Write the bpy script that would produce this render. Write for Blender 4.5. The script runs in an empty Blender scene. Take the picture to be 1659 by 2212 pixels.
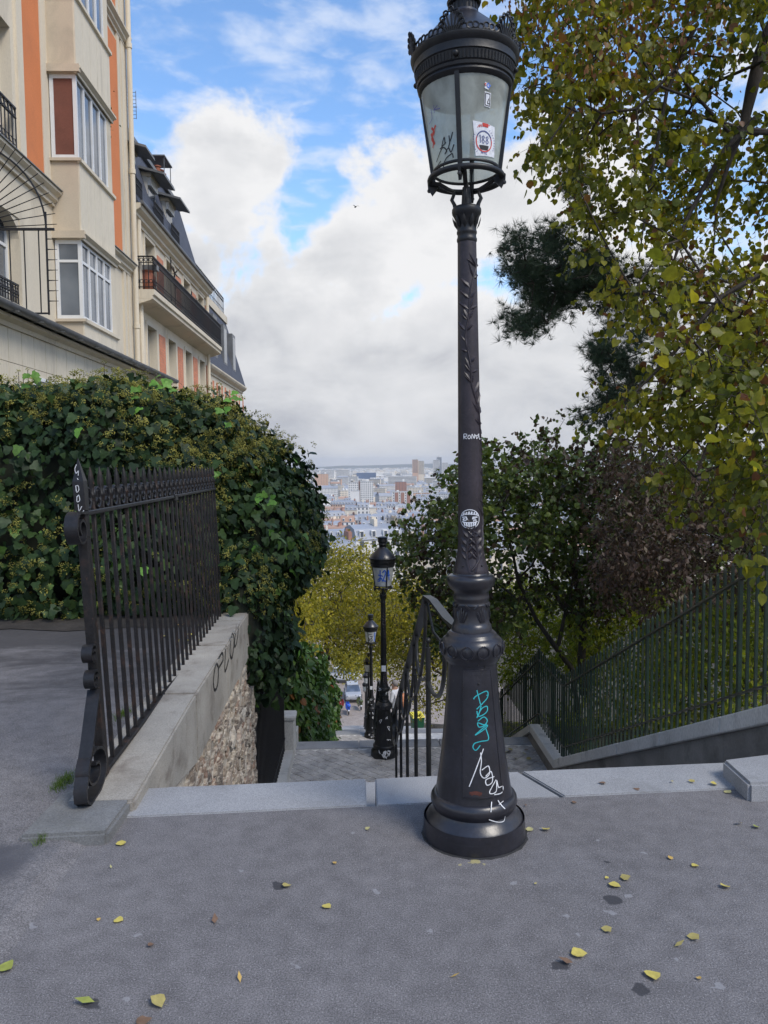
import bpy, bmesh, math, random
import numpy as np
from mathutils import Vector, Matrix, noise

sc = bpy.context.scene
R = math.radians
SN, CS = math.sin(R(2.0)), math.cos(R(2.0))      # the stairs and the street run 2 degrees off the view axis
AZ = R(2.0)

# ------------------------------------------------------------------ camera
PITCH, ROLL, FPX, EYE = 3.6, -0.54, 1660.0, 1.6    # photo measured on a 1659 x 2212 grid
cam_d = bpy.data.cameras.new('camera')
cam = bpy.data.objects.new('camera', cam_d)
sc.collection.objects.link(cam)
CAMR = Matrix.Rotation(R(90 - PITCH), 4, 'X') @ Matrix.Rotation(R(ROLL), 4, 'Z')
cam.matrix_world = Matrix.Translation((0, 0, EYE)) @ CAMR
cam_d.sensor_fit = 'VERTICAL'
cam_d.sensor_height = 24.0
cam_d.lens = 24.0 * FPX / 2212.0
cam_d.clip_start = 0.05
cam_d.clip_end = 40000
sc.camera = cam

# ------------------------------------------------------------------ sky, sun, exposure
SUN_EL, SUN_AZ = R(48), R(132)                      # soft sun behind the viewer's right shoulder, through thin cloud
world = bpy.data.worlds.new('World')
sc.world = world
world.use_nodes = True
wn = world.node_tree
wn.nodes.clear()
def N(tree, typ, **kw):
    n = tree.nodes.new(typ)
    for k, v in kw.items():
        setattr(n, k, v)
    return n
def M2(tree, op, a, b=None, clamp=False):
    n = N(tree, 'ShaderNodeMath', operation=op, use_clamp=clamp)
    for i, x in enumerate((a, b)):
        if x is None: continue
        if isinstance(x, (int, float)): n.inputs[i].default_value = x
        else: tree.links.new(x, n.inputs[i])
    return n.outputs[0]
def MR(tree, x, a, b, c=0.0, d=1.0, smooth=True):
    n = N(tree, 'ShaderNodeMapRange', interpolation_type='SMOOTHSTEP' if smooth else 'LINEAR')
    tree.links.new(x, n.inputs['Value'])
    for k, v in (('From Min', a), ('From Max', b), ('To Min', c), ('To Max', d)): n.inputs[k].default_value = v
    return n.outputs[0]
def NZ(tree, vec, scale, detail=6, rough=0.55, dist=0.0, lac=2.0):
    n = N(tree, 'ShaderNodeTexNoise')
    n.inputs['Scale'].default_value = scale; n.inputs['Detail'].default_value = detail
    n.inputs['Roughness'].default_value = rough; n.inputs['Distortion'].default_value = dist
    n.inputs['Lacunarity'].default_value = lac
    if vec is not None: tree.links.new(vec, n.inputs['Vector'])
    return n.outputs['Fac']
def build_sky(t):
    L = t.links.new
    sky = N(t, 'ShaderNodeTexSky', sky_type='NISHITA', sun_disc=False)
    sky.sun_elevation = SUN_EL; sky.sun_rotation = SUN_AZ
    sky.air_density = 1.0; sky.dust_density = 0.3; sky.ozone_density = 2.5; sky.altitude = 120
    bg_sky = N(t, 'ShaderNodeBackground'); bg_sky.inputs['Strength'].default_value = 0.14
    hs = N(t, 'ShaderNodeHueSaturation'); hs.inputs['Saturation'].default_value = 1.10; L(sky.outputs[0], hs.inputs['Color'])
    L(hs.outputs[0], bg_sky.inputs['Color'])
    tc = N(t, 'ShaderNodeTexCoord')
    sep = N(t, 'ShaderNodeSeparateXYZ'); L(tc.outputs['Generated'], sep.inputs[0])
    x, y, z = sep.outputs
    az = M2(t, 'ARCTAN2', x, y)
    el = M2(t, 'ARCSINE', z)
    big = NZ(t, tc.outputs['Generated'], 2.2, 2, 0.5)
    fine = NZ(t, tc.outputs['Generated'], 9.0, 10, 0.60, 0.25)
    w1 = NZ(t, tc.outputs['Generated'], 7.0, 5, 0.55)
    off_ = N(t, 'ShaderNodeVectorMath', operation='ADD'); off_.inputs[1].default_value = (3.7, 1.9, 5.3); L(tc.outputs['Generated'], off_.inputs[0])
    w2 = NZ(t, off_.outputs[0], 7.0, 5, 0.55)
    azw = M2(t, 'ADD', az, M2(t, 'MULTIPLY', M2(t, 'SUBTRACT', w1, 0.5), 0.16))
    elw = M2(t, 'ADD', el, M2(t, 'MULTIPLY', M2(t, 'SUBTRACT', w2, 0.5), 0.13))
    # heaps of cumulus: banks in direction space, warped and broken by noise
    fld = M2(t, 'MULTIPLY', M2(t, 'SUBTRACT', 0.262, elw), 6.0)
    fld = M2(t, 'ADD', fld, M2(t, 'MULTIPLY', M2(t, 'SUBTRACT', big, 0.5), 1.0))
    for a0, e0, rx, ry in ((-0.205, 0.330, 0.100, 0.108), (-0.25, 0.25, 0.09, 0.08), (-0.03, 0.255, 0.085, 0.085), (0.05, 0.31, 0.11, 0.10), (0.20, 0.31, 0.16, 0.115),
                           (0.62, 0.36, 0.22, 0.12), (-0.75, 0.33, 0.2, 0.1), (1.3, 0.34, 0.25, 0.12), (-1.5, 0.36, 0.25, 0.13),
                           (2.3, 0.32, 0.3, 0.12), (-2.4, 0.35, 0.25, 0.12), (3.0, 0.4, 0.25, 0.12)):
        da = M2(t, 'DIVIDE', M2(t, 'SUBTRACT', azw, a0), rx)
        de = M2(t, 'DIVIDE', M2(t, 'SUBTRACT', elw, e0), ry)
        rr = M2(t, 'SQRT', M2(t, 'ADD', M2(t, 'MULTIPLY', da, da), M2(t, 'MULTIPLY', de, de)))
        fld = M2(t, 'MAXIMUM', fld, M2(t, 'SUBTRACT', 1.0, rr))
    body = M2(t, 'ADD', fld, M2(t, 'MULTIPLY', M2(t, 'SUBTRACT', fine, 0.5), 1.9))
    mask = MR(t, body, -0.04, 0.30)
    # thin broken high layer, on a flat sheet far above
    zc = M2(t, 'MAXIMUM', z, 0.06)
    cmb = N(t, 'ShaderNodeCombineXYZ')
    L(M2(t, 'DIVIDE', x, zc), cmb.inputs[0]); L(M2(t, 'DIVIDE', y, zc), cmb.inputs[1])
    wsp = NZ(t, cmb.outputs[0], 5.2, 8, 0.56, 0.25)
    wsp2 = NZ(t, cmb.outputs[0], 0.9, 3, 0.5)
    hi = M2(t, 'ADD', wsp, M2(t, 'MULTIPLY', M2(t, 'SUBTRACT', wsp2, 0.5), 0.5))
    thin = M2(t, 'MULTIPLY', MR(t, hi, 0.43, 0.70), 0.66)
    # cloud colours: bright where thick tops catch the sun, grey in the hollows and low down
    sq = N(t, 'ShaderNodeMapping'); sq.inputs['Scale'].default_value = (1, 1, 2.0); L(tc.outputs['Generated'], sq.inputs[0])
    sh = NZ(t, sq.outputs[0], 4.6, 8, 0.58, 0.35)
    rim = MR(t, body, 0.05, 0.75, 1.0, 0.0)
    shv = M2(t, 'ADD', M2(t, 'MULTIPLY', sh, 1.25), M2(t, 'MULTIPLY', rim, 0.24))
    low = MR(t, el, 0.02, 0.34, -0.10, 0.03)
    shv = M2(t, 'ADD', shv, low)
    ramp = N(t, 'ShaderNodeValToRGB')
    cr = ramp.color_ramp
    cr.elements[0].position = 0.34; cr.elements[0].color = (0.47, 0.485, 0.53, 1)
    cr.elements[1].position = 0.88; cr.elements[1].color = (0.84, 0.84, 0.85, 1)
    e = cr.elements.new(0.58); e.color = (0.66, 0.67, 0.695, 1)
    L(shv, ramp.inputs[0])
    bg_c = N(t, 'ShaderNodeBackground'); bg_c.inputs['Strength'].default_value = 0.56
    L(ramp.outputs[0], bg_c.inputs['Color'])
    bg_t = N(t, 'ShaderNodeBackground'); bg_t.inputs['Color'].default_value = (0.62, 0.68, 0.80, 1); bg_t.inputs['Strength'].default_value = 0.66
    m1 = N(t, 'ShaderNodeMixShader'); L(thin, m1.inputs[0]); L(bg_sky.outputs[0], m1.inputs[1]); L(bg_t.outputs[0], m1.inputs[2])
    m2 = N(t, 'ShaderNodeMixShader'); L(mask, m2.inputs[0]); L(m1.outputs[0], m2.inputs[1]); L(bg_c.outputs[0], m2.inputs[2])
    out = N(t, 'ShaderNodeOutputWorld'); L(m2.outputs[0], out.inputs['Surface'])
build_sky(wn)

sun_d = bpy.data.lights.new('sun', 'SUN')
sun_d.energy = 1.5
sun_d.angle = R(22)
sun_d.color = (1.0, 0.93, 0.83)
sun = bpy.data.objects.new('sun', sun_d)
sc.collection.objects.link(sun)
sdir = Vector((math.sin(SUN_AZ) * math.cos(SUN_EL), math.cos(SUN_AZ) * math.cos(SUN_EL), math.sin(SUN_EL)))
sun.rotation_euler = sdir.to_track_quat('Z', 'Y').to_euler()
sun.location = (0, -5, 30)

sc.view_settings.view_transform = 'Standard'
sc.view_settings.look = 'None'
sc.view_settings.exposure = 0.95
sc.view_settings.gamma = 1.0
sc.view_settings.use_curve_mapping = False
sc.cycles.use_denoising = True
sc.cycles.max_bounces = 8
sc.cycles.transparent_max_bounces = 16
sc.cycles.caustics_reflective = False
sc.cycles.caustics_refractive = False

# ------------------------------------------------------------------ helpers
C = sc.collection
def ray(u, v):
    d = CAMR.to_3x3() @ Vector(((u - 829.5) / FPX, -(v - 1106.0) / FPX, -1.0))
    return d
def at(u, v, Y):                      # photo point -> world point at forward distance Y (metres)
    d = ray(u, v)
    return Vector((0, 0, EYE)) + d * (Y / d.y)
def on_z(u, v, z=0.0):                # photo point -> where it meets the level z
    d = ray(u, v)
    return Vector((0, 0, EYE)) + d * ((z - EYE) / d.z)
def S(s, t, z=0.0):                   # stair frame -> world
    return Vector((s * CS - t * SN, s * SN + t * CS, z))
def toS(p):
    return Vector((p.x * CS + p.y * SN, -p.x * SN + p.y * CS, p.z))
RI = CAMR.to_3x3().transposed()
RIn = np.array(RI)
def proj_np(P):                       # world (n,3) -> photo (u,v), depth
    q = (P - np.array((0, 0, EYE))) @ RIn.T
    d = -q[:, 2]
    dd = np.where(d > 0.05, d, 0.05)
    return 829.5 + FPX * q[:, 0] / dd, 1106 - FPX * q[:, 1] / dd, d

def tag(o, label=None, cat=None, group=None, kind=None):
    if label: o['label'] = label
    if cat: o['category'] = cat
    if group: o['group'] = group
    if kind: o['kind'] = kind
    return o
def empty(name, loc=(0, 0, 0), rz=0.0, label=None, cat=None, group=None, parent=None):
    o = bpy.data.objects.new(name, None)
    o.empty_display_size = 0.2
    C.objects.link(o)
    o.location = loc
    o.rotation_euler = (0, 0, rz)
    o.parent = parent
    return tag(o, label, cat, group)
def link(name, me, parent=None, loc=None, rot=None, scale=None):
    o = bpy.data.objects.new(name, me)
    C.objects.link(o)
    o.parent = parent
    if loc is not None: o.location = loc
    if rot is not None: o.rotation_euler = rot
    if scale is not None: o.scale = scale
    return o
def copy_tree(o, parent=None, skip=()):
    c = o.copy(); C.objects.link(c); c.parent = parent
    for ch in o.children:
        if ch.name.split('.')[0] not in skip:
            copy_tree(ch, c, skip)
    return c

class MB:
    """collects shapes; build() links them as ONE mesh object"""
    def __init__(s): s.v = []; s.f = []; s.mi = []; s.m = 0
    def add(s, V, F):
        b = len(s.v)
        s.v.extend([tuple(p) for p in V])
        s.f.extend([tuple(i + b for i in f) for f in F])
        s.mi.extend([s.m] * len(F))
        return s
    def box(s, a, b):
        x0, y0, z0 = a; x1, y1, z1 = b
        return s.add([(x0,y0,z0),(x1,y0,z0),(x1,y1,z0),(x0,y1,z0),(x0,y0,z1),(x1,y0,z1),(x1,y1,z1),(x0,y1,z1)],
                     [(0,3,2,1),(4,5,6,7),(0,1,5,4),(1,2,6,5),(2,3,7,6),(3,0,4,7)])
    def bbox(s, a, b, c=0.008):       # box with bevelled edges
        bm = bmesh.new()
        bmesh.ops.create_cube(bm, size=1)
        ce = [(a[i] + b[i]) / 2 for i in range(3)]; si = [abs(b[i] - a[i]) for i in range(3)]
        for w in bm.verts: w.co = Vector([ce[i] + w.co[i] * si[i] for i in range(3)])
        bmesh.ops.bevel(bm, geom=list(bm.edges), offset=min(c, min(si) * .45), segments=1, affect='EDGES')
        bm.verts.index_update()
        s.add([w.co[:] for w in bm.verts], [[w.index for w in f.verts] for f in bm.faces]); bm.free()
        return s
    def obox(s, p, ex, ey, ez):       # oriented box: corner p and three edge vectors
        p, ex, ey, ez = Vector(p), Vector(ex), Vector(ey), Vector(ez)
        V = [p, p+ex, p+ex+ey, p+ey, p+ez, p+ex+ez, p+ex+ey+ez, p+ey+ez]
        return s.add(V, [(0,3,2,1),(4,5,6,7),(0,1,5,4),(1,2,6,5),(2,3,7,6),(3,0,4,7)])
    def tube(s, pts, r, n=8, cap=True, up=None):
        pts = [Vector(p) for p in pts]
        rs = r if isinstance(r, (list, tuple)) else [r] * len(pts)
        V = []; F = []
        ref = None
        for i, p in enumerate(pts):
            d = (pts[min(i+1, len(pts)-1)] - pts[max(i-1, 0)])
            if d.length < 1e-9: d = Vector((0,0,1))
            d.normalize()
            if ref is None:
                ref = Vector(up) if up else (Vector((1,0,0)) if abs(d.x) < .8 else Vector((0,1,0)))
            a = ref - d * ref.dot(d)
            if a.length < 1e-6: a = d.orthogonal()
            a.normalize(); b = d.cross(a); ref = a
            for k in range(n):
                th = 2 * math.pi * k / n
                V.append(p + (a * math.cos(th) + b * math.sin(th)) * rs[i])
        for i in range(len(pts) - 1):
            for k in range(n):
                k2 = (k + 1) % n
                F.append((i*n+k, i*n+k2, (i+1)*n+k2, (i+1)*n+k))
        if cap:
            F.append(tuple(range(n-1, -1, -1))); F.append(tuple((len(pts)-1)*n + k for k in range(n)))
        return s.add(V, F)
    def strip(s, pts, wv, th):        # flat bar along pts: width vector wv, thickness th across the path
        pts = [Vector(p) for p in pts]; wv = Vector(wv)
        V = []; F = []
        for i, p in enumerate(pts):
            d = (pts[min(i+1, len(pts)-1)] - pts[max(i-1, 0)]).normalized()
            nn = d.cross(wv).normalized() * (th / 2)
            h = wv / 2
            V += [p - h - nn, p + h - nn, p + h + nn, p - h + nn]
        m = len(pts)
        for i in range(m - 1):
            for k in range(4):
                k2 = (k + 1) % 4
                F.append((i*4+k, i*4+k2, (i+1)*4+k2, (i+1)*4+k))
        F.append((3,2,1,0)); F.append(tuple((m-1)*4 + k for k in range(4)))
        return s.add(V, F)
    def lathe(s, prof, n=32, c=(0,0), a0=0.0, a1=2*math.pi, cap=True):
        full = abs(a1 - a0 - 2*math.pi) < 1e-6
        m = n if full else n + 1
        V = []; F = []
        for (r, z) in prof:
            for k in range(m):
                th = a0 + (a1 - a0) * k / n
                V.append((c[0] + r*math.cos(th), c[1] + r*math.sin(th), z))
        for i in range(len(prof) - 1):
            for k in range(n):
                k2 = (k + 1) % m
                F.append((i*m+k, i*m+k2, (i+1)*m+k2, (i+1)*m+k))
        if cap and full:
            if prof[0][0] > 1e-4: F.append(tuple(range(m-1, -1, -1)))
            if prof[-1][0] > 1e-4: F.append(tuple((len(prof)-1)*m + k for k in range(m)))
        return s.add(V, F)
    def sphere(s, c, r, nu=10, nv=6):
        rx, ry, rz = r if isinstance(r, (tuple, list)) else (r, r, r)
        V = [(c[0], c[1], c[2]-rz)]; F = []
        for j in range(1, nv):
            ph = -math.pi/2 + math.pi*j/nv
            for k in range(nu):
                th = 2*math.pi*k/nu
                V.append((c[0]+rx*math.cos(ph)*math.cos(th), c[1]+ry*math.cos(ph)*math.sin(th), c[2]+rz*math.sin(ph)))
        V.append((c[0], c[1], c[2]+rz)); T = len(V) - 1
        for k in range(nu):
            k2 = (k+1) % nu
            F.append((0, 1+k2, 1+k)); F.append((T, 1+(nv-2)*nu+k, 1+(nv-2)*nu+k2))
            for j in range(nv-2):
                F.append((1+j*nu+k, 1+j*nu+k2, 1+(j+1)*nu+k2, 1+(j+1)*nu+k))
        return s.add(V, F)
    def torus(s, c, ax1, ax2, R_, r, n=24, m=8, a0=0, a1=2*math.pi):
        c = Vector(c); ax1 = Vector(ax1); ax2 = Vector(ax2)
        full = abs(a1-a0-2*math.pi) < 1e-6
        pts = [c + (ax1*math.cos(a0+(a1-a0)*k/n) + ax2*math.sin(a0+(a1-a0)*k/n))*R_ for k in range(n+1)]
        if full: pts[-1] = pts[0]
        return s.tube(pts, r, m, cap=not full)
    def prism(s, poly, ext):          # polygon (3-D points) swept along ext
        poly = [Vector(p) for p in poly]; e = Vector(ext); n = len(poly)
        V = poly + [p + e for p in poly]
        F = [tuple(range(n-1, -1, -1)), tuple(range(n, 2*n))]
        for i in range(n):
            j = (i+1) % n
            F.append((i, j, n+j, n+i))
        return s.add(V, F)
    def xf(s, M):
        s.v = [tuple(M @ Vector(p)) for p in s.v]; return s
    def mesh(s, name, mats, smooth=None):
        me = bpy.data.meshes.new(name)
        me.from_pydata(s.v, [], s.f)
        if not isinstance(mats, (list, tuple)): mats = [mats]
        for m in mats: me.materials.append(m)
        if len(mats) > 1: me.polygons.foreach_set('material_index', s.mi)
        bm = bmesh.new(); bm.from_mesh(me)
        bmesh.ops.recalc_face_normals(bm, faces=bm.faces)
        bm.to_mesh(me); bm.free()
        if smooth is not None:
            me.polygons.foreach_set('use_smooth', [True] * len(me.polygons))
            if smooth < 180: me.set_sharp_from_angle(angle=R(smooth))
        me.update()
        return me
    def build(s, name, mats, parent=None, smooth=None, loc=None, rot=None):
        return link(name, s.mesh(name, mats, smooth), parent, loc, rot)

# ------------------------------------------------------------------ materials
def new_mat(name):
    m = bpy.data.materials.new(name); m.use_nodes = True
    t = m.node_tree
    return m, t, t.nodes['Principled BSDF']
def ramp(t, x, stops):
    n = N(t, 'ShaderNodeValToRGB'); cr = n.color_ramp
    while len(cr.elements) < len(stops): cr.elements.new(0.5)
    for e, (p, c) in zip(cr.elements, stops):
        e.position = p; e.color = (*c, 1)
    t.links.new(x, n.inputs[0])
    return n.outputs[0]
def mixc(t, f, a, b, blend='MIX'):
    n = N(t, 'ShaderNodeMix', data_type='RGBA', blend_type=blend)
    for sck, x in ((n.inputs[0], f), (n.inputs[6], a), (n.inputs[7], b)):
        if isinstance(x, (int, float)): sck.default_value = x
        elif isinstance(x, tuple): sck.default_value = (*x, 1)
        else: t.links.new(x, sck)
    return n.outputs[2]
def bump(t, b, h, strength, dist=0.01):
    n = N(t, 'ShaderNodeBump'); n.inputs['Strength'].default_value = strength; n.inputs['Distance'].default_value = dist
    t.links.new(h, n.inputs['Height']); t.links.new(n.outputs[0], b.inputs['Normal'])
def objco(t, world_space=True):
    if world_space:
        return N(t, 'ShaderNodeNewGeometry').outputs['Position']
    return N(t, 'ShaderNodeTexCoord').outputs['Object']
def pm(name, col, rough=0.6, metal=0.0, var=0.25, scale=6.0, fine=60.0, fvar=0.12, bmp=0.0, bscale=80.0, bdist=0.004,
       dirt=None, dscale=2.0, damt=0.5, spec=0.5, stretch=None, chips=None):
    m, t, b = new_mat(name)
    co = objco(t)
    if stretch:
        mp = N(t, 'ShaderNodeMapping'); mp.inputs['Scale'].default_value = stretch
        t.links.new(co, mp.inputs[0]); co = mp.outputs[0]
    n1 = NZ(t, co, scale, 5, 0.6); n2 = NZ(t, co, fine, 3, 0.6)
    dk = tuple(c * (1 - var) for c in col); lt = tuple(min(1, c * (1 + var)) for c in col)
    c = ramp(t, n1, [(0.3, dk), (0.7, lt)])
    c = mixc(t, 1.0, c, ramp(t, n2, [(0.3, (1 - fvar,) * 3), (0.7, (1 + fvar,) * 3)]), 'MULTIPLY')
    if dirt:
        n3 = NZ(t, co, dscale, 7, 0.65, 0.4)
        c = mixc(t, MR(t, n3, 0.5, 0.72, 0, damt), c, dirt)
    if chips:
        c = mixc(t, MR(t, NZ(t, co, 38, 6, 0.7, 0.3), 0.635, 0.675, 0, .8), c, chips)
    t.links.new(c, b.inputs['Base Color'])
    b.inputs['Roughness'].default_value = rough; b.inputs['Metallic'].default_value = metal
    b.inputs['Specular IOR Level'].default_value = spec
    if bmp > 0:
        bump(t, b, NZ(t, co, bscale, 5, 0.6), bmp, bdist)
    return m
def leaf_mat(name, stops, transl=0.35, rough=0.5, spec=0.35, veins=0.0):
    m, t, b = new_mat(name)
    a = N(t, 'ShaderNodeAttribute', attribute_name='rnd')
    c = ramp(t, a.outputs['Fac'], stops)
    n = NZ(t, objco(t), 40, 3, 0.6)
    c = mixc(t, 1.0, c, ramp(t, n, [(0.3, (0.75,) * 3), (0.7, (1.2,) * 3)]), 'MULTIPLY')
    t.links.new(c, b.inputs['Base Color'])
    b.inputs['Roughness'].default_value = rough; b.inputs['Specular IOR Level'].default_value = spec
    tr = N(t, 'ShaderNodeBsdfTranslucent')
    t.links.new(mixc(t, 1.0, c, (1.25, 1.2, 0.6), 'MULTIPLY'), tr.inputs[0])
    ms = N(t, 'ShaderNodeMixShader'); ms.inputs[0].default_value = transl
    t.links.new(b.outputs[0], ms.inputs[1]); t.links.new(tr.outputs[0], ms.inputs[2])
    t.links.new(ms.outputs[0], t.nodes['Material Output'].inputs['Surface'])
    return m

# ------------------------------------------------------------------ foliage
def nrm(a): return a / np.maximum(np.linalg.norm(a, axis=1, keepdims=True), 1e-9)
def np_mesh(name, V, T, mat, rnd=None, smooth=False):
    """V (n,3), T (m,3) triangles -> mesh"""
    me = bpy.data.meshes.new(name)
    V = np.ascontiguousarray(V, np.float32); T = np.ascontiguousarray(T, np.int32)
    me.vertices.add(len(V)); me.vertices.foreach_set('co', V.ravel())
    me.loops.add(T.size); me.loops.foreach_set('vertex_index', T.ravel())
    me.polygons.add(len(T)); me.polygons.foreach_set('loop_start', np.arange(0, T.size, 3, dtype=np.int32))
    me.polygons.foreach_set('loop_total', np.full(len(T), 3, np.int32))
    if smooth: me.polygons.foreach_set('use_smooth', np.ones(len(T), bool))
    if rnd is not None:
        at_ = me.attributes.new('rnd', 'FLOAT', 'POINT'); at_.data.foreach_set('value', np.ascontiguousarray(rnd, np.float32))
    me.materials.append(mat)
    me.update(calc_edges=True); me.validate()
    return me
# leaf templates: x along the leaf, y across, z up (folded a little along the midrib)
def fan(outline, cz=0.0, c=(0.4, 0)):
    V = [(c[0], c[1], cz)] + [tuple(p) for p in outline]; n = len(outline)
    return np.array(V, float), np.array([(0, 1 + i, 1 + (i + 1) % n) for i in range(n)])
LINDEN = fan([(0, 0, 0), (0.02, .30, .06), (.28, .48, .10), (.62, .40, .07), (1.0, 0, -.06), (.62, -.40, .07), (.28, -.48, .10), (.02, -.30, .06)], -0.03)
IVY = fan([(0, 0, 0), (-.08, .28, .05), (.12, .55, .0), (.38, .34, .05), (.68, .33, .0), (1.0, 0, -.12), (.68, -.33, .0), (.38, -.34, .05), (.12, -.55, .0), (-.08, -.28, .05)], 0.03)
OVAL = (np.array([(0, 0, 0), (.45, .28, .08), (1, 0, -.05), (.45, -.28, .08)], float), np.array([(0, 1, 2), (0, 2, 3)]))
_r = np.random.default_rng(5)
def tuft(n=16, w=0.03):
    V = []; T = []
    for i in range(n):
        d = np.array((_r.uniform(.25, 1.0), _r.normal(0, .55), _r.normal(0, .55))); d /= np.linalg.norm(d)
        p = np.cross(d, _r.normal(size=3)); p /= np.linalg.norm(p)
        L = _r.uniform(.7, 1.0)
        b = len(V); V += [p * w, -p * w, d * L]; T.append((b, b + 1, b + 2))
    return np.array(V), np.array(T)
TWIG = (np.array([(0, .006, 0), (0, -.003, .005), (0, -.003, -.005), (.5, .004, -.035), (.5, -.002, -.030), (.5, -.002, -.040), (1, 0, -.14)], float),
        np.array([(0, 1, 4), (0, 4, 3), (1, 2, 5), (1, 5, 4), (2, 0, 3), (2, 3, 5), (3, 4, 6), (4, 5, 6), (5, 3, 6)]))
TUFT = tuft(30, .017)
def umbel(n=22):
    V = []; T = []
    for i in range(n):
        d = np.array((_r.normal(), _r.normal(), abs(_r.normal()) + .2)); d /= np.linalg.norm(d)
        c = d * _r.uniform(.6, 1.0); a = np.cross(d, (0.3, .5, .8)); a /= np.linalg.norm(a); e = np.cross(d, a)
        r = .17; b = len(V)
        V += [c + a * r, c - a * r * .5 + e * r * .87, c - a * r * .5 - e * r * .87, c + d * r * 1.2]
        T += [(b, b + 1, b + 3), (b + 1, b + 2, b + 3), (b + 2, b, b + 3)]
    return np.array(V), np.array(T)
UMBEL = umbel()
def scatter(name, tpl, P, dirs, nor, size, mat, rng, rnd=None, parent=None, stuff=True):
    """one mesh holding a copy of tpl at every point: x along dirs, z along nor"""
    TV, TT = tpl
    n = len(P); k = len(TV)
    X = nrm(dirs); Z = nor - X * (nor * X).sum(1, keepdims=True)
    bad = np.linalg.norm(Z, axis=1) < 1e-3
    Z[bad] = np.cross(X[bad], (0.3, 0.8, 0.5)); Z = nrm(Z); Y = np.cross(Z, X)
    size = np.broadcast_to(size, (n,))
    V = P[:, None, :] + size[:, None, None] * (TV[None, :, 0:1] * X[:, None, :] + TV[None, :, 1:2] * Y[:, None, :] + TV[None, :, 2:3] * Z[:, None, :])
    T = (TT[None] + (np.arange(n) * k)[:, None, None]).reshape(-1, 3)
    if rnd is None: rnd = rng.random(n)
    me = np_mesh(name, V.reshape(-1, 3), T, mat, np.repeat(rnd, k))
    o = link(name, me, parent)
    if stuff: o['kind'] = 'stuff'
    return o
def in_poly(u, v, poly):
    ins = np.zeros(len(u), bool)
    n = len(poly)
    for i in range(n):
        x0, y0 = poly[i]; x1, y1 = poly[(i + 1) % n]
        c = ((y0 > v) != (y1 > v)) & (u < (x1 - x0) * (v - y0) / (y1 - y0 + 1e-12) + x0)
        ins ^= c
    return ins
def n3(P, f):                         # cheap value noise, vectorised
    q = P * f
    return (np.sin(q[:, 0] * 1.7 + 1.3 * np.sin(q[:, 1] * 1.1 + 2) + q[:, 2]) + np.sin(q[:, 1] * 1.9 + 1.7 * np.sin(q[:, 2] * 1.3) + 4)
            + np.sin(q[:, 2] * 2.1 + 1.1 * np.sin(q[:, 0] * 1.5 + 1))) / 3
def grow(trunk, att, rng, tip=0.004, step=0.35, pw=2.3, wig=0.05, rmin=None, sag=0.0, alpha=0.9):
    """branches that reach every point of att from a trunk polyline; returns nodes, parent, radius, tip indices"""
    nodes = []; par = []
    for i, p in enumerate(trunk):
        p = np.array(p, float)
        if i:
            q = np.array(trunk[i - 1], float); m = max(1, int(np.linalg.norm(p - q) / step))
            for j in range(1, m + 1):
                nodes.append(q + (p - q) * j / m + rng.normal(0, wig * .3, 3)); par.append(len(nodes) - 2)
        else:
            nodes.append(p); par.append(-1)
    A = np.array(att, float)
    start = len(nodes)
    top = np.array(trunk[-1], float); base = np.array(trunk[0], float)
    order = np.argsort(np.min(np.linalg.norm(A[:, None] - np.array(nodes)[None, ::2], axis=2), axis=1))
    tips = []
    NP = np.zeros((len(nodes) + len(A) * 40, 3)); NP[:len(nodes)] = nodes; cnt = len(nodes)
    DP = np.zeros(len(NP))                     # path length from the root, so that branches do not double back
    for i in range(1, cnt): DP[i] = DP[par[i]] + np.linalg.norm(NP[i] - NP[par[i]])
    for k in order:
        a = A[k]
        d = np.linalg.norm(NP[:cnt] - a, axis=1)
        j = int(np.argmin(d + (1 - alpha) * DP[:cnt]))
        q = NP[j]; L = d[j]
        m = min(30, max(1, int(L / step)))
        prev = j
        for i in range(1, m + 1):
            f = i / m
            p = q + (a - q) * f + (0 if i == m else rng.normal(0, wig, 3)) + np.array((0, 0, -sag * L * (f * f - f)))
            NP[cnt] = p; par.append(prev); DP[cnt] = DP[prev] + L / m; prev = cnt; cnt += 1
        tips.append(prev)
    Nn = NP[:cnt]
    w = np.zeros(cnt); ch = np.zeros(cnt, int)
    for i in range(cnt): 
        if par[i] >= 0: ch[par[i]] += 1
    acc = np.where(ch == 0, tip ** pw, 0.0)
    for i in range(cnt - 1, 0, -1): acc[par[i]] += acc[i]
    rad = acc ** (1 / pw)
    return Nn, np.array(par), rad, np.array(tips)
def branch_mesh(name, Nn, par, rad, mat, parent, n=5, rscale=1.0, lo=0, hi=9e9):
    idx = [i for i in range(1, len(Nn))]
    a = Nn[par[idx]]; b = Nn[idx]
    ra = np.minimum(rad[par[idx]], rad[idx] * 1.35) * rscale; rb = rad[idx] * rscale
    d = nrm(b - a); ref = np.where(np.abs(d[:, 2:3]) < .9, np.array([[0, 0, 1.0]]), np.array([[1.0, 0, 0]]))
    x = nrm(np.cross(d, ref)); y = np.cross(d, x)
    th = np.arange(n) * 2 * math.pi / n
    cir = np.cos(th)[None, :, None] * x[:, None, :] + np.sin(th)[None, :, None] * y[:, None, :]
    V = np.concatenate([a[:, None] + cir * ra[:, None, None], b[:, None] + cir * rb[:, None, None]], axis=1)
    k = np.arange(n); k2 = (k + 1) % n
    T1 = np.concatenate([np.stack([k, k2, k2 + n], 1), np.stack([k, k2 + n, k + n], 1)])
    T = (T1[None] + (np.arange(len(idx)) * 2 * n)[:, None, None]).reshape(-1, 3)
    me = np_mesh(name, V.reshape(-1, 3), T, mat, smooth=True)
    return link(name, me, parent)

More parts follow.
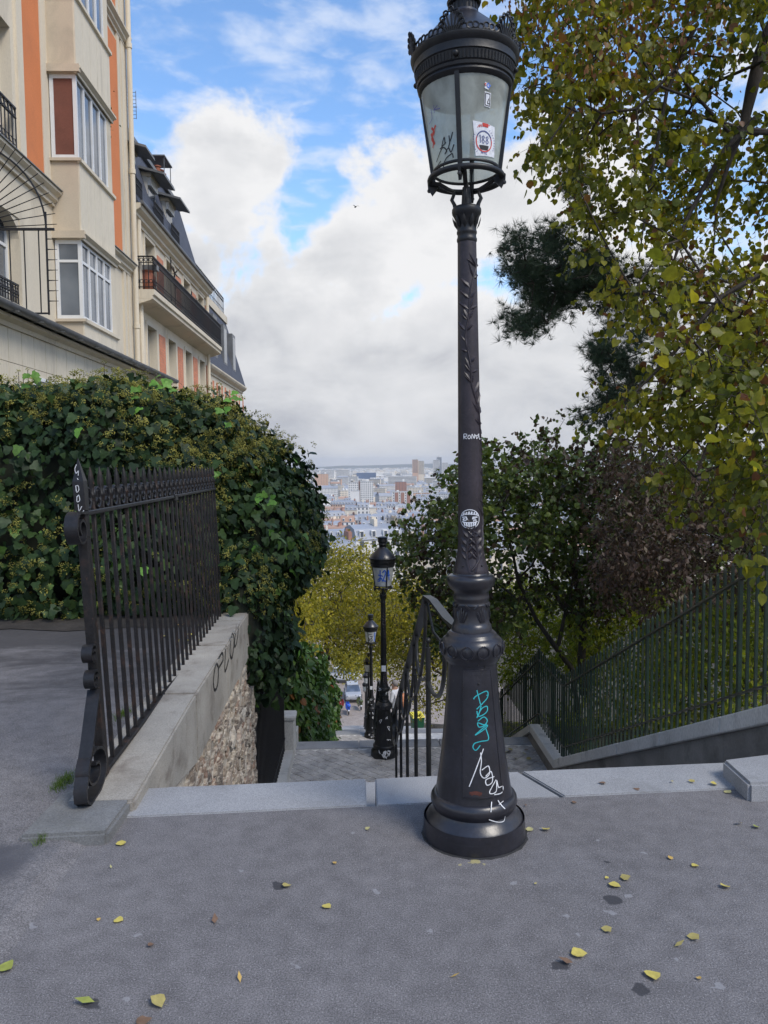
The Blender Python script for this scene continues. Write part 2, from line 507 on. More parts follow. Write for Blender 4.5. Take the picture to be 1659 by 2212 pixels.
# ------------------------------------------------------------------ shared materials
def asphalt_mat():
    m, t, b = new_mat('asphalt')
    co = objco(t)
    n1 = NZ(t, co, 0.9, 7, 0.62, 0.3); n2 = NZ(t, co, 190, 3, 0.65); n3_ = NZ(t, co, 11, 6, 0.62)
    vor = N(t, 'ShaderNodeTexVoronoi'); vor.inputs['Scale'].default_value = 150; t.links.new(co, vor.inputs['Vector'])
    c = ramp(t, n1, [(0.28, (.126, .120, .122)), (0.5, (.148, .141, .143)), (0.72, (.172, .164, .166))])
    c = mixc(t, 1.0, c, ramp(t, n3_, [(0.3, (.80,) * 3), (0.7, (1.16,) * 3)]), 'MULTIPLY')
    c = mixc(t, 1.0, c, ramp(t, n2, [(0.32, (.50,) * 3), (0.5, (1,) * 3), (0.68, (1.65,) * 3)]), 'MULTIPLY')
    # damp and dirt lying in broad streaks
    mp = N(t, 'ShaderNodeMapping'); mp.inputs['Scale'].default_value = (.55, 1.5, 1); t.links.new(co, mp.inputs[0])
    st = NZ(t, mp.outputs[0], 1.7, 7, 0.66, 0.5)
    c = mixc(t, MR(t, st, 0.56, 0.74, 0, .32), c, (.108, .102, .106))
    # pale stone chips in the binder
    sepc = N(t, 'ShaderNodeSeparateColor'); t.links.new(vor.outputs['Color'], sepc.inputs[0])
    chip = M2(t, 'MULTIPLY', MR(t, vor.outputs['Distance'], 0.2, 0.36, 1, 0), MR(t, sepc.outputs[0], 0.78, 0.86, 0, 0.75))
    c = mixc(t, chip, c, (.33, .32, .32))
    # trodden-in dark oil stains and pale chewing gum, each with a shape of its own
    wob = N(t, 'ShaderNodeVectorMath', operation='ADD')
    nc = N(t, 'ShaderNodeTexNoise'); nc.inputs['Scale'].default_value = 22; nc.inputs['Detail'].default_value = 4
    t.links.new(co, nc.inputs['Vector'])
    sc_ = N(t, 'ShaderNodeVectorMath', operation='MULTIPLY_ADD'); sc_.inputs[1].default_value = (.07, .07, 0); sc_.inputs[2].default_value = (-.035, -.035, 0)
    t.links.new(nc.outputs['Color'], sc_.inputs[0]); t.links.new(sc_.outputs[0], wob.inputs[0]); t.links.new(co, wob.inputs[1])
    wob2 = N(t, 'ShaderNodeVectorMath', operation='ADD'); sc2 = N(t, 'ShaderNodeVectorMath', operation='MULTIPLY_ADD'); sc2.inputs[1].default_value = (.5, .5, 0); sc2.inputs[2].default_value = (-.25, -.25, 0)
    nc2 = N(t, 'ShaderNodeTexNoise'); nc2.inputs['Scale'].default_value = 4; nc2.inputs['Detail'].default_value = 7; t.links.new(co, nc2.inputs['Vector'])
    t.links.new(nc2.outputs['Color'], sc2.inputs[0]); t.links.new(sc2.outputs[0], wob2.inputs[0]); t.links.new(co, wob2.inputs[1])
    def spot(u, v, r, col, amt, z=0.0):
        nonlocal c
        p = on_z(u, v, z)
        d = N(t, 'ShaderNodeVectorMath', operation='DISTANCE'); t.links.new((wob if r < .06 else wob2).outputs[0], d.inputs[0]); d.inputs[1].default_value = (p.x, p.y, 0)
        c = mixc(t, MR(t, d.outputs['Value'], r * (.72 if r < .06 else .35), r, amt, 0), c, col)
    for u, v, r in ((1325, 1946, .034), (1385, 2140, .032), (1213, 2087, .03), (603, 1912, .03), (200, 2170, .03), (1310, 1862, .012), (1040, 1838, .02), (990, 1829, .03)):
        spot(u, v, r, (.035, .035, .04), .85)
    spot(20, 1872, .20, (.075, .077, .088), .75); spot(-40, 1890, .2, (.07, .07, .08), .75); spot(82, 1843, .07, (.08, .082, .09), .6)
    for u, v, r in ((1220, 1978, .016), (1318, 1971, .018), (1246, 2017, .011), (815, 1926, .015), (1112, 1911, .014), (1358, 1933, .014), (1550, 2130, .017),
                    (1460, 2070, .013), (300, 2020, .013), (760, 1800, .014), (520, 1880, .013), (1170, 1790, .012), (640, 2085, .012), (270, 2160, .015), (70, 2000, .014), (1390, 1840, .014), (930, 2010, .012), (1290, 1815, .012)):
        spot(u, v, r, (.30, .30, .31), .55)
    sp_ = N(t, 'ShaderNodeSeparateXYZ'); t.links.new(co, sp_.inputs[0])
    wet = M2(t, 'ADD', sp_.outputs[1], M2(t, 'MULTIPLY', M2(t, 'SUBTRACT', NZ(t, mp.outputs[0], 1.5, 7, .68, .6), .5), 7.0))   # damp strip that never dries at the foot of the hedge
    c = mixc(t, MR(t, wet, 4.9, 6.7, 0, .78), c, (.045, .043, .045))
    spot(1025, 1860, .024, (.55, .47, .16), .5); spot(1000, 1866, .014, (.5, .44, .18), .45); spot(1046, 1868, .01, (.5, .44, .18), .5)
    t.links.new(c, b.inputs['Base Color'])
    b.inputs['Roughness'].default_value = 0.82
    b.inputs['Specular IOR Level'].default_value = 0.35
    h = M2(t, 'ADD', n2, M2(t, 'MULTIPLY', vor.outputs['Distance'], -0.6))
    bump(t, b, h, 0.45, 0.004)
    return m
MAT = {}
MAT['asphalt'] = asphalt_mat()
MAT['asphalt2'] = pm('old_asphalt', (.155, .150, .158), .85, var=.28, scale=1.1, fine=140, fvar=.25, bmp=.5, bscale=130, dirt=(.040, .038, .040), dscale=1.0, damt=.85, stretch=(.6, 1.3, 1))
MAT['granite'] = pm('blue_granite', (.285, .288, .296), .66, var=.12, scale=2.2, fine=230, fvar=.36, bmp=.3, bscale=160, bdist=.002, dirt=(.17, .17, .17), dscale=3, damt=.5)
MAT['slab'] = pm('worn_slab', (.165, .167, .166), .8, var=.25, scale=3, fine=150, fvar=.3, bmp=.5, bscale=60, dirt=(.13, .135, .12), dscale=2.6, damt=.7)
MAT['coping'] = pm('coping_stone', (.31, .29, .255), .8, var=.2, scale=2.2, fine=140, fvar=.25, bmp=.4, bscale=55, dirt=(.125, .10, .08), dscale=3.2, damt=.75)
MAT['coping2'] = pm('pale_coping', (.56, .55, .52), .8, var=.14, scale=1.6, fine=90, fvar=.2, bmp=.3, bscale=40, dirt=(.13, .135, .125), dscale=3.0, damt=.6, stretch=(1, 1, .35))
MAT['render'] = pm('wall_render', (.20, .19, .175), .9, var=.25, scale=2.0, fine=50, bmp=.4, bscale=30, dirt=(.07, .065, .06), dscale=1.6, damt=.8)
MAT['paver'] = pm('paving_sett', (.42, .395, .37), .75, var=.4, scale=3.5, fine=60, fvar=.2, bmp=.4, bscale=50)
MAT['joint'] = pm('paving_joint', (.68, .66, .62), .9, var=.2, scale=8, bmp=.3)
MAT['mortar'] = pm('pale_mortar', (.47, .42, .35), .95, var=.3, scale=4, fine=40, fvar=.25, bmp=.9, bscale=25, bdist=.015, dirt=(.18, .15, .12), dscale=3, damt=.6)
def rubble_mat():
    m, t, b = new_mat('burr_stone')
    oi = N(t, 'ShaderNodeObjectInfo'); co = objco(t)
    mp = N(t, 'ShaderNodeMapping'); mp.inputs['Rotation'].default_value = (.8, 0, 0); mp.inputs['Scale'].default_value = (1, 1, 3); t.links.new(co, mp.inputs[0])
    c = ramp(t, oi.outputs['Random'], [(0, (.10, .085, .075)), (.3, (.19, .155, .125)), (.6, (.29, .25, .20)), (.78, (.20, .12, .085)), (1, (.42, .39, .34))])
    c = mixc(t, 1.0, c, ramp(t, NZ(t, co, 28, 5, .7), [(.28, (.4,) * 3), (.72, (1.6,) * 3)]), 'MULTIPLY')
    c = mixc(t, MR(t, NZ(t, mp.outputs[0], 9, 6, .68, .5), .48, .62, 0, .85), c, (.54, .49, .41))
    t.links.new(c, b.inputs['Base Color']); b.inputs['Roughness'].default_value = .92
    bump(t, b, NZ(t, co, 35, 6, .7), 1.0, .018)
    return m
MAT['rubble'] = rubble_mat()
MAT['iron'] = pm('black_iron', (.011, .011, .013), .45, var=.35, scale=9, fine=70, fvar=.3, bmp=.25, bscale=120, bdist=.002, dirt=(.03, .02, .017), dscale=7, damt=.4, spec=.4)
MAT['iron_rust'] = pm('rusty_iron', (.011, .010, .0105), .55, var=.4, scale=8, fine=60, fvar=.4, bmp=.5, bscale=90, bdist=.003, dirt=(.065, .034, .023), dscale=11, damt=.6, spec=.35, chips=(.12, .06, .035))
MAT['green_iron'] = pm('green_iron', (.011, .028, .018), .5, var=.35, scale=6, fine=60, fvar=.3, bmp=.2, bscale=120, bdist=.002, dirt=(.06, .05, .035), dscale=5, damt=.5, spec=.5)
MAT['rail_worn'] = pm('worn_green_iron', (.040, .044, .036), .5, var=.4, scale=10, fine=60, fvar=.3, dirt=(.16, .12, .08), dscale=8, damt=.6)
MAT['handrail'] = pm('handrail_iron', (.014, .014, .0135), .42, var=.4, scale=8, dirt=(.05, .045, .04), dscale=5, damt=.5, spec=.4)
MAT['lamp'] = pm('lamp_paint', (.017, .017, .0225), .31, metal=0.0, var=.35, scale=7, fine=60, fvar=.2, bmp=.14, bscale=60, bdist=.004, dirt=(.035, .03, .031), dscale=6, damt=.5, spec=.6, chips=(.055, .05, .05))
MAT['lamp_post'] = pm('lamp_post_paint', (.025, .0195, .025), .45, var=.35, scale=7, fine=70, fvar=.25, bmp=.2, bscale=70, bdist=.004, dirt=(.045, .03, .032), dscale=5, damt=.5, spec=.45, chips=(.065, .045, .042))
MAT['lamp_dark'] = pm('lamp_dark_paint', (.011, .0115, .013), .45, var=.35, scale=10, fine=70, fvar=.25, bmp=.2, bscale=60, bdist=.004, dirt=(.035, .035, .03), dscale=7, damt=.5, spec=.42)
MAT['rust'] = pm('rust', (.11, .035, .025), .8, var=.3, scale=20)
MAT['bark'] = pm('bark', (.045, .036, .028), .9, var=.4, scale=9, fine=50, fvar=.3, bmp=.7, bscale=22, bdist=.02, stretch=(1, 1, .3))
MAT['twig'] = pm('twig', (.050, .036, .028), .85, var=.3, scale=8)
MAT['soil'] = pm('soil', (.060, .050, .035), .95, var=.4, scale=2.5, fine=40, fvar=.4, bmp=.8, bscale=18, bdist=.04, dirt=(.05, .07, .02), dscale=1.2, damt=.8)
def paint(name, col, rough=.55, emit=None):
    m, t, b = new_mat(name)
    b.inputs['Base Color'].default_value = (*col, 1); b.inputs['Roughness'].default_value = rough
    n = NZ(t, objco(t), 60, 3, .6)
    t.links.new(mixc(t, 1.0, col, ramp(t, n, [(.3, (.8,) * 3), (.7, (1.12,) * 3)]), 'MULTIPLY'), b.inputs['Base Color'])
    return m
MAT['w_ink'] = paint('white_ink', (.72, .73, .75)); MAT['t_ink'] = paint('teal_ink', (.03, .42, .46)); MAT['k_ink'] = paint('black_ink', (.02, .02, .022))
MAT['r_ink'] = paint('red_ink', (.60, .05, .035)); MAT['b_ink'] = paint('blue_ink', (.03, .14, .62)); MAT['p_ink'] = paint('violet_ink', (.16, .15, .36))
MAT['n_ink'] = paint('navy_ink', (.04, .06, .22)); MAT['white'] = paint('white_paper', (.74, .76, .80))
def glass_mat(name='dirty_glass', fac=.27, col=(.64, .68, .63)):
    m, t, b = new_mat(name)
    n = NZ(t, objco(t), 9, 6, .6, .5); n2 = NZ(t, objco(t), 70, 3, .6)
    t.links.new(ramp(t, n, [(.3, tuple(c * .72 for c in col)), (.7, tuple(c * 1.12 for c in col))]), b.inputs['Base Color'])
    b.inputs['Roughness'].default_value = .12
    tl = N(t, 'ShaderNodeBsdfTranslucent'); tl.inputs[0].default_value = (*[min(1, c * 1.35) for c in col], 1)
    m0 = N(t, 'ShaderNodeMixShader'); m0.inputs[0].default_value = .5
    t.links.new(b.outputs[0], m0.inputs[1]); t.links.new(tl.outputs[0], m0.inputs[2])
    tr = N(t, 'ShaderNodeBsdfTransparent'); tr.inputs[0].default_value = (.88, .93, .90, 1)
    ms = N(t, 'ShaderNodeMixShader')
    t.links.new(MR(t, n, .25, .75, 1 - fac - .12, 1 - fac + .12), ms.inputs[0])
    t.links.new(tr.outputs[0], ms.inputs[1]); t.links.new(m0.outputs[0], ms.inputs[2])
    t.links.new(ms.outputs[0], t.nodes['Material Output'].inputs['Surface'])
    return m
MAT['glass'] = glass_mat(); MAT['glass_milk'] = glass_mat('milky_glass', .04, (.80, .82, .80))  # second glass: bright sky reflection put into its white colour
def window_glass():
    m, t, b = new_mat('window_glass')
    n = NZ(t, objco(t), 1.2, 3, .5)
    t.links.new(ramp(t, n, [(.35, (.10, .12, .15)), (.65, (.20, .23, .27))]), b.inputs['Base Color'])
    b.inputs['Roughness'].default_value = .06; b.inputs['Specular IOR Level'].default_value = 1.0
    b.inputs['Metallic'].default_value = .35
    bump(t, b, NZ(t, objco(t), 1.5, 2, .5), .05, .02)
    return m
MAT['win'] = window_glass()

# ------------------------------------------------------------------ stairs profile (stair frame: t forward, z)
FL = []                                            # (t0, z0, t1, z1, steps) of each flight
t_, z_ = 3.82, 0.0
for n_, run, land in ((19, 6.40, 2.75), (19, 6.40, 3.05), (23, 7.75, 3.2), (21, 7.1, 3.2), (21, 7.1, 3.2), (21, 7.1, 3.0), (16, 5.4, 0)):
    FL.append((t_, z_, t_ + run, z_ - n_ * .166, n_)); t_ += run + land; z_ -= n_ * .166
STREET_T, STREET_Z = FL[-1][2], FL[-1][3]
PROF = [(-60, 0.0), (FL[0][0], 0.0)]
for a in FL:
    PROF += [(a[0], a[1]), (a[2], a[3])]
PROF += [(112, STREET_Z - .8), (180, -30), (300, -44), (520, -58), (900, -65), (2000, -68), (15000, -70)]
_pt = np.array([p[0] for p in PROF]); _pz = np.array([p[1] for p in PROF])
def gz(t): return float(np.interp(t, _pt, _pz))

# ------------------------------------------------------------------ ground
def terrain():
    ts = list(np.arange(-30, 4, 2.0)) + list(np.arange(4, 90, 0.8)) + list(np.arange(90, 300, 10)) + list(np.arange(300, 1000, 40)) + list(np.arange(1000, 4000, 200)) + list(np.arange(4000, 15001, 1000))
    ss = [-6000, -2500, -900, -300, -120, -60, -30, -18, -12, -8, -6, -4.5, -3, -2, -1.52, -1.42, -.5, .5, 1.5, 2.5, 3.12, 3.3, 3.8, 4.6, 6, 8, 11, 15, 22, 35, 60, 120, 300, 900, 2500, 6000]
    V = []; T = []
    for t in ts:
        for s in ss:
            z = gz(t)
            if t < 3.8 or t > STREET_T + 50: z -= .35
            elif t > STREET_T - .5: z -= .22
            elif -1.45 < s < 3.2: z -= .75
            else:
                k = min(1, max(0, (t - 3.5) / 3))
                z += (.20 if s > 0 else (-.30 if t > 8 else -.30)) * k - .3 * (1 - k)
                zz = float(np.interp(t, [3.8, 70], [0, -23.0]))
                a = min(1, max(0, (abs(s - 1) - 3) / 8)); z = z * (1 - a) + (zz - .2) * a
                z += .14 * noise.noise(Vector((s * .7, t * .7, 0))) * min(1, abs(s - 1) / 4)
                if s > 6: z += min(6, (s - 6) * .06)
            V.append(S(s, t, z))
    m = len(ss)
    for i in range(len(ts) - 1):
        for j in range(m - 1):
            a = i * m + j; T += [(a, a + 1, a + m + 1), (a, a + m + 1, a + m)]
    me = np_mesh('terrain', np.array(V), np.array(T), MAT['soil'], smooth=True)
    o = link('terrain', me); tag(o, 'dark earth slope falling away under the gardens and the city', 'ground', kind='structure')
terrain()

KERB = lambda s: 3.50 + s * .05                    # front edge of the granite top step (it runs a touch askew)
mb = MB()
mb.add([S(-1.16, KERB(-1.16)), S(3.6, KERB(3.6)), S(14, KERB(3.6)), S(14, -12), S(-1.16, -12)], [(4, 3, 2, 1, 0)])
o = mb.build('pavement', MAT['asphalt']); tag(o, 'grey speckled asphalt pavement at the head of the stairs', 'pavement', kind='structure')
mb = MB()
mb.add([S(-1.16, -12, -.001), S(-1.16, 3.5, -.001), S(-1.25, 3.52, .03), S(-1.5, 8.2, .035), S(-14, 8.2, .02), S(-14, -12, -.001)], [(5, 4, 3, 2, 1, 0)])
o = mb.build('terrace', MAT['asphalt']); tag(o, 'older patchy asphalt terrace between fence and ivy hedge', 'pavement', kind='structure')

mb = MB(); rgb = random.Random(8); edge = []
for k in range(40):
    s_k = -13 + (13 - 1.62) * k / 39
    edge.append(S(s_k, 7.45 + .35 * noise.noise(Vector((s_k * .9, 0, 3))) + .12 * noise.noise(Vector((s_k * 4, 0, 1))), .040))
mb.add(edge + [S(-1.62, 8.6, .05), S(-13, 8.6, .05)], [tuple(range(41, -1, -1))])
o = mb.build('soil_bed', pm('damp_soil', (.035, .030, .026), .95, var=.4, scale=5, fine=60, fvar=.4, bmp=.8, bscale=40, bdist=.01)); tag(o, 'strip of damp dark soil at the foot of the ivy hedge', 'soil', kind='structure')
# granite top step: three slabs with open joints
top = empty('top_step', S(0, 3.5, 0), AZ); tag(top, 'pale blue granite edge slabs along the top of the stairs', 'kerb', kind='structure')
joints = [-1.12, .035, .065, 1.065, 1.09, 2.23]
for k, (a, b, dz) in enumerate(((-1.10, .028, .006), (.075, .955, .004), (.975, 2.17, .006))):
    sk0, sk1 = (0.0, 0.0) if k == 0 else ((0, .0) if k == 1 else (.0, .0))
    mb = MB()
    f0, f1 = KERB(a) - 3.5, KERB(b) - 3.5
    w = .31
    sa = -.14 if k == 2 else 0; sb = -.14 if k == 1 else (-.06 if k == 2 else 0)     # oblique joints
    mb.prism([(a, f0, -.15), (b, f1, -.15), (b + sb, f1 + w, -.15), (a + sa, f0 + w, -.15)], (0, 0, .15 + dz))
    bm = bmesh.new(); me = mb.mesh('slab', MAT['granite']); bm.from_mesh(me)
    bmesh.ops.bevel(bm, geom=list(bm.edges), offset=.006, segments=2, affect='EDGES'); bm.to_mesh(me); bm.free()
    link('slab', me, top)

# flights of steps, landings with setts
stairs = empty('stairs', S(0, 0, 0), AZ); tag(stairs, 'long stone stairway falling away in flights and landings', 'stairs', kind='structure')
step_me = MB().bbox((-1.16, 0, -.62), (3.06, .36, 0), .012).mesh('step', MAT['granite'])
SL, SR = -1.16, 3.06
for fi, (a, za, b, zb, n) in enumerate(FL):
    tr = (b - a) / n
    for i in range(n):
        z = za - .166 * (i + 1)
        if i == n - 1: continue
        o = link('step', step_me, stairs, (0, a + tr * i + .002, z))
    if fi < len(FL) - 1:
        l1 = FL[fi + 1][0]
        land = MB().box((SL, b - tr, zb - .5), (SR, l1 - .34, zb - .012)).build('landing', MAT['joint'], stairs)
        land['kind'] = 'structure'
        for (x0, x1) in ((SL, -.02), (-.01, 1.35), (1.36, SR)):
            MB().bbox((x0, l1 - .345, zb - .166), (x1 - .004, l1, zb + .004), .008).build('nosing', MAT['granite'], stairs)
        if fi < 2:
            # diamond-laid setts, each its own stone, joints left open
            p_me = []
            rg = random.Random(7)
            dx, dy = .20, .20
            for q in range(6):
                pts = []
                for k in range(8):
                    th = 2 * math.pi * k / 8
                    rx = .095 if fi == 0 else .095
                    sq = (abs(math.cos(th)) ** 1.0 + abs(math.sin(th)) ** 1.0)
                    pts.append((rx / sq * math.cos(th) + rg.uniform(-.005, .005), rx / sq * math.sin(th) + rg.uniform(-.005, .005)))
                m_ = MB()
                V = [(x, y, -.02) for x, y in pts] + [(x, y, 0) for x, y in pts] + [(x * .93, y * .93, .006) for x, y in pts]
                F = [tuple(16 + k for k in range(8))]
                for k in range(8):
                    k2 = (k + 1) % 8; F += [(k, k2, 8 + k2, 8 + k), (8 + k, 8 + k2, 16 + k2, 16 + k)]
                m_.add(V, F); p_me.append(m_.mesh('paving_stone', MAT['paver']))
            row = 0; y = l1 - .44
            cnt = 0
            while y > b - .1:
                x = SL + .12 + (0.1 if row % 2 else 0)
                while x < SR - .1:
                    if (x < .9 or fi == 0) and cnt < 300:
                        o = link('paving_stone', rg.choice(p_me), stairs, (x + rg.uniform(-.005, .005), y + rg.uniform(-.005, .005), zb - .008 + rg.uniform(-.003, .003)),
                                 (rg.uniform(-.02, .02), rg.uniform(-.02, .02), rg.uniform(-.06, .06)))
                        cnt += 1
                    x += dx
                y -= dy / 2 * 1.0; row += 1
mb = MB()
mb.add([S(-1.3, STREET_T - .4, STREET_Z - .004), S(3.2, STREET_T - .4, STREET_Z - .004), S(16, STREET_T + 2, STREET_Z - .006), S(16, 112, STREET_Z - .8), S(-14, 112, STREET_Z - .8), S(-14, STREET_T + 2, STREET_Z - .006)], [(0, 1, 2, 3, 4, 5)])
o = mb.build('street', pm('street_setts', (.30, .25, .21), .8, var=.2, scale=1.5, fine=8, fvar=.2)); tag(o, 'brown grey street at the foot of the stairs', 'street', kind='structure')

# ------------------------------------------------------------------ street lamp (the near one carries the photo's stickers and tags)
LAMP_S, LAMP_T = .49, 3.22
LP = S(LAMP_S, LAMP_T)
def lz(v):                                          # photo row -> height on the lamp's axis
    return at(1018, v, LP.y).z
def lr(v, w):                                       # photo width -> radius there
    p = at(1018, v, LP.y); d = -(RI @ (p - Vector((0, 0, EYE)))).z
    return w / 2 / FPX * d
def dense(prof, k=3):                               # smooth a profile a little
    out = []
    for i in range(len(prof) - 1):
        (r0, z0), (r1, z1) = prof[i], prof[i + 1]
        out.append((r0, z0))
    out.append(prof[-1]); return out
def PR(rows): return [(lr(v, w), lz(v)) for v, w in rows]
foot_prof = [(.218, -.02), (.220, .012), (.216, .085)] + PR([(1783, 217), (1775, 218), (1766, 214), (1757, 205), (1749, 188), (1743, 178), (1738, 174), (1733, 178), (1727, 184), (1720, 186), (1714, 183), (1709, 176), (1706, 168)])
shaft_prof = PR([(1706, 167), (1685, 160), (1624, 142), (1564, 128), (1505, 117), (1445, 109), (1432, 107), (1427, 108)])
coll_prof = PR([(1427, 110), (1423, 113), (1418, 121), (1414, 122), (1411, 127), (1405, 133), (1397, 136.5), (1389, 136), (1382, 131), (1377, 124), (1374, 117), (1371, 109), (1368, 108), (1365, 102), (1362, 94), (1360, 90)])
drum_prof = PR([(1360, 88), (1356, 87.5), (1353, 85.5), (1349, 85), (1346, 80), (1341, 76), (1325, 74), (1307, 74), (1303, 77), (1300, 74), (1296, 74), (1292, 77), (1288, 77), (1285, 75), (1279, 75), (1276, 77), (1270, 90), (1266, 96), (1261, 101), (1254, 103), (1249, 103.5), (1245, 101), (1241, 92), (1239, 80), (1236, 77)])
post_prof = PR([(1236, 76), (1232, 76), (1228, 74), (1215, 67), (1200, 60), (1180, 55.5), (1142, 52.5), (1065, 51), (873, 47), (681, 43.5), (525, 40.4)])
cap_prof = PR([(525, 40), (521, 43.5), (517, 43.8), (514, 41), (508, 40), (505, 43.5), (501, 43.5), (498, 41), (488, 42.5), (478, 47), (468, 56), (463, 62), (458, 63.5), (453, 63), (449, 58), (447, 40)])
def prof_r(prof, z):
    zz = [p[1] for p in prof]; rr = [p[0] for p in prof]
    return float(np.interp(z, zz, rr))
ALLP = sorted(foot_prof + shaft_prof + coll_prof + drum_prof + post_prof + cap_prof, key=lambda p: p[1])
RING_Z, RING_R = lz(388), .1475
BAND_Z = lz(196)
# lantern levels
GL0, GL1 = RING_Z + .03, BAND_Z - .01
RG0, RG1 = .132, .180
FACE = math.radians(-90) + AZ * 0                   # azimuth that looks at the viewer
def pol(r, th, z): return Vector((r * math.cos(th), r * math.sin(th), z))
def on_lamp(th, z, off=.0015):
    return pol(prof_r(ALLP, z) + off, th, z)
def lamp_th(u, z):                                  # photo column -> azimuth on the lamp's front at height z
    r = prof_r(ALLP, z)
    x = (u - 1016) / FPX * (LP.y - r * .7)
    return FACE + math.asin(max(-.97, min(.97, x / r)))
def ribbon(mb, P, Nn, w):                           # flat stroke along P, facing Nn
    for i in range(len(P) - 1):
        a, b = P[i], P[i + 1]
        d = (b - a)
        if d.length < 1e-7: continue
        d.normalize()
        sa = Nn[i].cross(d).normalized() * w / 2; sb = Nn[i + 1].cross(d).normalized() * w / 2
        a2 = a - d * w * .35; b2 = b + d * w * .35
        mb.add([a2 - sa, a2 + sa, b2 + sb, b2 - sb], [(0, 1, 2, 3)])
def smoothline(pts, k=5):
    pts = [Vector((p[0], p[1], 0)) for p in pts]
    if len(pts) < 3: return pts
    out = []
    for i in range(len(pts) - 1):
        p0 = pts[max(i-1, 0)]; p1 = pts[i]; p2 = pts[i+1]; p3 = pts[min(i+2, len(pts)-1)]
        for j in range(k):
            f = j / k
            out.append(.5 * ((2*p1) + (-p0+p2)*f + (2*p0-5*p1+4*p2-p3)*f*f + (-p0+3*p1-3*p2+p3)*f**3))
    out.append(pts[-1]); return out
def lamp_strokes(mb, lines, w, off=.003):           # strokes traced in photo columns and rows, laid on the cast iron
    for ln in lines:
        P = []; Q = []
        for p in smoothline(ln):
            z = lz(p.y); 
            # rows are read on the front of the lamp, which is nearer than its axis
            r = prof_r(ALLP, z)
            z = at(p.x, p.y, LP.y - r * .92).z
            th = lamp_th(p.x, z)
            P.append(on_lamp(th, z, off)); Q.append(pol(1, th, 0))
        ribbon(mb, P, Q, w)
def wrapleaf(mb, th, z, dth, dz, L, W, T):           # raised leaf that hugs the post: direction (dth across, dz up) in metres
    q = math.hypot(dth, dz); dth /= q; dz /= q; r = prof_r(ALLP, z)
    def P(a, b, h): return on_lamp(th + (dth * a - dz * b) / r, z + dz * a + dth * b, h)
    V = [P(0, 0, 0), P(L*.35, W*.5, 0), P(L*.75, W*.32, 0), P(L, 0, 0), P(L*.75, -W*.32, 0), P(L*.35, -W*.5, 0), P(L*.3, 0, T), P(L*.7, 0, T*.8)]
    mb.add(V, [(0,1,6), (1,2,7,6), (2,3,7), (3,4,7), (4,5,6,7), (5,0,6)])
def spearleaf(mb, c, d, n, L, W, T):                # raised leaf: centre base c, direction d, normal n
    d = d.normalized(); n = n.normalized(); s = d.cross(n).normalized()
    V = [c, c + d*L*.35 + s*W*.5, c + d*L*.75 + s*W*.32, c + d*L, c + d*L*.75 - s*W*.32, c + d*L*.35 - s*W*.5, c + d*L*.3 + n*T, c + d*L*.7 + n*T*.8]
    mb.add(V, [(0,1,6), (1,2,7,6), (2,3,7), (3,4,7), (4,5,6,7), (5,0,6)])

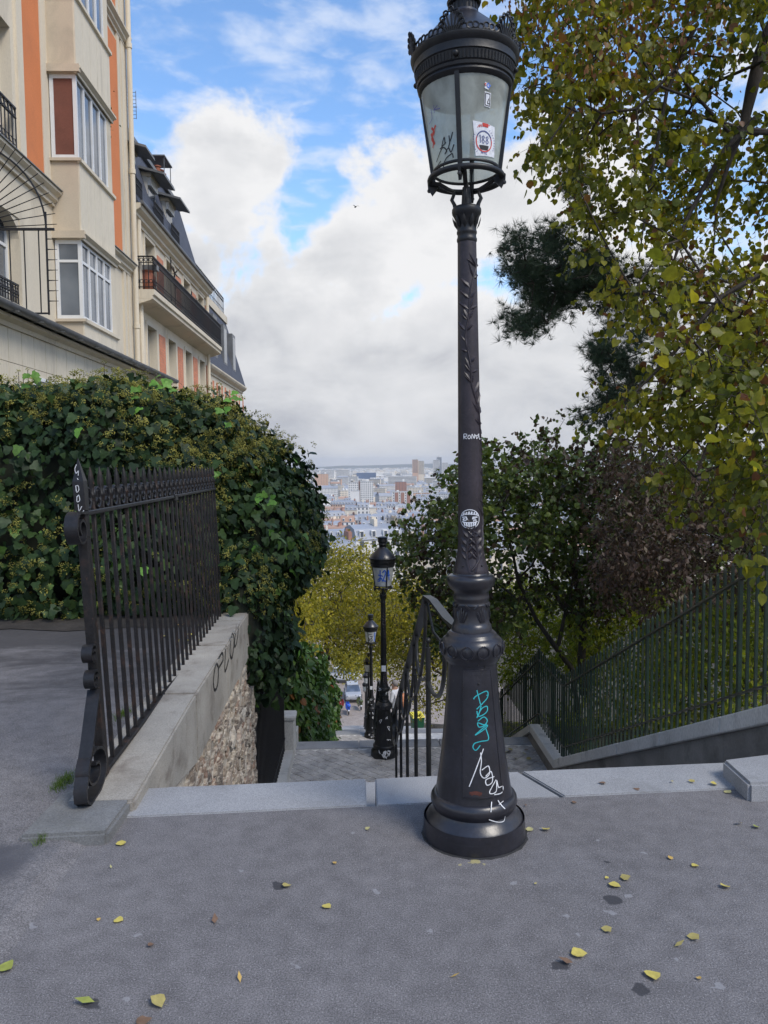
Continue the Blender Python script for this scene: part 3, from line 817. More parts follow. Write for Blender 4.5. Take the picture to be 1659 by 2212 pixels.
def make_lamp():
    root = empty('street_lamp', LP, 0)
    MB().lathe(foot_prof, 48).build('foot', MAT['lamp'], root, 40)
    # shaft: eight soft flats with raised corner beads
    mb = MB(); n = 64; V = []; F = []
    for (r, z) in shaft_prof:
        for k in range(n):
            th = 2*math.pi*k/n
            q = (th * 8 / (2*math.pi)) % 1.0
            V.append(pol(r * (1 - .035 * (abs(q - .5) * -2 + 1)), th + math.pi/8, z))
    for i in range(len(shaft_prof) - 1):
        for k in range(n): F.append((i*n+k, i*n+(k+1) % n, (i+1)*n+(k+1) % n, (i+1)*n+k))
    mb.add(V, F); mb.build('base_shaft', MAT['lamp'], root, 30)
    # access door: panel with a raised frame
    def panel(u0, u1, v0, v1, off, name, mt, edge=None):
        m = MB(); nx, nz = 8, 14; V = []; F = []
        for j in range(nz+1):
            v = v0 + (v1 - v0) * j / nz
            zr = at(1016, v, LP.y - prof_r(ALLP, lz(v)) * .92).z
            k_ = (zr - shaft_prof[0][1]) / (shaft_prof[-1][1] - shaft_prof[0][1])
            for i in range(nx+1):
                a = (i / nx - .5)
                wid = (1 - k_) * (u1[1] - u0[1]) + k_ * (u1[0] - u0[0])
                cu = ((1 - k_) * (u1[1] + u0[1]) + k_ * (u1[0] + u0[0])) / 2
                th = lamp_th(cu + wid * a, zr)
                V.append(pol(prof_r(shaft_prof, zr) + off, th, zr))
        for j in range(nz):
            for i in range(nx): F.append((j*(nx+1)+i, j*(nx+1)+i+1, (j+1)*(nx+1)+i+1, (j+1)*(nx+1)+i))
        m.add(V, F); return m.build(name, mt, root, 60)
    door = panel((992, 985), (1048, 1070), 1448, 1727, .0035, 'access_door', MAT['lamp'])
    # door frame: bead round the panel, bolts
    mb = MB()
    def bead(line, r):
        P = []
        for (u, v) in line:
            z = at(u, v, LP.y - prof_r(ALLP, lz(v)) * .92).z
            P.append(on_lamp(lamp_th(u, z), z, .002))
        mb.tube(P, r, 5)
    L1 = [(992 - 7 * k / 10, 1448 + 278 * k / 10) for k in range(11)]; L2 = [(1050 + 22 * k / 10, 1448 + 278 * k / 10) for k in range(11)]
    bead(L1, .0032); bead(L2, .0032); bead([(992 + 58 * k / 8, 1448) for k in range(9)], .0042); bead([(992 + 58 * k / 8, 1457) for k in range(9)], .0022)
    bead([(985 + 87 * k / 8, 1726) for k in range(9)], .0042)
    mb.build('door_frame', MAT['lamp'], root, 60)
    for u, v in ((1023, 1476), (1022, 1436), (1000, 1441), (1038, 1441)):
        z = at(u, v, LP.y - .1).z; p = on_lamp(lamp_th(u, z), z, .003)
        MB().sphere(p, .005 if v > 1450 else .003, 8, 5).build('bolt', MAT['lamp_dark'], root, 180)
    # collar with raised leaf ovals
    MB().lathe(coll_prof, 48).build('collar', MAT['lamp'], root, 50)
    mb = MB()
    zc = lz(1396)
    for k in range(12):
        th = FACE + (k + .5) * math.pi / 6
        for sgn in (-1, 1):
            P = []
            for j in range(9):
                a = -1 + 2 * j / 8
                z = zc + a * .026
                P.append(on_lamp(th + sgn * (.17 * math.sqrt(max(0, 1 - a*a)) + .015), z, .0015))
            mb.tube(P, .0042, 5)
        spearleaf(mb, on_lamp(th, zc - .02, .001), Vector((0, 0, 1)), pol(1, th, 0), .042, .03, .006)
    mb.build('collar_relief', MAT['lamp'], root, 60)
    # drum with raised palm leaves and cross ribs
    MB().lathe(drum_prof, 48).build('drum', MAT['lamp'], root, 40)
    mb = MB()
    z0, z1 = lz(1345), lz(1304)
    for k in range(5):
        th = FACE + .55 + k * 2 * math.pi / 5 * 1.0 + (0 if k else 0)
        for j in range(5):
            a = (j - 2) * .16
            P = [on_lamp(th + a * (.4 + .6 * f) - (.0), z0 + .012 + (z1 - z0 - .02) * f * (1 - abs(j-2) * .12), .0015) for f in (0, .3, .6, .85, 1)]
            mb.tube(P, [.003, .0055, .006, .005, .002], 5)
        for sgn in (-1, 1):
            P = [on_lamp(th + sgn * (.5 - .12 * f), z1 - .01 + .008 * f, .001) for f in (0, .3, .6, 1, 1.4, 2)]
            mb.tube(P, .004, 5)
    mb.build('drum_relief', MAT['lamp'], root, 60)
    # post with a climbing vine in relief
    n = 40; mb = MB().lathe(post_prof, n); mb.build('post', MAT['lamp_post'], root, 60)
    mb = MB(); rg = random.Random(3)
    zt0, zt1 = lz(1228), lz(560)
    stem = []; K = 90
    for k in range(K + 1):
        f = k / K; z = zt0 + (zt1 - zt0) * f
        th = FACE + .25 + 5.2 * math.sin(f * 5.3 + .4) * (.35) + f * 3.0 - 1.0 + .12 * math.sin(f * 40)
        stem.append((th, z))
    mb.tube([on_lamp(th, z, .0) for th, z in stem], [.0058 - .0025 * i / K for i in range(K + 1)], 6)
    for k in range(3, K, 3):
        th, z = stem[k]
        for q in range(rg.choice((1, 2, 3))):
            wrapleaf(mb, th, z, rg.choice((-1, 1)) * rg.uniform(.2, .8), rg.uniform(.3, 1), rg.uniform(.035, .075), rg.uniform(.012, .02), .006)
    for sgn in (-1, 1):                              # a second spray at the flared foot, facing the viewer
        P = [on_lamp(FACE + .15 * sgn + .25 * math.sin(f * 4) * sgn, lz(1232) + .2 * f, .0) for f in (0, .2, .4, .6, .8, 1)]
        mb.tube(P, .005, 5)
        for f in (.25, .4, .55, .7, .85, 1):
            th = FACE + .15 * sgn + .25 * math.sin(f * 4) * sgn; z = lz(1232) + .2 * f
            tg = Vector((-math.sin(th), math.cos(th), 0))
            for s2 in (-1, 1):
                wrapleaf(mb, th, z, s2 * .7, .8, .05, .02, .007)
    mb.build('vine_relief', MAT['lamp_post'], root, 60)
    for sgn in (-.62, .62, 2.2, -2.2):
        z = lz(1219); MB().sphere(on_lamp(FACE + sgn, z, .001), .0045, 6, 4).build('bolt', MAT['lamp_dark'], root, 180)
    MB().lathe(cap_prof, 36).build('capital', MAT['lamp_dark'], root, 40)
    mb = MB()
    for k in range(10):
        th = k * math.pi / 5
        spearleaf(mb, on_lamp(th, lz(496), .001), Vector((0, 0, 1)) + pol(.35, th, 0), pol(1, th, 0), .055, .02, .006)
    mb.build('capital_leaves', MAT['lamp_dark'], root, 60)
    # lantern -------------------------------------------------------
    BA = [math.radians(a) + FACE for a in (-16, 74, 164, 254)]
    for th in BA:                                    # four scrolled arms carrying the ring, each with a pierced claw outside
        c = [(.045, lz(449)), (.050, lz(440)), (.060, lz(430)), (.052, lz(420)), (.050, lz(412)), (.075, lz(406)), (.11, RING_Z - .01), (RING_R, RING_Z - .004)]
        m = MB(); m.tube([pol(r, th + .12, z) for r, z in c], [.010, .008, .008, .007, .008, .009, .009, .008], 6)
        m.build('arm', MAT['lamp_dark'], root, 60)
        m = MB()
        tg = Vector((-math.sin(th), math.cos(th), 0))
        m.prism([pol(RING_R - .004, th, RING_Z + .014) + tg * .006, pol(RING_R + .014, th, RING_Z + .004) + tg * .006, pol(RING_R + .012, th, RING_Z - .022) + tg * .006,
                 pol(RING_R - .004, th, RING_Z - .050) + tg * .006, pol(RING_R - .022, th, RING_Z - .03) + tg * .006, pol(RING_R - .035, th, RING_Z - .012) + tg * .006], -tg * .012)
        m.sphere(pol(RING_R + .008, th, RING_Z - .028), .009, 6, 4)
        m.build('claw', MAT['lamp_dark'], root, 40)
    MB().torus((0, 0, RING_Z), (1, 0, 0), (0, 1, 0), RING_R, .0125, 48, 8).build('bottom_ring', MAT['lamp_dark'], root, 60)
    mb = MB(); mb.tube([(0, 0, lz(449)), (0, 0, lz(405))], [.022, .016], 10); mb.tube([(.0, 0, lz(405)), (0, 0, lz(385))], [.012, .004], 8)
    mb.build('spindle', MAT['lamp_dark'], root, 40)
    MB().torus((0, 0, GL0), (1, 0, 0), (0, 1, 0), RG0 + .002, .006, 40, 6).build('inner_ring', MAT['lamp_dark'], root, 60)
    for k, th in enumerate(BA):
        m = MB(); a0 = th + .03; a1 = th + math.pi/2 - .03
        V = []; F = []; nn = 10
        for (r, z) in ((RG0, GL0 + .004), (RG0 + (RG1-RG0)*.5, (GL0+GL1)/2), (RG1, GL1)):
            for i in range(nn+1): V.append(pol(r, a0 + (a1-a0)*i/nn, z))
        for j in range(2):
            for i in range(nn): F.append((j*(nn+1)+i, j*(nn+1)+i+1, (j+1)*(nn+1)+i+1, (j+1)*(nn+1)+i))
        m.add(V, F); m.build('glass_pane', MAT['glass'], root, 180)
        b = MB(); tg = Vector((-math.sin(th), math.cos(th), 0))
        b.prism([pol(RG0 - .004, th, GL0 - .03) - tg * .009, pol(RG0 + .010, th, GL0 - .03) - tg * .009, pol(RG1 + .010, th, GL1 + .012) - tg * .009, pol(RG1 - .004, th, GL1 + .012) - tg * .009], tg * .018)
        b.build('frame_bar', MAT['lamp_dark'], root)
    band = [(.176, BAND_Z - .018), (.188, BAND_Z - .010), (.193, BAND_Z), (.190, BAND_Z + .010), (.196, BAND_Z + .014), (.198, BAND_Z + .024), (.192, BAND_Z + .030), (.196, BAND_Z + .034),
            (.2015, BAND_Z + .066), (.207, BAND_Z + .070), (.206, BAND_Z + .078), (.207, BAND_Z + .098), (.218, BAND_Z + .110), (.221, BAND_Z + .122), (.216, BAND_Z + .130), (.198, BAND_Z + .134)]
    MB().lathe(band, 56).build('band', MAT['lamp_dark'], root, 30)
    mb = MB()                                        # flutes round the band, and a boss over each bar
    for k in range(84):
        th = k * 2*math.pi/84
        mb.tube([pol(.1965, th, BAND_Z + .037), pol(.2025, th, BAND_Z + .063)], .0032, 5)
    mb.build('fluting', MAT['lamp_dark'], root, 60)
    for th in BA: MB().sphere(pol(.204, th, BAND_Z + .05), .012, 8, 6).build('boss', MAT['lamp_dark'], root, 180)
    ztop = BAND_Z + .134
    MB().lathe([(.205, ztop - .004), (.200, ztop + .01), (.165, ztop + .055), (.12, ztop + .105), (.085, ztop + .137), (.068, ztop + .152), (.062, ztop + .156), (.058, ztop + .166)], 44).build('roof', MAT['lamp'], root, 30)
    ch = ztop + .166
    mb = MB().lathe([(.052, ch - .01), (.053, ch + .032), (.066, ch + .036), (.070, ch + .046), (.066, ch + .052), (.066, ch + .078), (.074, ch + .084), (.078, ch + .10), (.074, ch + .112), (.078, ch + .14), (.086, ch + .15), (.086, ch + .158), (.05, ch + .17), (.0, ch + .175)], 32)
    for k in range(20):
        th = k * 2*math.pi/20; mb.tube([pol(.0535, th, ch), pol(.0535, th, ch + .03)], .004, 5)
    mb.build('chimney', MAT['lamp_dark'], root, 30)
    for k in range(6):                               # pierced palmettes standing round the cornice
        th = FACE + math.radians(-19 + 60 * k); m = MB(); tg = Vector((-math.sin(th), math.cos(th), 0)); ou = pol(1, th, 0)
        c0 = pol(.212, th, ztop - .01); up = (Vector((0, 0, 1)) + ou * .22).normalized()
        for j in range(7):
            a = (j - 3) * .30
            d = up * math.cos(a) + tg * math.sin(a)
            L = .092 - abs(j - 3) * .010
            m.tube([c0 + tg * (j-3) * .005, c0 + d * L * .5 + tg * (j-3) * .002, c0 + d * L * .85], [.004, .0045, .004], 5)
            m.torus(c0 + d * L * .85, d, d.cross(ou).normalized(), .0085, .0042, 8, 4)
        m.prism([c0 - tg * .045, c0 + tg * .045, c0 + tg * .03 + up * .022, c0 - tg * .03 + up * .022], -ou * .006)
        m.build('palmette', MAT['lamp_dark'], root, 60)
        m = MB()                                     # low openwork between two palmettes
        for j in range(1, 8):
            t2 = th + math.radians(60) * (.12 + .76 * j / 8)
            m.torus(pol(.214, t2, ztop + .002 + .008 * abs(math.cos(j * 1.2))), (-math.sin(t2), math.cos(t2), 0), (0, 0, 1), .012, .004, 10, 5)
        m.build('cresting', MAT['lamp_dark'], root, 60)
    return root
lamp = make_lamp()
tag(lamp, 'tall ornate black lamp post with stickered glass lantern on the asphalt', 'street lamp', 'street lamps down the stairs')
lamp.rotation_euler = (0, -.0098, 0)              # it leans a hair to the left
lamp_parts_plain = [c for c in lamp.children]

rgs = random.Random(6); V = []; F = []; nS = 64       # thin dark ring round the foot, ragged at its edge
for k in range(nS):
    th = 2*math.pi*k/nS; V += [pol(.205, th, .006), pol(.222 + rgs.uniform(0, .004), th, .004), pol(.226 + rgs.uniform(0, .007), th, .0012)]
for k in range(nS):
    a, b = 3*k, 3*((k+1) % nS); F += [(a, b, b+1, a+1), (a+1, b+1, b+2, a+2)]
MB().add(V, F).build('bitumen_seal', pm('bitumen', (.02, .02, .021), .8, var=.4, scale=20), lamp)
# marks on the near lamp
def marks(name, lines, w, mt, off=.004):
    mb = MB(); lamp_strokes(mb, lines, w, off); o = mb.build(name, mt, lamp); o['kind'] = 'stuff'; return o
marks('teal_tag', [[(1012, 1507), (1020, 1500), (1040, 1493), (1042, 1506), (1030, 1519), (1018, 1530)], [(1019, 1490), (1024, 1512), (1026, 1520)], [(1012, 1508), (1041, 1502)],
                   [(1027, 1525), (1022, 1541), (1018, 1548), (1028, 1530), (1040, 1526), (1039, 1538), (1022, 1546), (1018, 1535)],
                   [(1020, 1556), (1032, 1548), (1040, 1556), (1034, 1566), (1022, 1569), (1019, 1560), (1030, 1564), (1040, 1569), (1014, 1586), (1026, 1575), (1038, 1567)],
                   [(1036, 1572), (1042, 1597), (1026, 1600), (1012, 1604), (1008, 1613), (1014, 1619), (1023, 1609)]], .0042, MAT['t_ink'])
marks('white_tag', [[(1030, 1617), (1014, 1658), (998, 1698)], [(1024, 1625), (1025, 1645), (1022, 1668), (1030, 1680), (1042, 1672), (1040, 1655), (1026, 1662)],
                    [(1034, 1676), (1046, 1668), (1048, 1690), (1036, 1696), (1034, 1684), (1052, 1680)], [(1056, 1688), (1044, 1706), (1042, 1718), (1056, 1716), (1058, 1690), (1062, 1706), (1072, 1708), (1070, 1722), (1052, 1722)],
                    [(1045, 1734), (1042, 1756)], [(1060, 1734), (1068, 1746), (1074, 1756)], [(1072, 1738), (1062, 1742)], [(1038, 1776), (1056, 1786), (1072, 1788), (1075, 1778)]], .0040, MAT['w_ink'])
marks('name_tag', [[(1003, 948), (1003, 938), (1008, 938), (1008, 942), (1003, 943), (1008, 948)], [(1010, 945), (1013, 940), (1016, 944), (1013, 948), (1010, 945)], [(1018, 948), (1019, 938), (1023, 947), (1024, 938)],
                   [(1028, 947), (1026, 940), (1029, 942), (1032, 938), (1032, 943), (1028, 948)], [(1033, 937), (1034, 948), (1037, 947)]], .0028, MAT['w_ink'])
MB_ = MB(); lamp_strokes(MB_, [[(1000, 1716), (1012, 1714), (1022, 1717)], [(1004, 1718), (1018, 1719)]], .012, .0042); MB_.build('rust_patch', MAT['rust'], lamp)
# round black and white sticker on the post
def post_disc(name, cu, cv, r, mt, off, n=28, sx=1.0):
    z0 = at(cu, cv, LP.y - .05).z; th0 = lamp_th(cu, z0); rr = prof_r(ALLP, z0); m = MB()
    V = [on_lamp(th0, z0, off)]; 
    for ring in (.5, 1):
        for k in range(n):
            a = 2*math.pi*k/n; V.append(on_lamp(th0 + r*ring*math.cos(a)*sx/rr, z0 + r*ring*math.sin(a), off))
    F = [(0, 1+k, 1+(k+1) % n) for k in range(n)] + [(1+k, n+1+k, n+1+(k+1) % n, 1+(k+1) % n) for k in range(n)]
    m.add(V, F); o = m.build(name, mt, lamp, 180); return z0, th0, rr
SR_ = .0405
post_disc('round_sticker', 1012, 1121, SR_, MAT['white'], .0045)
z0, th0, rr = post_disc('sticker_black', 1012, 1121, SR_ * .92, MAT['k_ink'], .0052)
mb = MB()
def sp(x, y): return on_lamp(th0 + x*SR_/rr, z0 + y*SR_, .0060)
def stroke2(m, pts, w): ribbon(m, [sp(x, y) for x, y in pts], [pol(1, th0, 0)] * len(pts), w * SR_)
for x in (-.52, -.3, -.08, .14, .36, .56): stroke2(mb, [(x, -.40), (x * .85, -.78 + abs(x) * .25)], .14)      # teeth
stroke2(mb, [(-.70, -.28), (-.4, -.36), (0, -.38), (.4, -.36), (.70, -.28)], .10)
for x in (-.62, -.36, -.1, .16, .42, .66): stroke2(mb, [(x, .52 - abs(x) * .12), (x * .92 + .05, .74 - abs(x) * .2)], .16)   # crown
stroke2(mb, [(-.8, .34), (-.4, .48), (0, .52), (.4, .48), (.8, .34)], .09)
stroke2(mb, [(-.70, .18), (-.34, .22), (-.24, -.02), (-.40, -.14), (-.62, -.12), (-.60, .02), (-.44, .04)], .11)
stroke2(mb, [(.70, .18), (.30, .18), (.26, .02), (.52, 0), (.60, -.14), (.34, -.20)], .11)
mb.build('sticker_face', MAT['white'], lamp)
# marks on the lantern glass
def gl(u, v, off=.003):                              # photo point -> lantern glass, front side
    z = at(u, v, LP.y - .13).z
    f = (z - GL0) / (GL1 - GL0); r = RG0 + (RG1 - RG0) * f
    x = (u - 1014) / FPX * (LP.y - r * .7)
    th = FACE + math.asin(max(-.985, min(.985, x / r)))
    return pol(r + off, th, z), pol(1, th, 0)
def gmarks(name, lines, w, mt, off=.003):
    mb = MB()
    for ln in lines:
        q = [gl(p.x, p.y, off) for p in smoothline(ln)]
        ribbon(mb, [a for a, b in q], [b for a, b in q], w)
    return tag(mb.build(name, mt, lamp), kind='stuff')
def gpatch(name, quad, mt, off=.002, k=6):
    m = MB(); V = []; F = []
    for j in range(k+1):
        for i in range(k+1):
            a, b = i/k, j/k
            p = [(quad[0][d]*(1-a)+quad[1][d]*a)*(1-b)+(quad[3][d]*(1-a)+quad[2][d]*a)*b for d in (0, 1)]
            V.append(gl(p[0], p[1], off)[0])
    for j in range(k):
        for i in range(k): F.append((j*(k+1)+i, j*(k+1)+i+1, (j+1)*(k+1)+i+1, (j+1)*(k+1)+i))
    m.add(V, F); return m.build(name, mt, lamp, 180)
def G(x, y): return (850.3 + x * .2109, y * .2109)
gmarks('black_tag', [[G(515, 1460), G(535, 1385), G(545, 1450)], [G(500, 1480), G(550, 1440)], [G(580, 1385), G(590, 1440), G(612, 1360)], [G(590, 1440), G(575, 1500)], [G(470, 1580), G(520, 1480), G(560, 1520), G(545, 1545), G(575, 1500), G(600, 1545), G(625, 1480)],
                     [G(610, 1560), G(550, 1600), G(535, 1690), G(610, 1680)], [G(545, 1640), G(605, 1630)], [G(505, 1600), G(470, 1640), G(500, 1660), G(480, 1700)], [G(615, 1570), G(620, 1600)]], .0052, MAT['k_ink'])
gmarks('violet_tag', [[G(440, 1040), G(445, 1110)], [G(440, 1085), G(470, 1055)], [G(450, 1085), G(495, 1095)], [G(415, 1060), G(425, 1150), G(400, 1180)]], .0035, MAT['p_ink'])
gmarks('red_tag', [[G(425, 1240), G(445, 1290), G(425, 1330), G(440, 1380), G(437, 1420)], [G(455, 1240), G(430, 1300)], [G(420, 1290), G(450, 1400)]], .010, MAT['r_ink'])
gpatch('paper_sticker', [G(805, 1262), G(1030, 1290), G(1030, 1580), G(835, 1600)], MAT['white'])
gpatch('red_label', [G(900, 1276), G(962, 1280), G(958, 1315), G(900, 1312)], MAT['r_ink'], .0028, 3)
gmarks('red_script', [[G(850, 1325), G(868, 1300), G(872, 1320), G(885, 1295), G(890, 1318)], [G(930, 1300), G(975, 1290)]], .0022, MAT['r_ink'], .003)
cx, cy = 917, 1452
gmarks('badge_ring', [[G(cx + 78*math.cos(a), cy + 98*math.sin(a)) for a in [math.pi*k/14 for k in range(-2, 17)]]], .0042, MAT['r_ink'], .003)
gmarks('badge_arc', [[G(cx + 78*math.cos(a), cy + 98*math.sin(a)) for a in [math.pi + math.pi*k/12 for k in range(1, 12)]]], .0042, MAT['n_ink'], .003)
gpatch('badge_skyline', [G(868, 1490), G(966, 1490), G(955, 1535), G(882, 1535)], MAT['k_ink'], .003, 3)
gmarks('badge_number', [[G(872, 1405), G(878, 1400), G(882, 1468)]] + [[G(x, 1412), G(x + 14, 1402), G(x + 24, 1416), G(x + 12, 1434), G(x, 1448), G(x + 12, 1470), G(x + 26, 1452), G(x + 12, 1434), G(x, 1412)] for x in (896, 936)], .0024, MAT['n_ink'], .0034)
gmarks('badge_letters', [[G(cx + 104*math.cos(a), cy + 128*math.sin(a)), G(cx + 112*math.cos(a + .02), cy + 138*math.sin(a + .02))] for a in [math.pi*(.72 + .06*k) for k in range(8)] + [math.pi*(-.32 + .06*k) for k in range(9)]]
       + [[G(893, 1570), G(893, 1552), G(905, 1570), G(906, 1552)], [G(914, 1551), G(921, 1560), G(928, 1551)], [G(921, 1560), G(921, 1571)], [G(948, 1553), G(936, 1556), G(936, 1568), G(948, 1570)]], .0020, MAT['p_ink'], .003)
gpatch('small_sticker', [G(922, 975), G(985, 980), G(978, 1122), G(918, 1115)], MAT['white'], .0022, 3)
gmarks('small_sticker_frame', [[G(930, 990), G(975, 993)], [G(975, 993), G(970, 1108)], [G(970, 1108), G(926, 1103)], [G(926, 1103), G(930, 990)], [G(962, 1040), G(950, 1080), G(966, 1085)]], .0030, MAT['k_ink'], .003)
gpatch('shop_sticker', [G(925, 885), G(982, 905), G(958, 955), G(920, 945)], MAT['white'], .0022, 3)
gmarks('shop_sticker_blue', [[G(962, 892), G(946, 905), G(948, 928), G(966, 936)], [G(962, 905), G(978, 914), G(964, 924)]], .0035, MAT['b_ink'], .003)
gmarks('shop_sticker_red', [[G(935, 898), G(922, 908), G(934, 922)]], .0030, MAT['r_ink'], .003)

# the lamps further down: copies, sky reflection put into the glass colour, their own scribbles
MARK_NAMES = tuple(c.name.split('.')[0] for c in lamp.children if c not in lamp_parts_plain)
lamp_rows = [(12.3, .40, FL[0][3]), (21.9, .35, FL[1][3]), (32.7, .40, FL[2][3]), (43.0, .42, FL[3][3]), (53.2, .42, FL[4][3])]
lamp_labels = ['black lamp post with blue scrawl on its milky lantern on the upper landing',
               'black lamp post with black stickers on its lantern, next below the blue scrawled one',
               'black lamp post with plain pale lantern, third below the top of the stairs',
               'black lamp post partly hidden behind the plain lantern lamp, fourth below the top',
               'lowest black lamp post, deep among the trees near the foot of the stairs']
far_lamps = []
for k, (t, s, z) in enumerate(lamp_rows):
    o = copy_tree(lamp, None, skip=MARK_NAMES + ('palmette', 'cresting', 'bitumen_seal') + (('fluting', 'vine_relief', 'cresting', 'collar_relief', 'drum_relief', 'capital_leaves', 'bolt') if k > 1 else ()))
    o.location = S(s, t, z); o.rotation_euler = (0, 0, R((k + 1) * 40))
    o['label'] = lamp_labels[k]
    for c in o.children:
        if c.name.startswith('glass_pane'):
            c.data = c.data.copy(); c.data.materials[0] = MAT['glass_milk']
        elif c.name.split('.')[0] in ('foot', 'base_shaft', 'access_door', 'drum', 'collar', 'post'):
            c.data = c.data.copy(); c.data.materials[0] = MAT['lamp_dark']
        elif c.name.startswith('palmette') or c.name.startswith('cresting'):
            c.scale = (1, 1, 1)
    far_lamps.append(o)
def local_front(o, r, dx, z):                        # a point on the viewer's side of a far lamp, in its own frame
    phi = FACE - o.rotation_euler.z + math.asin(max(-.95, min(.95, dx / r)))
    return pol(r, phi, z), pol(1, phi, 0)
def far_marks(o, name, lines, w, mt, radf):
    mb = MB()
    for ln in lines:
        q = [local_front(o, radf(p.y), p.x, p.y) for p in smoothline(ln)]
        ribbon(mb, [a for a, b in q], [b for a, b in q], w)
    return mb.build(name, mt, o)
gr = lambda z: RG0 + (RG1 - RG0) * (z - GL0) / (GL1 - GL0) + .006
zz = lambda f: GL0 + (GL1 - GL0) * f
far_marks(far_lamps[0], 'blue_scrawl', [[(-.07, zz(.62)), (.0, zz(.56))], [(-.04, zz(.85)), (-.045, zz(.35)), (-.08, zz(.3))], [(-.075, zz(.38)), (-.03, zz(.45)), (.0, zz(.3))], [(.0, zz(.75)), (.03, zz(.85)), (.045, zz(.7)), (.01, zz(.35)), (.06, zz(.3))],
          [(.06, zz(.3)), (.09, zz(.85)), (.1, zz(.35))], [(.06, zz(.55)), (.11, zz(.6))]], .018, MAT['b_ink'], gr)
far_marks(far_lamps[1], 'black_stickers', [[(-.05, zz(.75)), (.03, zz(.8))], [(-.02, zz(.6)), (.05, zz(.55)), (.0, zz(.35)), (-.05, zz(.2)), (.04, zz(.15)), (.03, zz(.4))], [(-.06, zz(.45)), (-.03, zz(.3))]], .016, MAT['k_ink'], gr)
far_marks(far_lamps[1], 'blue_strip', [[(.1, zz(.1)), (.12, zz(.9))]], .03, MAT['b_ink'], gr)
for k, o in enumerate(far_lamps[:3]):
    rg = random.Random(40 + k); ln = []
    for q in range(16):
        z = rg.choice((rg.uniform(.02, .12), rg.uniform(.15, .7), rg.uniform(.95, 1.1))); x = rg.uniform(-.08, .08)
        ln.append([(x, z), (x + rg.uniform(-.03, .03), z + rg.uniform(.01, .06)), (x + rg.uniform(-.03, .04), z + rg.uniform(-.02, .06)), (x + rg.uniform(-.02, .04), z + rg.uniform(-.03, .05))])
    far_marks(o, 'white_scribble', ln, .009, MAT['w_ink'], lambda z: prof_r(ALLP, z) + .004)
    far_marks(o, 'paper_label', [[(0, 1.42), (0.0, 1.47)]], .07, MAT['white'], lambda z: prof_r(ALLP, z) + .004)

# ------------------------------------------------------------------ left side wall: kerb slab, coping, burr-stone face
kb = empty('kerb_slab', S(-1.3, 3.5, 0), AZ, 'worn grey stone slab under the scrolled foot of the black fence', 'slab')
c = [toS(on_z(u, v, .056)) for u, v in ((38, 1806), (232, 1797), (298, 1706), (205, 1660), (120, 1722))]
off = Vector((-1.3, 3.5, 0))
top_ = [(p.x + 1.3, p.y - 3.5, .056) for p in c]
bot_ = [(p.x + 1.3, p.y - 3.5, -.05) for p in c]
me = MB().add(bot_ + top_, [(4, 3, 2, 1, 0), (5, 6, 7, 8, 9)] + [(i, (i+1) % 5, 5 + (i+1) % 5, 5 + i) for i in range(5)]).mesh('slab', MAT['slab'])
bm = bmesh.new(); bm.from_mesh(me); bmesh.ops.bevel(bm, geom=list(bm.edges), offset=.014, segments=2, affect='EDGES'); bm.to_mesh(me); bm.free()
link('slab', me, kb)

wall = empty('retaining_wall', S(-1.1, 3.6, 0), AZ, 'rough burr stone retaining wall with smooth grey coping beside the first flight', 'wall')
W0 = Vector((-1.1, 3.6, 0))
def wl(s, t, z): return (s + 1.1, t - 3.6, z)
def s_fence(t): return -1.265 - (t - 3.74) * .026     # foot of the black fence
def s_cop(t): return -1.045 - (t - 3.6) * .017        # outer edge of the coping
cuts = [3.50, 5.0, 6.35, 7.35, 8.55]
for i in range(4):
    a, b = cuts[i] + (.004 if i else 0), cuts[i+1] - .004
    ztop = lambda t: .058 + .05 * min(1, max(0, (t - 3.6) / 1.2))
    m = MB()
    V = [wl(s_fence(a) - .10, a, -.36), wl(s_cop(a), a, -.36 if i else -.10), wl(s_cop(b), b, -.36), wl(s_fence(b) - .10, b, -.36),
         wl(s_fence(a) - .10, a, ztop(a)), wl(s_cop(a), a, ztop(a)), wl(s_cop(b), b, ztop(b)), wl(s_fence(b) - .10, b, ztop(b))]
    m.add(V, [(0,3,2,1),(4,5,6,7),(0,1,5,4),(1,2,6,5),(2,3,7,6),(3,0,4,7)])
    me = m.mesh('coping_stone', MAT['coping']); bm = bmesh.new(); bm.from_mesh(me)
    bmesh.ops.bevel(bm, geom=list(bm.edges), offset=.012, segments=2, affect='EDGES'); bm.to_mesh(me); bm.free()
    link('coping_stone', me, wall)
# core of the wall in pale mortar, stones proud of it
def s_face(t): return s_cop(t) - .045
MB().add([wl(s_face(3.85), 3.85, -2.9), wl(s_face(8.5), 8.5, -4), wl(s_face(8.5) - .5, 8.5, -4), wl(s_face(3.85) - .5, 3.85, -2.9),
          wl(s_face(3.85), 3.85, -.34), wl(s_face(8.5), 8.5, -.34), wl(s_face(8.5) - .5, 8.5, -.34), wl(s_face(3.85) - .5, 3.85, -.34)],
         [(0,3,2,1),(4,5,6,7),(0,1,5,4),(1,2,6,5),(2,3,7,6),(3,0,4,7)]).build('mortar_core', MAT['mortar'], wall)
rg = random.Random(11)
stones = []
for q in range(9):
    bm = bmesh.new(); bmesh.ops.create_icosphere(bm, subdivisions=2, radius=1)
    sd = Vector((q * 7.3, 1, 2))
    for v in bm.verts:
        v.co *= 1 + .55 * noise.noise(v.co * 1.6 + sd) + .4 * noise.noise(v.co * 3.9 + sd)
        v.co.x = max(-.6, min(.85, v.co.x))
    me = bpy.data.meshes.new('stone'); bm.to_mesh(me); bm.free(); me.materials.append(MAT['rubble']); stones.append(me)
placed = []
tries = 0
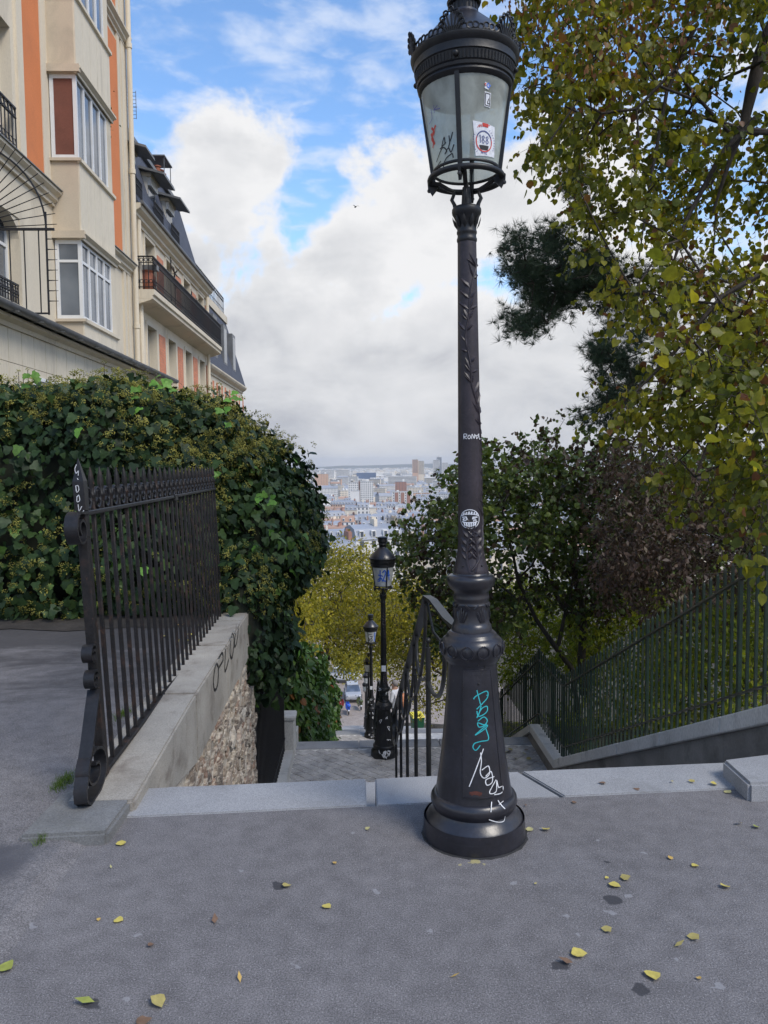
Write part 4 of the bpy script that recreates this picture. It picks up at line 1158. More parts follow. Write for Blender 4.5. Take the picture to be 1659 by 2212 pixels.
while len(placed) < 290 and tries < 12000:
    tries += 1
    t = rg.uniform(4.0, 8.45); z = rg.uniform(max(-2.25, -.9 - (t - 4) * .33), -.42)
    w = rg.choice((.06, .08, .10, .13)) * rg.uniform(.8, 1.2); h = w * rg.uniform(.4, .9)
    if z + h > -.37: continue
    if any(abs(t - a) < (w + c) * .62 and abs(z - b) < (h + d) * .62 for a, b, c, d in placed): continue
    placed.append((t, z, w, h))
    link('stone', rg.choice(stones), wall, wl(s_face(t) - .014, t, z), (rg.gauss(.5, .5), rg.uniform(-.2, .2), rg.uniform(-.15, .15)), (.03 + .2 * w, w, h))
# black marker graffiti on the coping's outer face
def coptag(lines, w, mt, name):
    mb = MB()
    for ln in lines:
        P = []
        for p in smoothline(ln):
            pt = None
            for tt in np.arange(3.8, 8.6, .01):
                q = S(s_cop(tt) + .004, tt, 0); w_ = at(p.x, p.y, q.y)
                if w_.x <= q.x: pt = (tt, w_.z); break
            if pt: P.append(Vector(wl(s_cop(pt[0]) + .004, pt[0], pt[1])))
        if len(P) > 1: ribbon(mb, P, [Vector((1, 0, 0))] * len(P), w)
    mb.build(name, mt, wall)
coptag([[(466, 1434), (461, 1470), (464, 1490), (470, 1480), (472, 1445), (468, 1432)], [(474, 1440), (482, 1425), (480, 1410), (474, 1420)], [(488, 1395), (486, 1450), (494, 1425)], [(500, 1370), (497, 1410), (502, 1420), (506, 1380), (501, 1368)], [(510, 1350), (507, 1395), (512, 1385), (516, 1350)]], .02, MAT['k_ink'], 'marker_tag')

# ------------------------------------------------------------------ black spear fence on the coping (it leans a little towards the hedge)
FT0, FT1 = 3.74, 7.72
fen = empty('spear_fence', S(s_fence(FT0), FT0, .1), AZ + math.atan(.026), 'black wrought iron fence with spear tips, rings and rusty scrolled end post', 'fence')
fen.rotation_mode = 'ZXY'
fen.rotation_euler = (0, R(-2.6), AZ + math.atan(.026))
FLn = FT1 - FT0
RZ, TZ = 1.275, 1.50                                   # rail and tip height above the coping
MB().bbox((-.022, -.02, -.012), (.022, FLn, .012), .004).build('bottom_rail', MAT['iron_rust'], fen)
MB().bbox((-.026, .0, RZ - .011), (.026, FLn * .515, RZ + .011), .004).build('top_rail', MAT['iron'], fen)
MB().bbox((-.026, FLn * .52, RZ - .008), (.026, FLn, RZ + .014), .004).build('top_rail', MAT['iron'], fen)
MB().bbox((-.032, FLn * .50, RZ - .03), (.032, FLn * .525, RZ + .018), .004).build('rail_splice', MAT['iron'], fen)
def spear(mb, z0, tip, r):
    h = tip - z0
    mb.lathe([(r * .9, z0), (r * 1.0, z0 + h * .1), (r * 1.45, z0 + h * .16), (r * 1.45, z0 + h * .22), (r * .9, z0 + h * .28), (r * 1.0, z0 + h * .42), (r * 1.3, z0 + h * .55), (r * .8, z0 + h * .82), (.0015, tip)], 8)
mb = MB(); mb.bbox((-.010, -.010, .0), (.010, .010, RZ + .05), .002); spear(mb, RZ + .05, TZ, .013)
bar_me = mb.mesh('bar', MAT['iron_rust'], 40)
mb = MB(); ax1, ax2 = (0, 1, 0), (0, 0, 1)
rz = RZ + .069
mb.torus((0, 0, rz), ax1, ax2, .050, .009, 20, 6)
for a in (90, 215, 325):
    d = Vector((0, math.cos(R(a)), math.sin(R(a))))
    mb.tube([Vector((0, 0, rz)), Vector((0, 0, rz)) + d * .030], [.006, .009], 5); mb.sphere(Vector((0, 0, rz)) + d * .032, .0105, 6, 4)
ring_me = mb.mesh('ring', MAT['iron'], 60)
nb = 26
for k in range(1, nb + 1):
    y = .015 + FLn * k / nb * .995
    link('bar', bar_me, fen, (0, y, 0), (0, 0, random.Random(k).uniform(-.1, .1)))
    link('ring', ring_me, fen, (0, y - FLn / nb / 2, 0))
# end post with spear head
mb = MB().bbox((-.024, -.028, -.02), (.024, .028, RZ + .015), .005); mb.build('end_post', MAT['iron_rust'], fen)
mb = MB(); mb.prism([(-.026, -.028, RZ + .015), (.026, -.028, RZ + .015), (.026, .028, RZ + .015), (-.026, .028, RZ + .015)], (0, 0, .14))
mb.add([(-.026, -.028, RZ + .155), (.026, -.028, RZ + .155), (.026, .028, RZ + .155), (-.026, .028, RZ + .155), (0, 0, TZ + .045)], [(0, 1, 4), (1, 2, 4), (2, 3, 4), (3, 0, 4)])
mb.build('post_spear', MAT['iron'], fen)
def spiral(c, r0, r1, a0, a1, n=26):
    return [(0, c[0] + (r0 + (r1 - r0) * k / n) * math.cos(a0 + (a1 - a0) * k / n), c[1] + (r0 + (r1 - r0) * k / n) * math.sin(a0 + (a1 - a0) * k / n)) for k in range(n + 1)]
# top scroll: the rail's end rolls forward and under
MB().strip([(0, .0, RZ + .004), (0, -.06, RZ + .004)] + spiral((-.10, RZ - .072), .084, .028, R(70), R(70 + 520)), (.062, 0, 0), .012).build('top_scroll', MAT['iron'], fen, 50)
for zz_ in (.60, .475):
    MB().strip(spiral((-.062, zz_), .05, .016, R(20), R(20 + 480)), (.05, 0, 0), .010).build('small_scroll', MAT['iron'], fen, 50)
P = [(0, -.035, .42), (0, -.095, .34), (0, -.18, .22), (0, -.27, .11), (0, -.325, .04), (0, -.325, -.010), (0, -.28, -.040), (0, -.20, -.038)]
P += [(x, -.02 + (y + .02) * 1.5, z) for x, y, z in spiral((-.125, .082), .118, .024, R(-75), R(-75 + 520))]
MB().strip(P, (.060, 0, 0), .013).build('foot_scroll', MAT['iron'], fen, 50)
mb = MB()                                              # white scratched tag on the post head
for ln in ([(.0, .10), (-.4, .08), (-.2, .06), (.3, .07), (.2, .05)], [(0, .035), (.1, .03)], [(-.5, .0), (-.4, -.03), (.1, -.02), (0, .0), (-.4, .0)], [(-.4, -.05), (-.5, -.075), (.1, -.07), (0, -.045), (-.3, -.05)], [(-.3, -.09), (-.2, -.12), (.4, -.1)], [(.2, -.13), (.8, -.12)]):
    Q = [Vector((p.x * .022, -.0295, RZ + .135 + p.y)) for p in smoothline(ln)]
    ribbon(mb, Q, [Vector((0, -1, 0))] * len(Q), .0035)
mb.build('scratched_tag', MAT['w_ink'], fen)['kind'] = 'stuff'

# ------------------------------------------------------------------ tall plain fence further down with its plinth and pier
pf = empty('plain_fence', S(-1.2, 8.6, -1.9), AZ, 'tall plain black bar fence half buried in ivy beside the lower steps', 'fence')
def pz(t): return float(np.interp(t, [8.6, 10.2, 13.0], [-2.35, -2.95, -2.95]))
bar2 = MB().box((-.011, -.011, 0), (.011, .011, 2.0)).mesh('bar', MAT['iron'])
for k in range(30):
    t = 8.62 + k * .115
    link('bar', bar2, pf, (0, t - 8.6, pz(t) + 1.9 + .02))
for dz in (.2, 1.7):
    MB().strip([(0, 0, pz(8.6) + 1.9 + dz), (0, 1.6, pz(10.2) + 1.9 + dz), (0, 3.5, pz(12.1) + 1.9 + dz)], (.03, 0, 0), .012).build('rail', MAT['iron'], pf)
pl = empty('plinth_wall', S(-1.17, 8.6, -3.2), AZ, 'low grey stone plinth with a square pier beside the upper landing', 'wall')
pts = [8.6, 9.4, 10.2, 11.2, 12.2, 13.2]
for a, b in zip(pts[:-1], pts[1:]):
    m = MB(); z0, z1 = pz(a) + 3.2, pz(b) + 3.2
    m.add([(-.24, a - 8.6 + .004, z0 - 1.4), (.10, a - 8.6 + .004, z0 - 1.4), (.10, b - 8.604, z1 - 1.4), (-.24, b - 8.604, z1 - 1.4), (-.24, a - 8.6 + .004, z0), (.10, a - 8.6 + .004, z0), (.10, b - 8.604, z1), (-.24, b - 8.604, z1)],
          [(0,3,2,1),(4,5,6,7),(0,1,5,4),(1,2,6,5),(2,3,7,6),(3,0,4,7)])
    m.build('plinth_stone', MAT['coping2'], pl)
MB().bbox((-.16, 3.45, .2), (.13, 3.75, .72), .015).build('pier', MAT['coping2'], pl)
MB().bbox((-.18, 3.43, .722), (.15, 3.77, .80), .02).build('pier_cap', MAT['coping2'], pl)

# ------------------------------------------------------------------ handrail with looped irons beside the lamps
def make_railing(fi, label):
    a, za, b, zb, n = FL[fi]
    s0 = .43 if fi == 0 else .36
    root = empty('stair_railing', S(s0, a, za), AZ, label, 'railing', 'railings down the middle of the stairs')
    sl = (zb - za) / (b - a)
    h = 1.20
    y0, y1 = 1.0, (b - a) - 1.0
    def rz_(y): return h + sl * max(y, y0) + .02
    # rail: level start at the lamp, bend, straight run, curled end
    P = [(.10, .0, rz_(y0) + .02), (.06, .35, rz_(y0) + .015), (.03, y0 - .16, rz_(y0) + .03), (0, y0 - .04, rz_(y0) + .035), (0, y0 + .06, rz_(y0 + .06))]
    P += [(0, y0 + .06 + (y1 - y0 - .06) * k / 12, rz_(y0 + .06 + (y1 - y0 - .06) * k / 12)) for k in range(1, 13)]
    c = Vector((0, y1 - .02, rz_(y1) - .16))
    P += [c + Vector((0, .16 * math.sin(x), .15 * math.cos(x))) for x in (.5, 1.0, 1.5, 2.1, 2.8, 3.5, 4.2)]
    MB().strip(P, (.052, 0, 0), .018).build('handrail', MAT['handrail'], root, 50)
    m = MB(); m.tube([(.10, .0, rz_(y0) - .11), (.05, .3, rz_(y0) - .14), (.0, y0 - .45, rz_(y0) - .10), (0, y0 - .1, rz_(y0) + .0)], .009, 6); m.build('brace', MAT['handrail'], root, 60)
    k = 0; y = y0 - .12
    while y < y1 + .05:
        zr = rz_(y); zs = sl * y - .35
        m = MB(); r = .0165 if k == 0 else .0145
        m.tube([(0, y, zs), (0, y, zr - .27)], r, 8); m.tube([(0, y, zr - .27), (0, y, zr - .24)], [r * .5, r * .5], 6); m.sphere((0, y, zr - .225), r * 1.1, 8, 6)
        m.build('baluster', MAT['handrail'], root, 50)
        w = .92
        pts = []
        for j in range(19):
            a_ = math.pi * (1 + j / 18)
            yy = y + w * math.cos(a_)
            pts.append((.0, yy, zr - .03 + .40 * math.sin(a_) + sl * max(yy - y, y0 - y)))
        pts[0] = (0, y - w, rz_(y - w) - .012); pts[-1] = (0, y + w, rz_(y + w) - .012)
        m = MB(); m.tube(pts, .0125, 6); m.build('loop', MAT['handrail'], root, 60)
        y += 1.06; k += 1
    return root
make_railing(0, 'black looped iron railing dropping down the first flight from the near lamp')
make_railing(1, 'black looped iron railing on the second flight below the blue scrawled lamp')
make_railing(2, 'black looped iron railing on the third flight, lowest in sight')

# ------------------------------------------------------------------ green fence on its coping, right of the stairs
GS = 3.02
def cz(t):                                             # top of the coping
    k = [(-2, .12), (4.7, .12), (11.05, -2.80), (12.6, -2.80), (18.9, -5.95), (22.2, -5.95), (30.2, -9.8), (33.4, -9.8)]
    return float(np.interp(t, [p[0] for p in k], [p[1] for p in k]))
gw = empty('coping_wall', S(GS, 3, 0), AZ, 'low wall with pale sloping coping under the green fence', 'wall')
cut = [3.3, 4.7, 5.9, 7.1, 8.3, 9.6, 11.05, 12.6, 14.0, 15.5, 17.2, 18.9, 22.2]
for a, b in zip(cut[:-1], cut[1:]):
    m = MB(); z0, z1 = cz(a + .001), cz(b - .001); y0, y1 = a - 3 + .003, b - 3 - .003
    def pr(m, x0, x1, d0, d1):
        m.add([(x0, y0, z0 - d1), (x1, y0, z0 - d1), (x1, y1, z1 - d1), (x0, y1, z1 - d1), (x0, y0, z0 - d0), (x1, y0, z0 - d0), (x1, y1, z1 - d0), (x0, y1, z1 - d0)],
              [(0,3,2,1),(4,5,6,7),(0,1,5,4),(1,2,6,5),(2,3,7,6),(3,0,4,7)])
    pr(m, -.16, .16, 0, .14)
    me = m.mesh('coping_stone', MAT['coping2']); bm = bmesh.new(); bm.from_mesh(me); bmesh.ops.bevel(bm, geom=list(bm.edges), offset=.01, segments=1, affect='EDGES'); bm.to_mesh(me); bm.free()
    link('coping_stone', me, gw)
    m = MB(); pr(m, -.12, .12, .141, 1.3); m.build('wall_body', MAT['render'], gw)
gf = empty('green_fence', S(GS, 3, 0), AZ, 'dark green iron garden fence stepping down beside the stairs', 'fence')
gb_me = MB().box((-.0105, -.0105, -.02), (.0105, .0105, 1.25)).add([(-.0095, -.0095, 1.25), (.0095, -.0095, 1.25), (.0095, .0095, 1.25), (-.0095, .0095, 1.25), (0, 0, 1.285)], [(0, 1, 4), (1, 2, 4), (2, 3, 4), (3, 0, 4)]).mesh('bar', MAT['green_iron'])
gp_me = MB().bbox((-.017, -.017, -.02), (.017, .017, 1.28), .004).mesh('post', MAT['green_iron'])
t = 4.0; k = 0
while t < 22.0:
    if k % 15 == 0: link('post', gp_me, gf, (0, t - 3, cz(t)))
    else: link('bar', gb_me, gf, (0, t - 3, cz(t)), (0, 0, random.Random(k).uniform(-.15, .15)))
    t += .128 if t < 13 else .15; k += 1
for tc_ in (11.05, 12.6): link('post', gp_me, gf, (0, tc_ - 3, cz(tc_)))
for a, b in ((4.0, 4.7), (4.7, 11.05), (11.05, 12.6), (12.6, 18.9), (18.9, 22.0)):
    for dz, mt in ((.18, 'rail_worn'), (1.10, 'rail_worn')):
        MB().strip([(0, a - 3, cz(a) + dz), (0, b - 3, cz(b) + dz)], (.042, 0, 0), .016).build('rail', MAT[mt], gf)
mb = MB()                                              # pale scrawl down one bar
rg = random.Random(5); Q = []
for k in range(30): Q.append(Vector((-.0265 , 12.0 - 3 + rg.uniform(-.03, .03), cz(12) + 1.02 - .033 * k)))
ribbon(mb, Q, [Vector((-1, 0, 0))] * len(Q), .012); 
mb.build('pale_scrawl', MAT['w_ink'], gf)
# raised block where the pavement meets the garden wall
blk = MB()
q = [toS(on_z(u, v, .09)) for u, v in ((1560, 1640), (1850, 1604), (1900, 1684), (1618, 1692))]
blk.prism([S(p.x, p.y, -.12) for p in q], (0, 0, .21))
me = blk.mesh('kerb_block', MAT['granite']); bm = bmesh.new(); bm.from_mesh(me); bmesh.ops.bevel(bm, geom=list(bm.edges), offset=.014, segments=2, affect='EDGES'); bm.to_mesh(me); bm.free()
tag(link('kerb_block', me), 'rounded granite block closing the right end of the top step', 'kerb')

# ------------------------------------------------------------------ houses on the left
MAT['cream'] = pm('cream_render', (.66, .585, .455), .85, var=.07, scale=.7, fine=60, fvar=.06, bmp=.2, bscale=90, bdist=.003, dirt=(.38, .33, .25), dscale=1.1, damt=.55, stretch=(1, 1, .3))
MAT['beige'] = pm('beige_panel', (.54, .46, .35), .8, var=.08, scale=.8, fine=40, fvar=.05, dirt=(.30, .26, .2), dscale=1.2, damt=.35)
MAT['orange'] = pm('orange_render', (.64, .21, .075), .85, var=.06, scale=1.0, fine=50, fvar=.07, bmp=.15, bscale=90, dirt=(.45, .16, .07), dscale=1.2, damt=.35)
MAT['panel'] = pm('painted_board', (.66, .59, .46), .7, var=.06, scale=.9, fine=30, fvar=.06, dirt=(.34, .29, .22), dscale=2.2, damt=.5, stretch=(1, 1, .25))
MAT['zinc'] = pm('zinc', (.14, .145, .15), .45, var=.25, scale=2, fine=30, fvar=.12, dirt=(.07, .075, .06), dscale=3, damt=.5)
MAT['upvc'] = pm('white_frame', (.70, .71, .71), .45, var=.04, scale=2, fvar=.03, dirt=(.45, .43, .38), dscale=3, damt=.3)
MAT['timber'] = pm('grey_frame', (.50, .48, .43), .6, var=.1, scale=3, fvar=.05)
MAT['clay'] = pm('terracotta', (.30, .10, .055), .8, var=.2, scale=6)
MAT['curtain'] = pm('net_curtain', (.42, .42, .40), .9, var=.15, scale=2, stretch=(4, 4, .4))
MAT['maroon'] = pm('maroon_blind', (.16, .055, .035), .7, var=.15, scale=3)
def course_mat(name, col, joint, size, depth=.012):   # courses too fine to build at this distance
    m, t, b = new_mat(name)
    tc = N(t, 'ShaderNodeTexCoord'); sp_ = N(t, 'ShaderNodeSeparateXYZ'); t.links.new(tc.outputs['Object'], sp_.inputs[0])
    cb = N(t, 'ShaderNodeCombineXYZ'); t.links.new(M2(t, 'ADD', sp_.outputs[1], sp_.outputs[0]), cb.inputs[0]); t.links.new(sp_.outputs[2], cb.inputs[1])
    br = N(t, 'ShaderNodeTexBrick'); br.inputs['Scale'].default_value = 1.0
    br.inputs['Brick Width'].default_value = size[0]; br.inputs['Row Height'].default_value = size[1]; br.inputs['Mortar Size'].default_value = size[2]
    br.inputs['Color1'].default_value = (*col, 1); br.inputs['Color2'].default_value = (*[c * .82 for c in col], 1); br.inputs['Mortar'].default_value = (*joint, 1)
    t.links.new(cb.outputs[0], br.inputs['Vector'])
    n = NZ(t, objco(t), 3, 4, .6)
    t.links.new(mixc(t, 1.0, br.outputs['Color'], ramp(t, n, [(.3, (.85,) * 3), (.7, (1.12,) * 3)]), 'MULTIPLY'), b.inputs['Base Color'])
    b.inputs['Roughness'].default_value = .75
    bump(t, b, br.outputs['Fac'], -.5, depth)
    return m
MAT['brick'] = course_mat('salmon_brick', (.70, .235, .12), (.50, .24, .15), (.22, .075, .012))
MAT['slate'] = course_mat('slate', (.075, .085, .115), (.025, .028, .04), (.22, .12, .010))

FS = -6.05                                            # facade line in the stair frame
def house(name, t0, label, cat='house'):
    return empty(name, S(FS, t0, -2.0), AZ, label, cat)
def HB(root, t0): return lambda s, t, z: (s - FS, t - t0, z + 2.0)
def bx(m, L, a, b): return m.box(L(*a), L(*b))
def railing(parent, L, s, ta, tb, z0, z1, name='balcony_rail', gap=.11, across=None, mt=None):
    """iron balcony rail from (s,ta) to (s,tb) or, with across, from s to across at ta"""
    mt = mt or MAT['iron']
    m = MB()
    def P(f, z): return L(s, ta + (tb - ta) * f, z) if across is None else L(s + (across - s) * f, ta, z)
    ln = abs(tb - ta) if across is None else abs(across - s)
    n = max(2, int(ln / gap))
    wv = (.04, 0, 0) if across is None else (0, .04, 0)
    for z, th in ((z1, .03), (z1 - .16, .014), (z0 + .07, .018)):
        m.strip([P(0, z), P(1, z)], wv, th)
    ax = (0, 1, 0) if across is None else (1, 0, 0)
    for k in range(n + 1):
        f = k / n; p = Vector(P(f, z0)); q = Vector(P(f, z1))
        m.tube([p, q], .013, 4)
        if k < n:
            c = Vector(P((k + .5) / n, z1 - .085)); m.torus(c, ax, (0, 0, 1), gap * .36, .009, 10, 4)
            c = Vector(P((k + .5) / n, z0 + .22)); m.torus(c, ax, (0, 0, 1), gap * .40, .009, 10, 4)
    o = m.build(name, mt, parent, 60); o['kind'] = 'stuff'
    return o
def window(root, L, s, ta, tb, z0, z1, depth=.22, mull=2, frame='upvc', trans=None, face='s', glassm='win', blind=None):
    """recessed window in a wall facing +s: frame, sash bars, panes as sub-parts"""
    fr = MB(); w = .055
    x0, x1 = s - depth, s - depth + .06
    bx(fr, L, (x0, ta, z0), (x1, ta + w, z1)); bx(fr, L, (x0, tb - w, z0), (x1, tb, z1))
    bx(fr, L, (x0 + .002, ta + w, z0), (x1 - .002, tb - w, z0 + w)); bx(fr, L, (x0 + .002, ta + w, z1 - w), (x1 - .002, tb - w, z1))
    if trans: bx(fr, L, (x0 + .004, ta + w, trans), (x1 - .004, tb - w, trans + w))
    for k in range(1, mull):
        t = ta + (tb - ta) * k / mull
        bx(fr, L, (x0 + .006, t - w * .55, z0 + w), (x1 + .004, t + w * .55, z1 - w))
    f = fr.build('window', MAT[frame], root)
    for k in range(mull):
        a = ta + (tb - ta) * k / mull + w * .5; b = ta + (tb - ta) * (k + 1) / mull - w * .5
        bx(MB(), L, (x0 + .02, a, z0 + w * .5), (x0 + .03, b, z1 - w * .5)).build('pane', MAT[glassm], f)
    if blind: bx(MB(), L, (x0 + .006, ta + .02, z0 + (z1 - z0) * .35), (x0 + .015, tb - .02, z1 - .02)).build('blind', MAT[blind], f)
    return f
def wall_with_holes(root, L, s, ta, tb, z0, z1, holes, thick=.3, mt='cream', name='wall'):
    """wall slab facing +s made of blocks around rectangular openings"""
    m = MB()
    ts = sorted(set([ta, tb] + [h[0] for h in holes] + [h[1] for h in holes]))
    for a, b in zip(ts[:-1], ts[1:]):
        hs = sorted([(h[2], h[3]) for h in holes if h[0] <= a + 1e-6 and h[1] >= b - 1e-6])
        z = z0
        for (c, d) in hs:
            if c > z: bx(m, L, (s - thick, a, z), (s, b, c))
            z = d
        if z < z1: bx(m, L, (s - thick, a, z), (s, b, z1))
    bm = bmesh.new(); me = m.mesh(name, MAT[mt]); bm.from_mesh(me)
    bmesh.ops.remove_doubles(bm, verts=bm.verts, dist=.0005); bm.to_mesh(me); bm.free()
    return link(name, me, root)

# ---- house 1: cream and orange, with stacked bay windows
T1 = 8.0
h1 = house('bay_window_house', T1, 'cream and orange house with stacked glazed bay windows above the annex')
L = HB(h1, T1)
BT0, BT1, BS = 15.35, 17.45, -5.51
wins = [(11.4, 13.75, 7.05, 9.2), (12.35, 13.85, 4.55, 6.05)]
wall_with_holes(h1, L, FS, T1, 20.55, -2, 17.5, wins, .32, 'cream')
bx(MB(), L, (FS - 9, T1, -2), (FS - .33, 20.55, 17.4)).build('body', MAT['cream'], h1)
# upper window beside the orange strip, with its iron balcony
window(h1, L, FS, 11.4, 13.75, 7.05, 9.2, .28, 2)
railing(h1, L, FS + .05, 11.4, 13.72, 7.05, 7.85, gap=.13)
# lower arched window
window(h1, L, FS, 12.35, 13.85, 4.55, 6.05, .28, 2, trans=5.55)
m = MB(); pts = []
for k in range(13):
    a = math.pi * k / 12; pts.append((13.1 - .75 * math.cos(a), 6.05 + .38 * math.sin(a) - .34))
poly = [L(FS - .02, 12.33, 6.12)] + [L(FS - .02, p[0], max(p[1], 5.70)) for p in pts] + [L(FS - .02, 13.87, 6.12)]
m.prism(poly, (-.2, 0, 0)); m.build('window_arch', MAT['cream'], h1)
railing(h1, L, FS - .05, 12.4, 13.8, 4.5, 4.9, gap=.1)
# orange strips between cream pilasters
for a, b, z0, z1 in ((14.15, 14.92, 7.05, 17.4), (18.95, 19.72, 6.95, 12.15), (18.95, 19.72, 12.75, 17.4)):
    bx(MB(), L, (FS, a, z0), (FS + .035, b, z1)).build('orange_strip', MAT['orange'], h1)
for a, b, z0, z1 in ((14.93, 15.16, 7.05, 17.4), (13.9, 14.14, 7.05, 17.4), (18.70, 18.94, 4, 17.4), (19.73, 19.92, 4, 17.4), (20.05, 20.5, 2, 17.4)):
    bx(MB(), L, (FS, a, z0), (FS + .05, b, z1)).build('pilaster', MAT['cream'], h1)
def moulding(root, L, s, ta, tb, z, prof, mt='cream', name='string_course'):
    poly = [L(s - .02, ta, z)] + [L(s + p, ta, z + q) for p, q in prof] + [L(s - .02, ta, z + prof[-1][1])]
    return MB().prism(poly, (0, tb - ta, 0)).build(name, MAT[mt], root)
SC = [(.06, 0), (.06, .06), (.12, .10), (.12, .16), (.20, .22), (.20, .27)]
moulding(h1, L, FS, T1, 15.33, 6.74, SC); moulding(h1, L, FS, 17.5, 20.5, 6.62, SC); moulding(h1, L, FS, 17.5, 20.5, 12.35, SC)
bx(MB(), L, (FS, T1, 7.012), (FS + .23, 15.33, 7.03)).build('lead_flashing', MAT['zinc'], h1); bx(MB(), L, (FS, 17.5, 6.892), (FS + .23, 20.5, 6.91)).build('lead_flashing', MAT['zinc'], h1)
# bays
bay = MB()
levels = [(4.62, 6.12), (7.66, 9.22), (10.72, 12.28), (13.8, 15.3)]
zb_ = 3.6
solid = []
z = zb_
for (a, b) in levels: solid.append((z, a)); z = b
solid.append((z, 17.4))
for (a, b) in solid:
    bx(MB(), L, (FS - .1, BT0, a), (BS - .03, BT1, b)).build('bay_body', MAT['beige'], h1)
    n = 5                                           # painted boards on the outer face
    for k in range(n):
        t0 = BT0 + (BT1 - BT0) * k / n; t1 = BT0 + (BT1 - BT0) * (k + 1) / n
        bx(MB(), L, (BS - .03, t0 + .004, a), (BS, t1 - .004, b - .001)).build('board', MAT['panel'], h1)
    if b < 17: moulding(h1, L, BS, BT0 - .03, BT1 + .03, b - .09, [(.0, 0), (.05, .02), (.05, .085)], 'cream', 'bay_sill'); bx(MB(), L, (FS, BT0 - .05, b - .06), (BS + .05, BT0, b - .005)).build('bay_sill', MAT['beige'], h1)
    if a > 4: moulding(h1, L, BS, BT0 - .06, BT1 + .05, a, [(.03, 0), (.03, .05), (.10, .10), (.10, .14)], 'cream', 'bay_head'); bx(MB(), L, (FS, BT0 - .08, a + .02), (BS + .08, BT0, a + .16)).build('bay_head', MAT['beige'], h1)
for i, (a, b) in enumerate(levels):
    bx(MB(), L, (FS - .1, BT0 + .3, a), (BS - .35, BT1 - .1, b)).build('curtain', MAT['curtain'], h1)
    f = window(h1, L, BS, BT0 + .02, BT1 - .25, a + .01, b - .01, .09, 4, trans=(b - .42) if i == 0 else None)
    bx(MB(), L, (FS, BT1 - .25, a), (BS - .02, BT1, b)).build('bay_cheek', MAT['cream'], h1)
    # near cheek, facing the viewer
    fr = MB(); w = .07; x0, x1 = FS + .02, BS - .015
    bx(fr, L, (x0, BT0 + .01, a), (x0 + w, BT0 + .06, b)); bx(fr, L, (x1 - w, BT0 + .01, a), (x1, BT0 + .06, b)); bx(fr, L, (x0 + w, BT0 + .012, a), (x1 - w, BT0 + .058, a + w)); bx(fr, L, (x0 + w, BT0 + .012, b - w), (x1 - w, BT0 + .058, b))
    if i == 0: bx(fr, L, (x0 + w, BT0 + .014, b - .42), (x1 - w, BT0 + .056, b - .37))
    f = fr.build('window', MAT['upvc'], h1)
    bx(MB(), L, (x0 + .05, BT0 + .03, a + .05), (x1 - .05, BT0 + .036, b - .05)).build('pane', MAT['maroon'] if i == 1 else MAT['win'], f)
# drain pipe at the corner
m = MB(); m.tube([L(FS + .16, 20.36, 17.3), L(FS + .16, 20.36, 1)], .065, 10)
for z in (5.3, 6.9, 9.2, 12.3): m.tube([L(FS + .16, 20.36, z), L(FS + .16, 20.36, z + .12)], .082, 10)
m.build('drain_pipe', MAT['cream'], h1, 40)
# pot of flowers on a bracket
pot = empty('flower_pot', S(FS + .24, 17.75, 9.0), AZ, 'terracotta pot with trailing leaves hung beside the upper bay window', 'flower pot')
MB().lathe([(.08, 0), (.13, .22), (.14, .23), (.14, .27), (.12, .27), (.11, .22)], 14).build('pot', MAT['clay'], pot, 40)
LM_small = leaf_mat('pot_leaf', [(0, (.03, .07, .02)), (.6, (.09, .16, .03)), (1, (.35, .12, .06))])
rng = np.random.default_rng(3)
P = rng.normal(0, 1, (260, 3)) * (.11, .11, .28) + (0, 0, .42)
scatter('leaves', OVAL, P, rng.normal(size=(260, 3)), rng.normal(size=(260, 3)), rng.uniform(.05, .09, 260), LM_small, rng, parent=pot)

# iron fan guard standing on the annex roof
GT = 11.72
gd = empty('fan_guard', S(FS, GT, 4.02), AZ, 'black iron fan shaped guard with spikes above the annex gutter', 'guard')
m = MB(); Rr = 1.27; zc_ = 1.22
m.strip([(0, 0, 0), (Rr, 0, 0)], (0, .03, 0), .022); m.strip([(0, 0, zc_), (Rr + .12, 0, zc_)], (0, .03, 0), .035)
m.tube([(Rr, 0, -.02), (Rr, 0, zc_ + .25)], .016, 6)
m.tube([(Rr * math.cos(a), 0, zc_ + .02 + Rr * .98 * math.sin(a)) for a in [math.pi / 2 * k / 14 for k in range(15)]], .014, 6)
m.build('frame', MAT['iron'], gd, 40)
for k in range(1, 6): MB().tube([(Rr * k / 6 + .1, 0, 0), (Rr * k / 6 + .1, 0, zc_)], .010, 5).build('bar', MAT['iron'], gd)
for k in range(15):
    a = R(3 + 87 * k / 14); MB().tube([(.25 * math.cos(a), 0, zc_ + .25 * math.sin(a)), ((Rr + .16) * math.cos(a), 0, zc_ + (Rr + .16) * math.sin(a))], [.010, .006], 5).build('spike', MAT['iron'], gd)
for k in range(7): MB().tube([(Rr, 0, .18 + .15 * k), (Rr + .15, 0, .18 + .15 * k)], [.010, .004], 5).build('spike', MAT['iron'], gd)

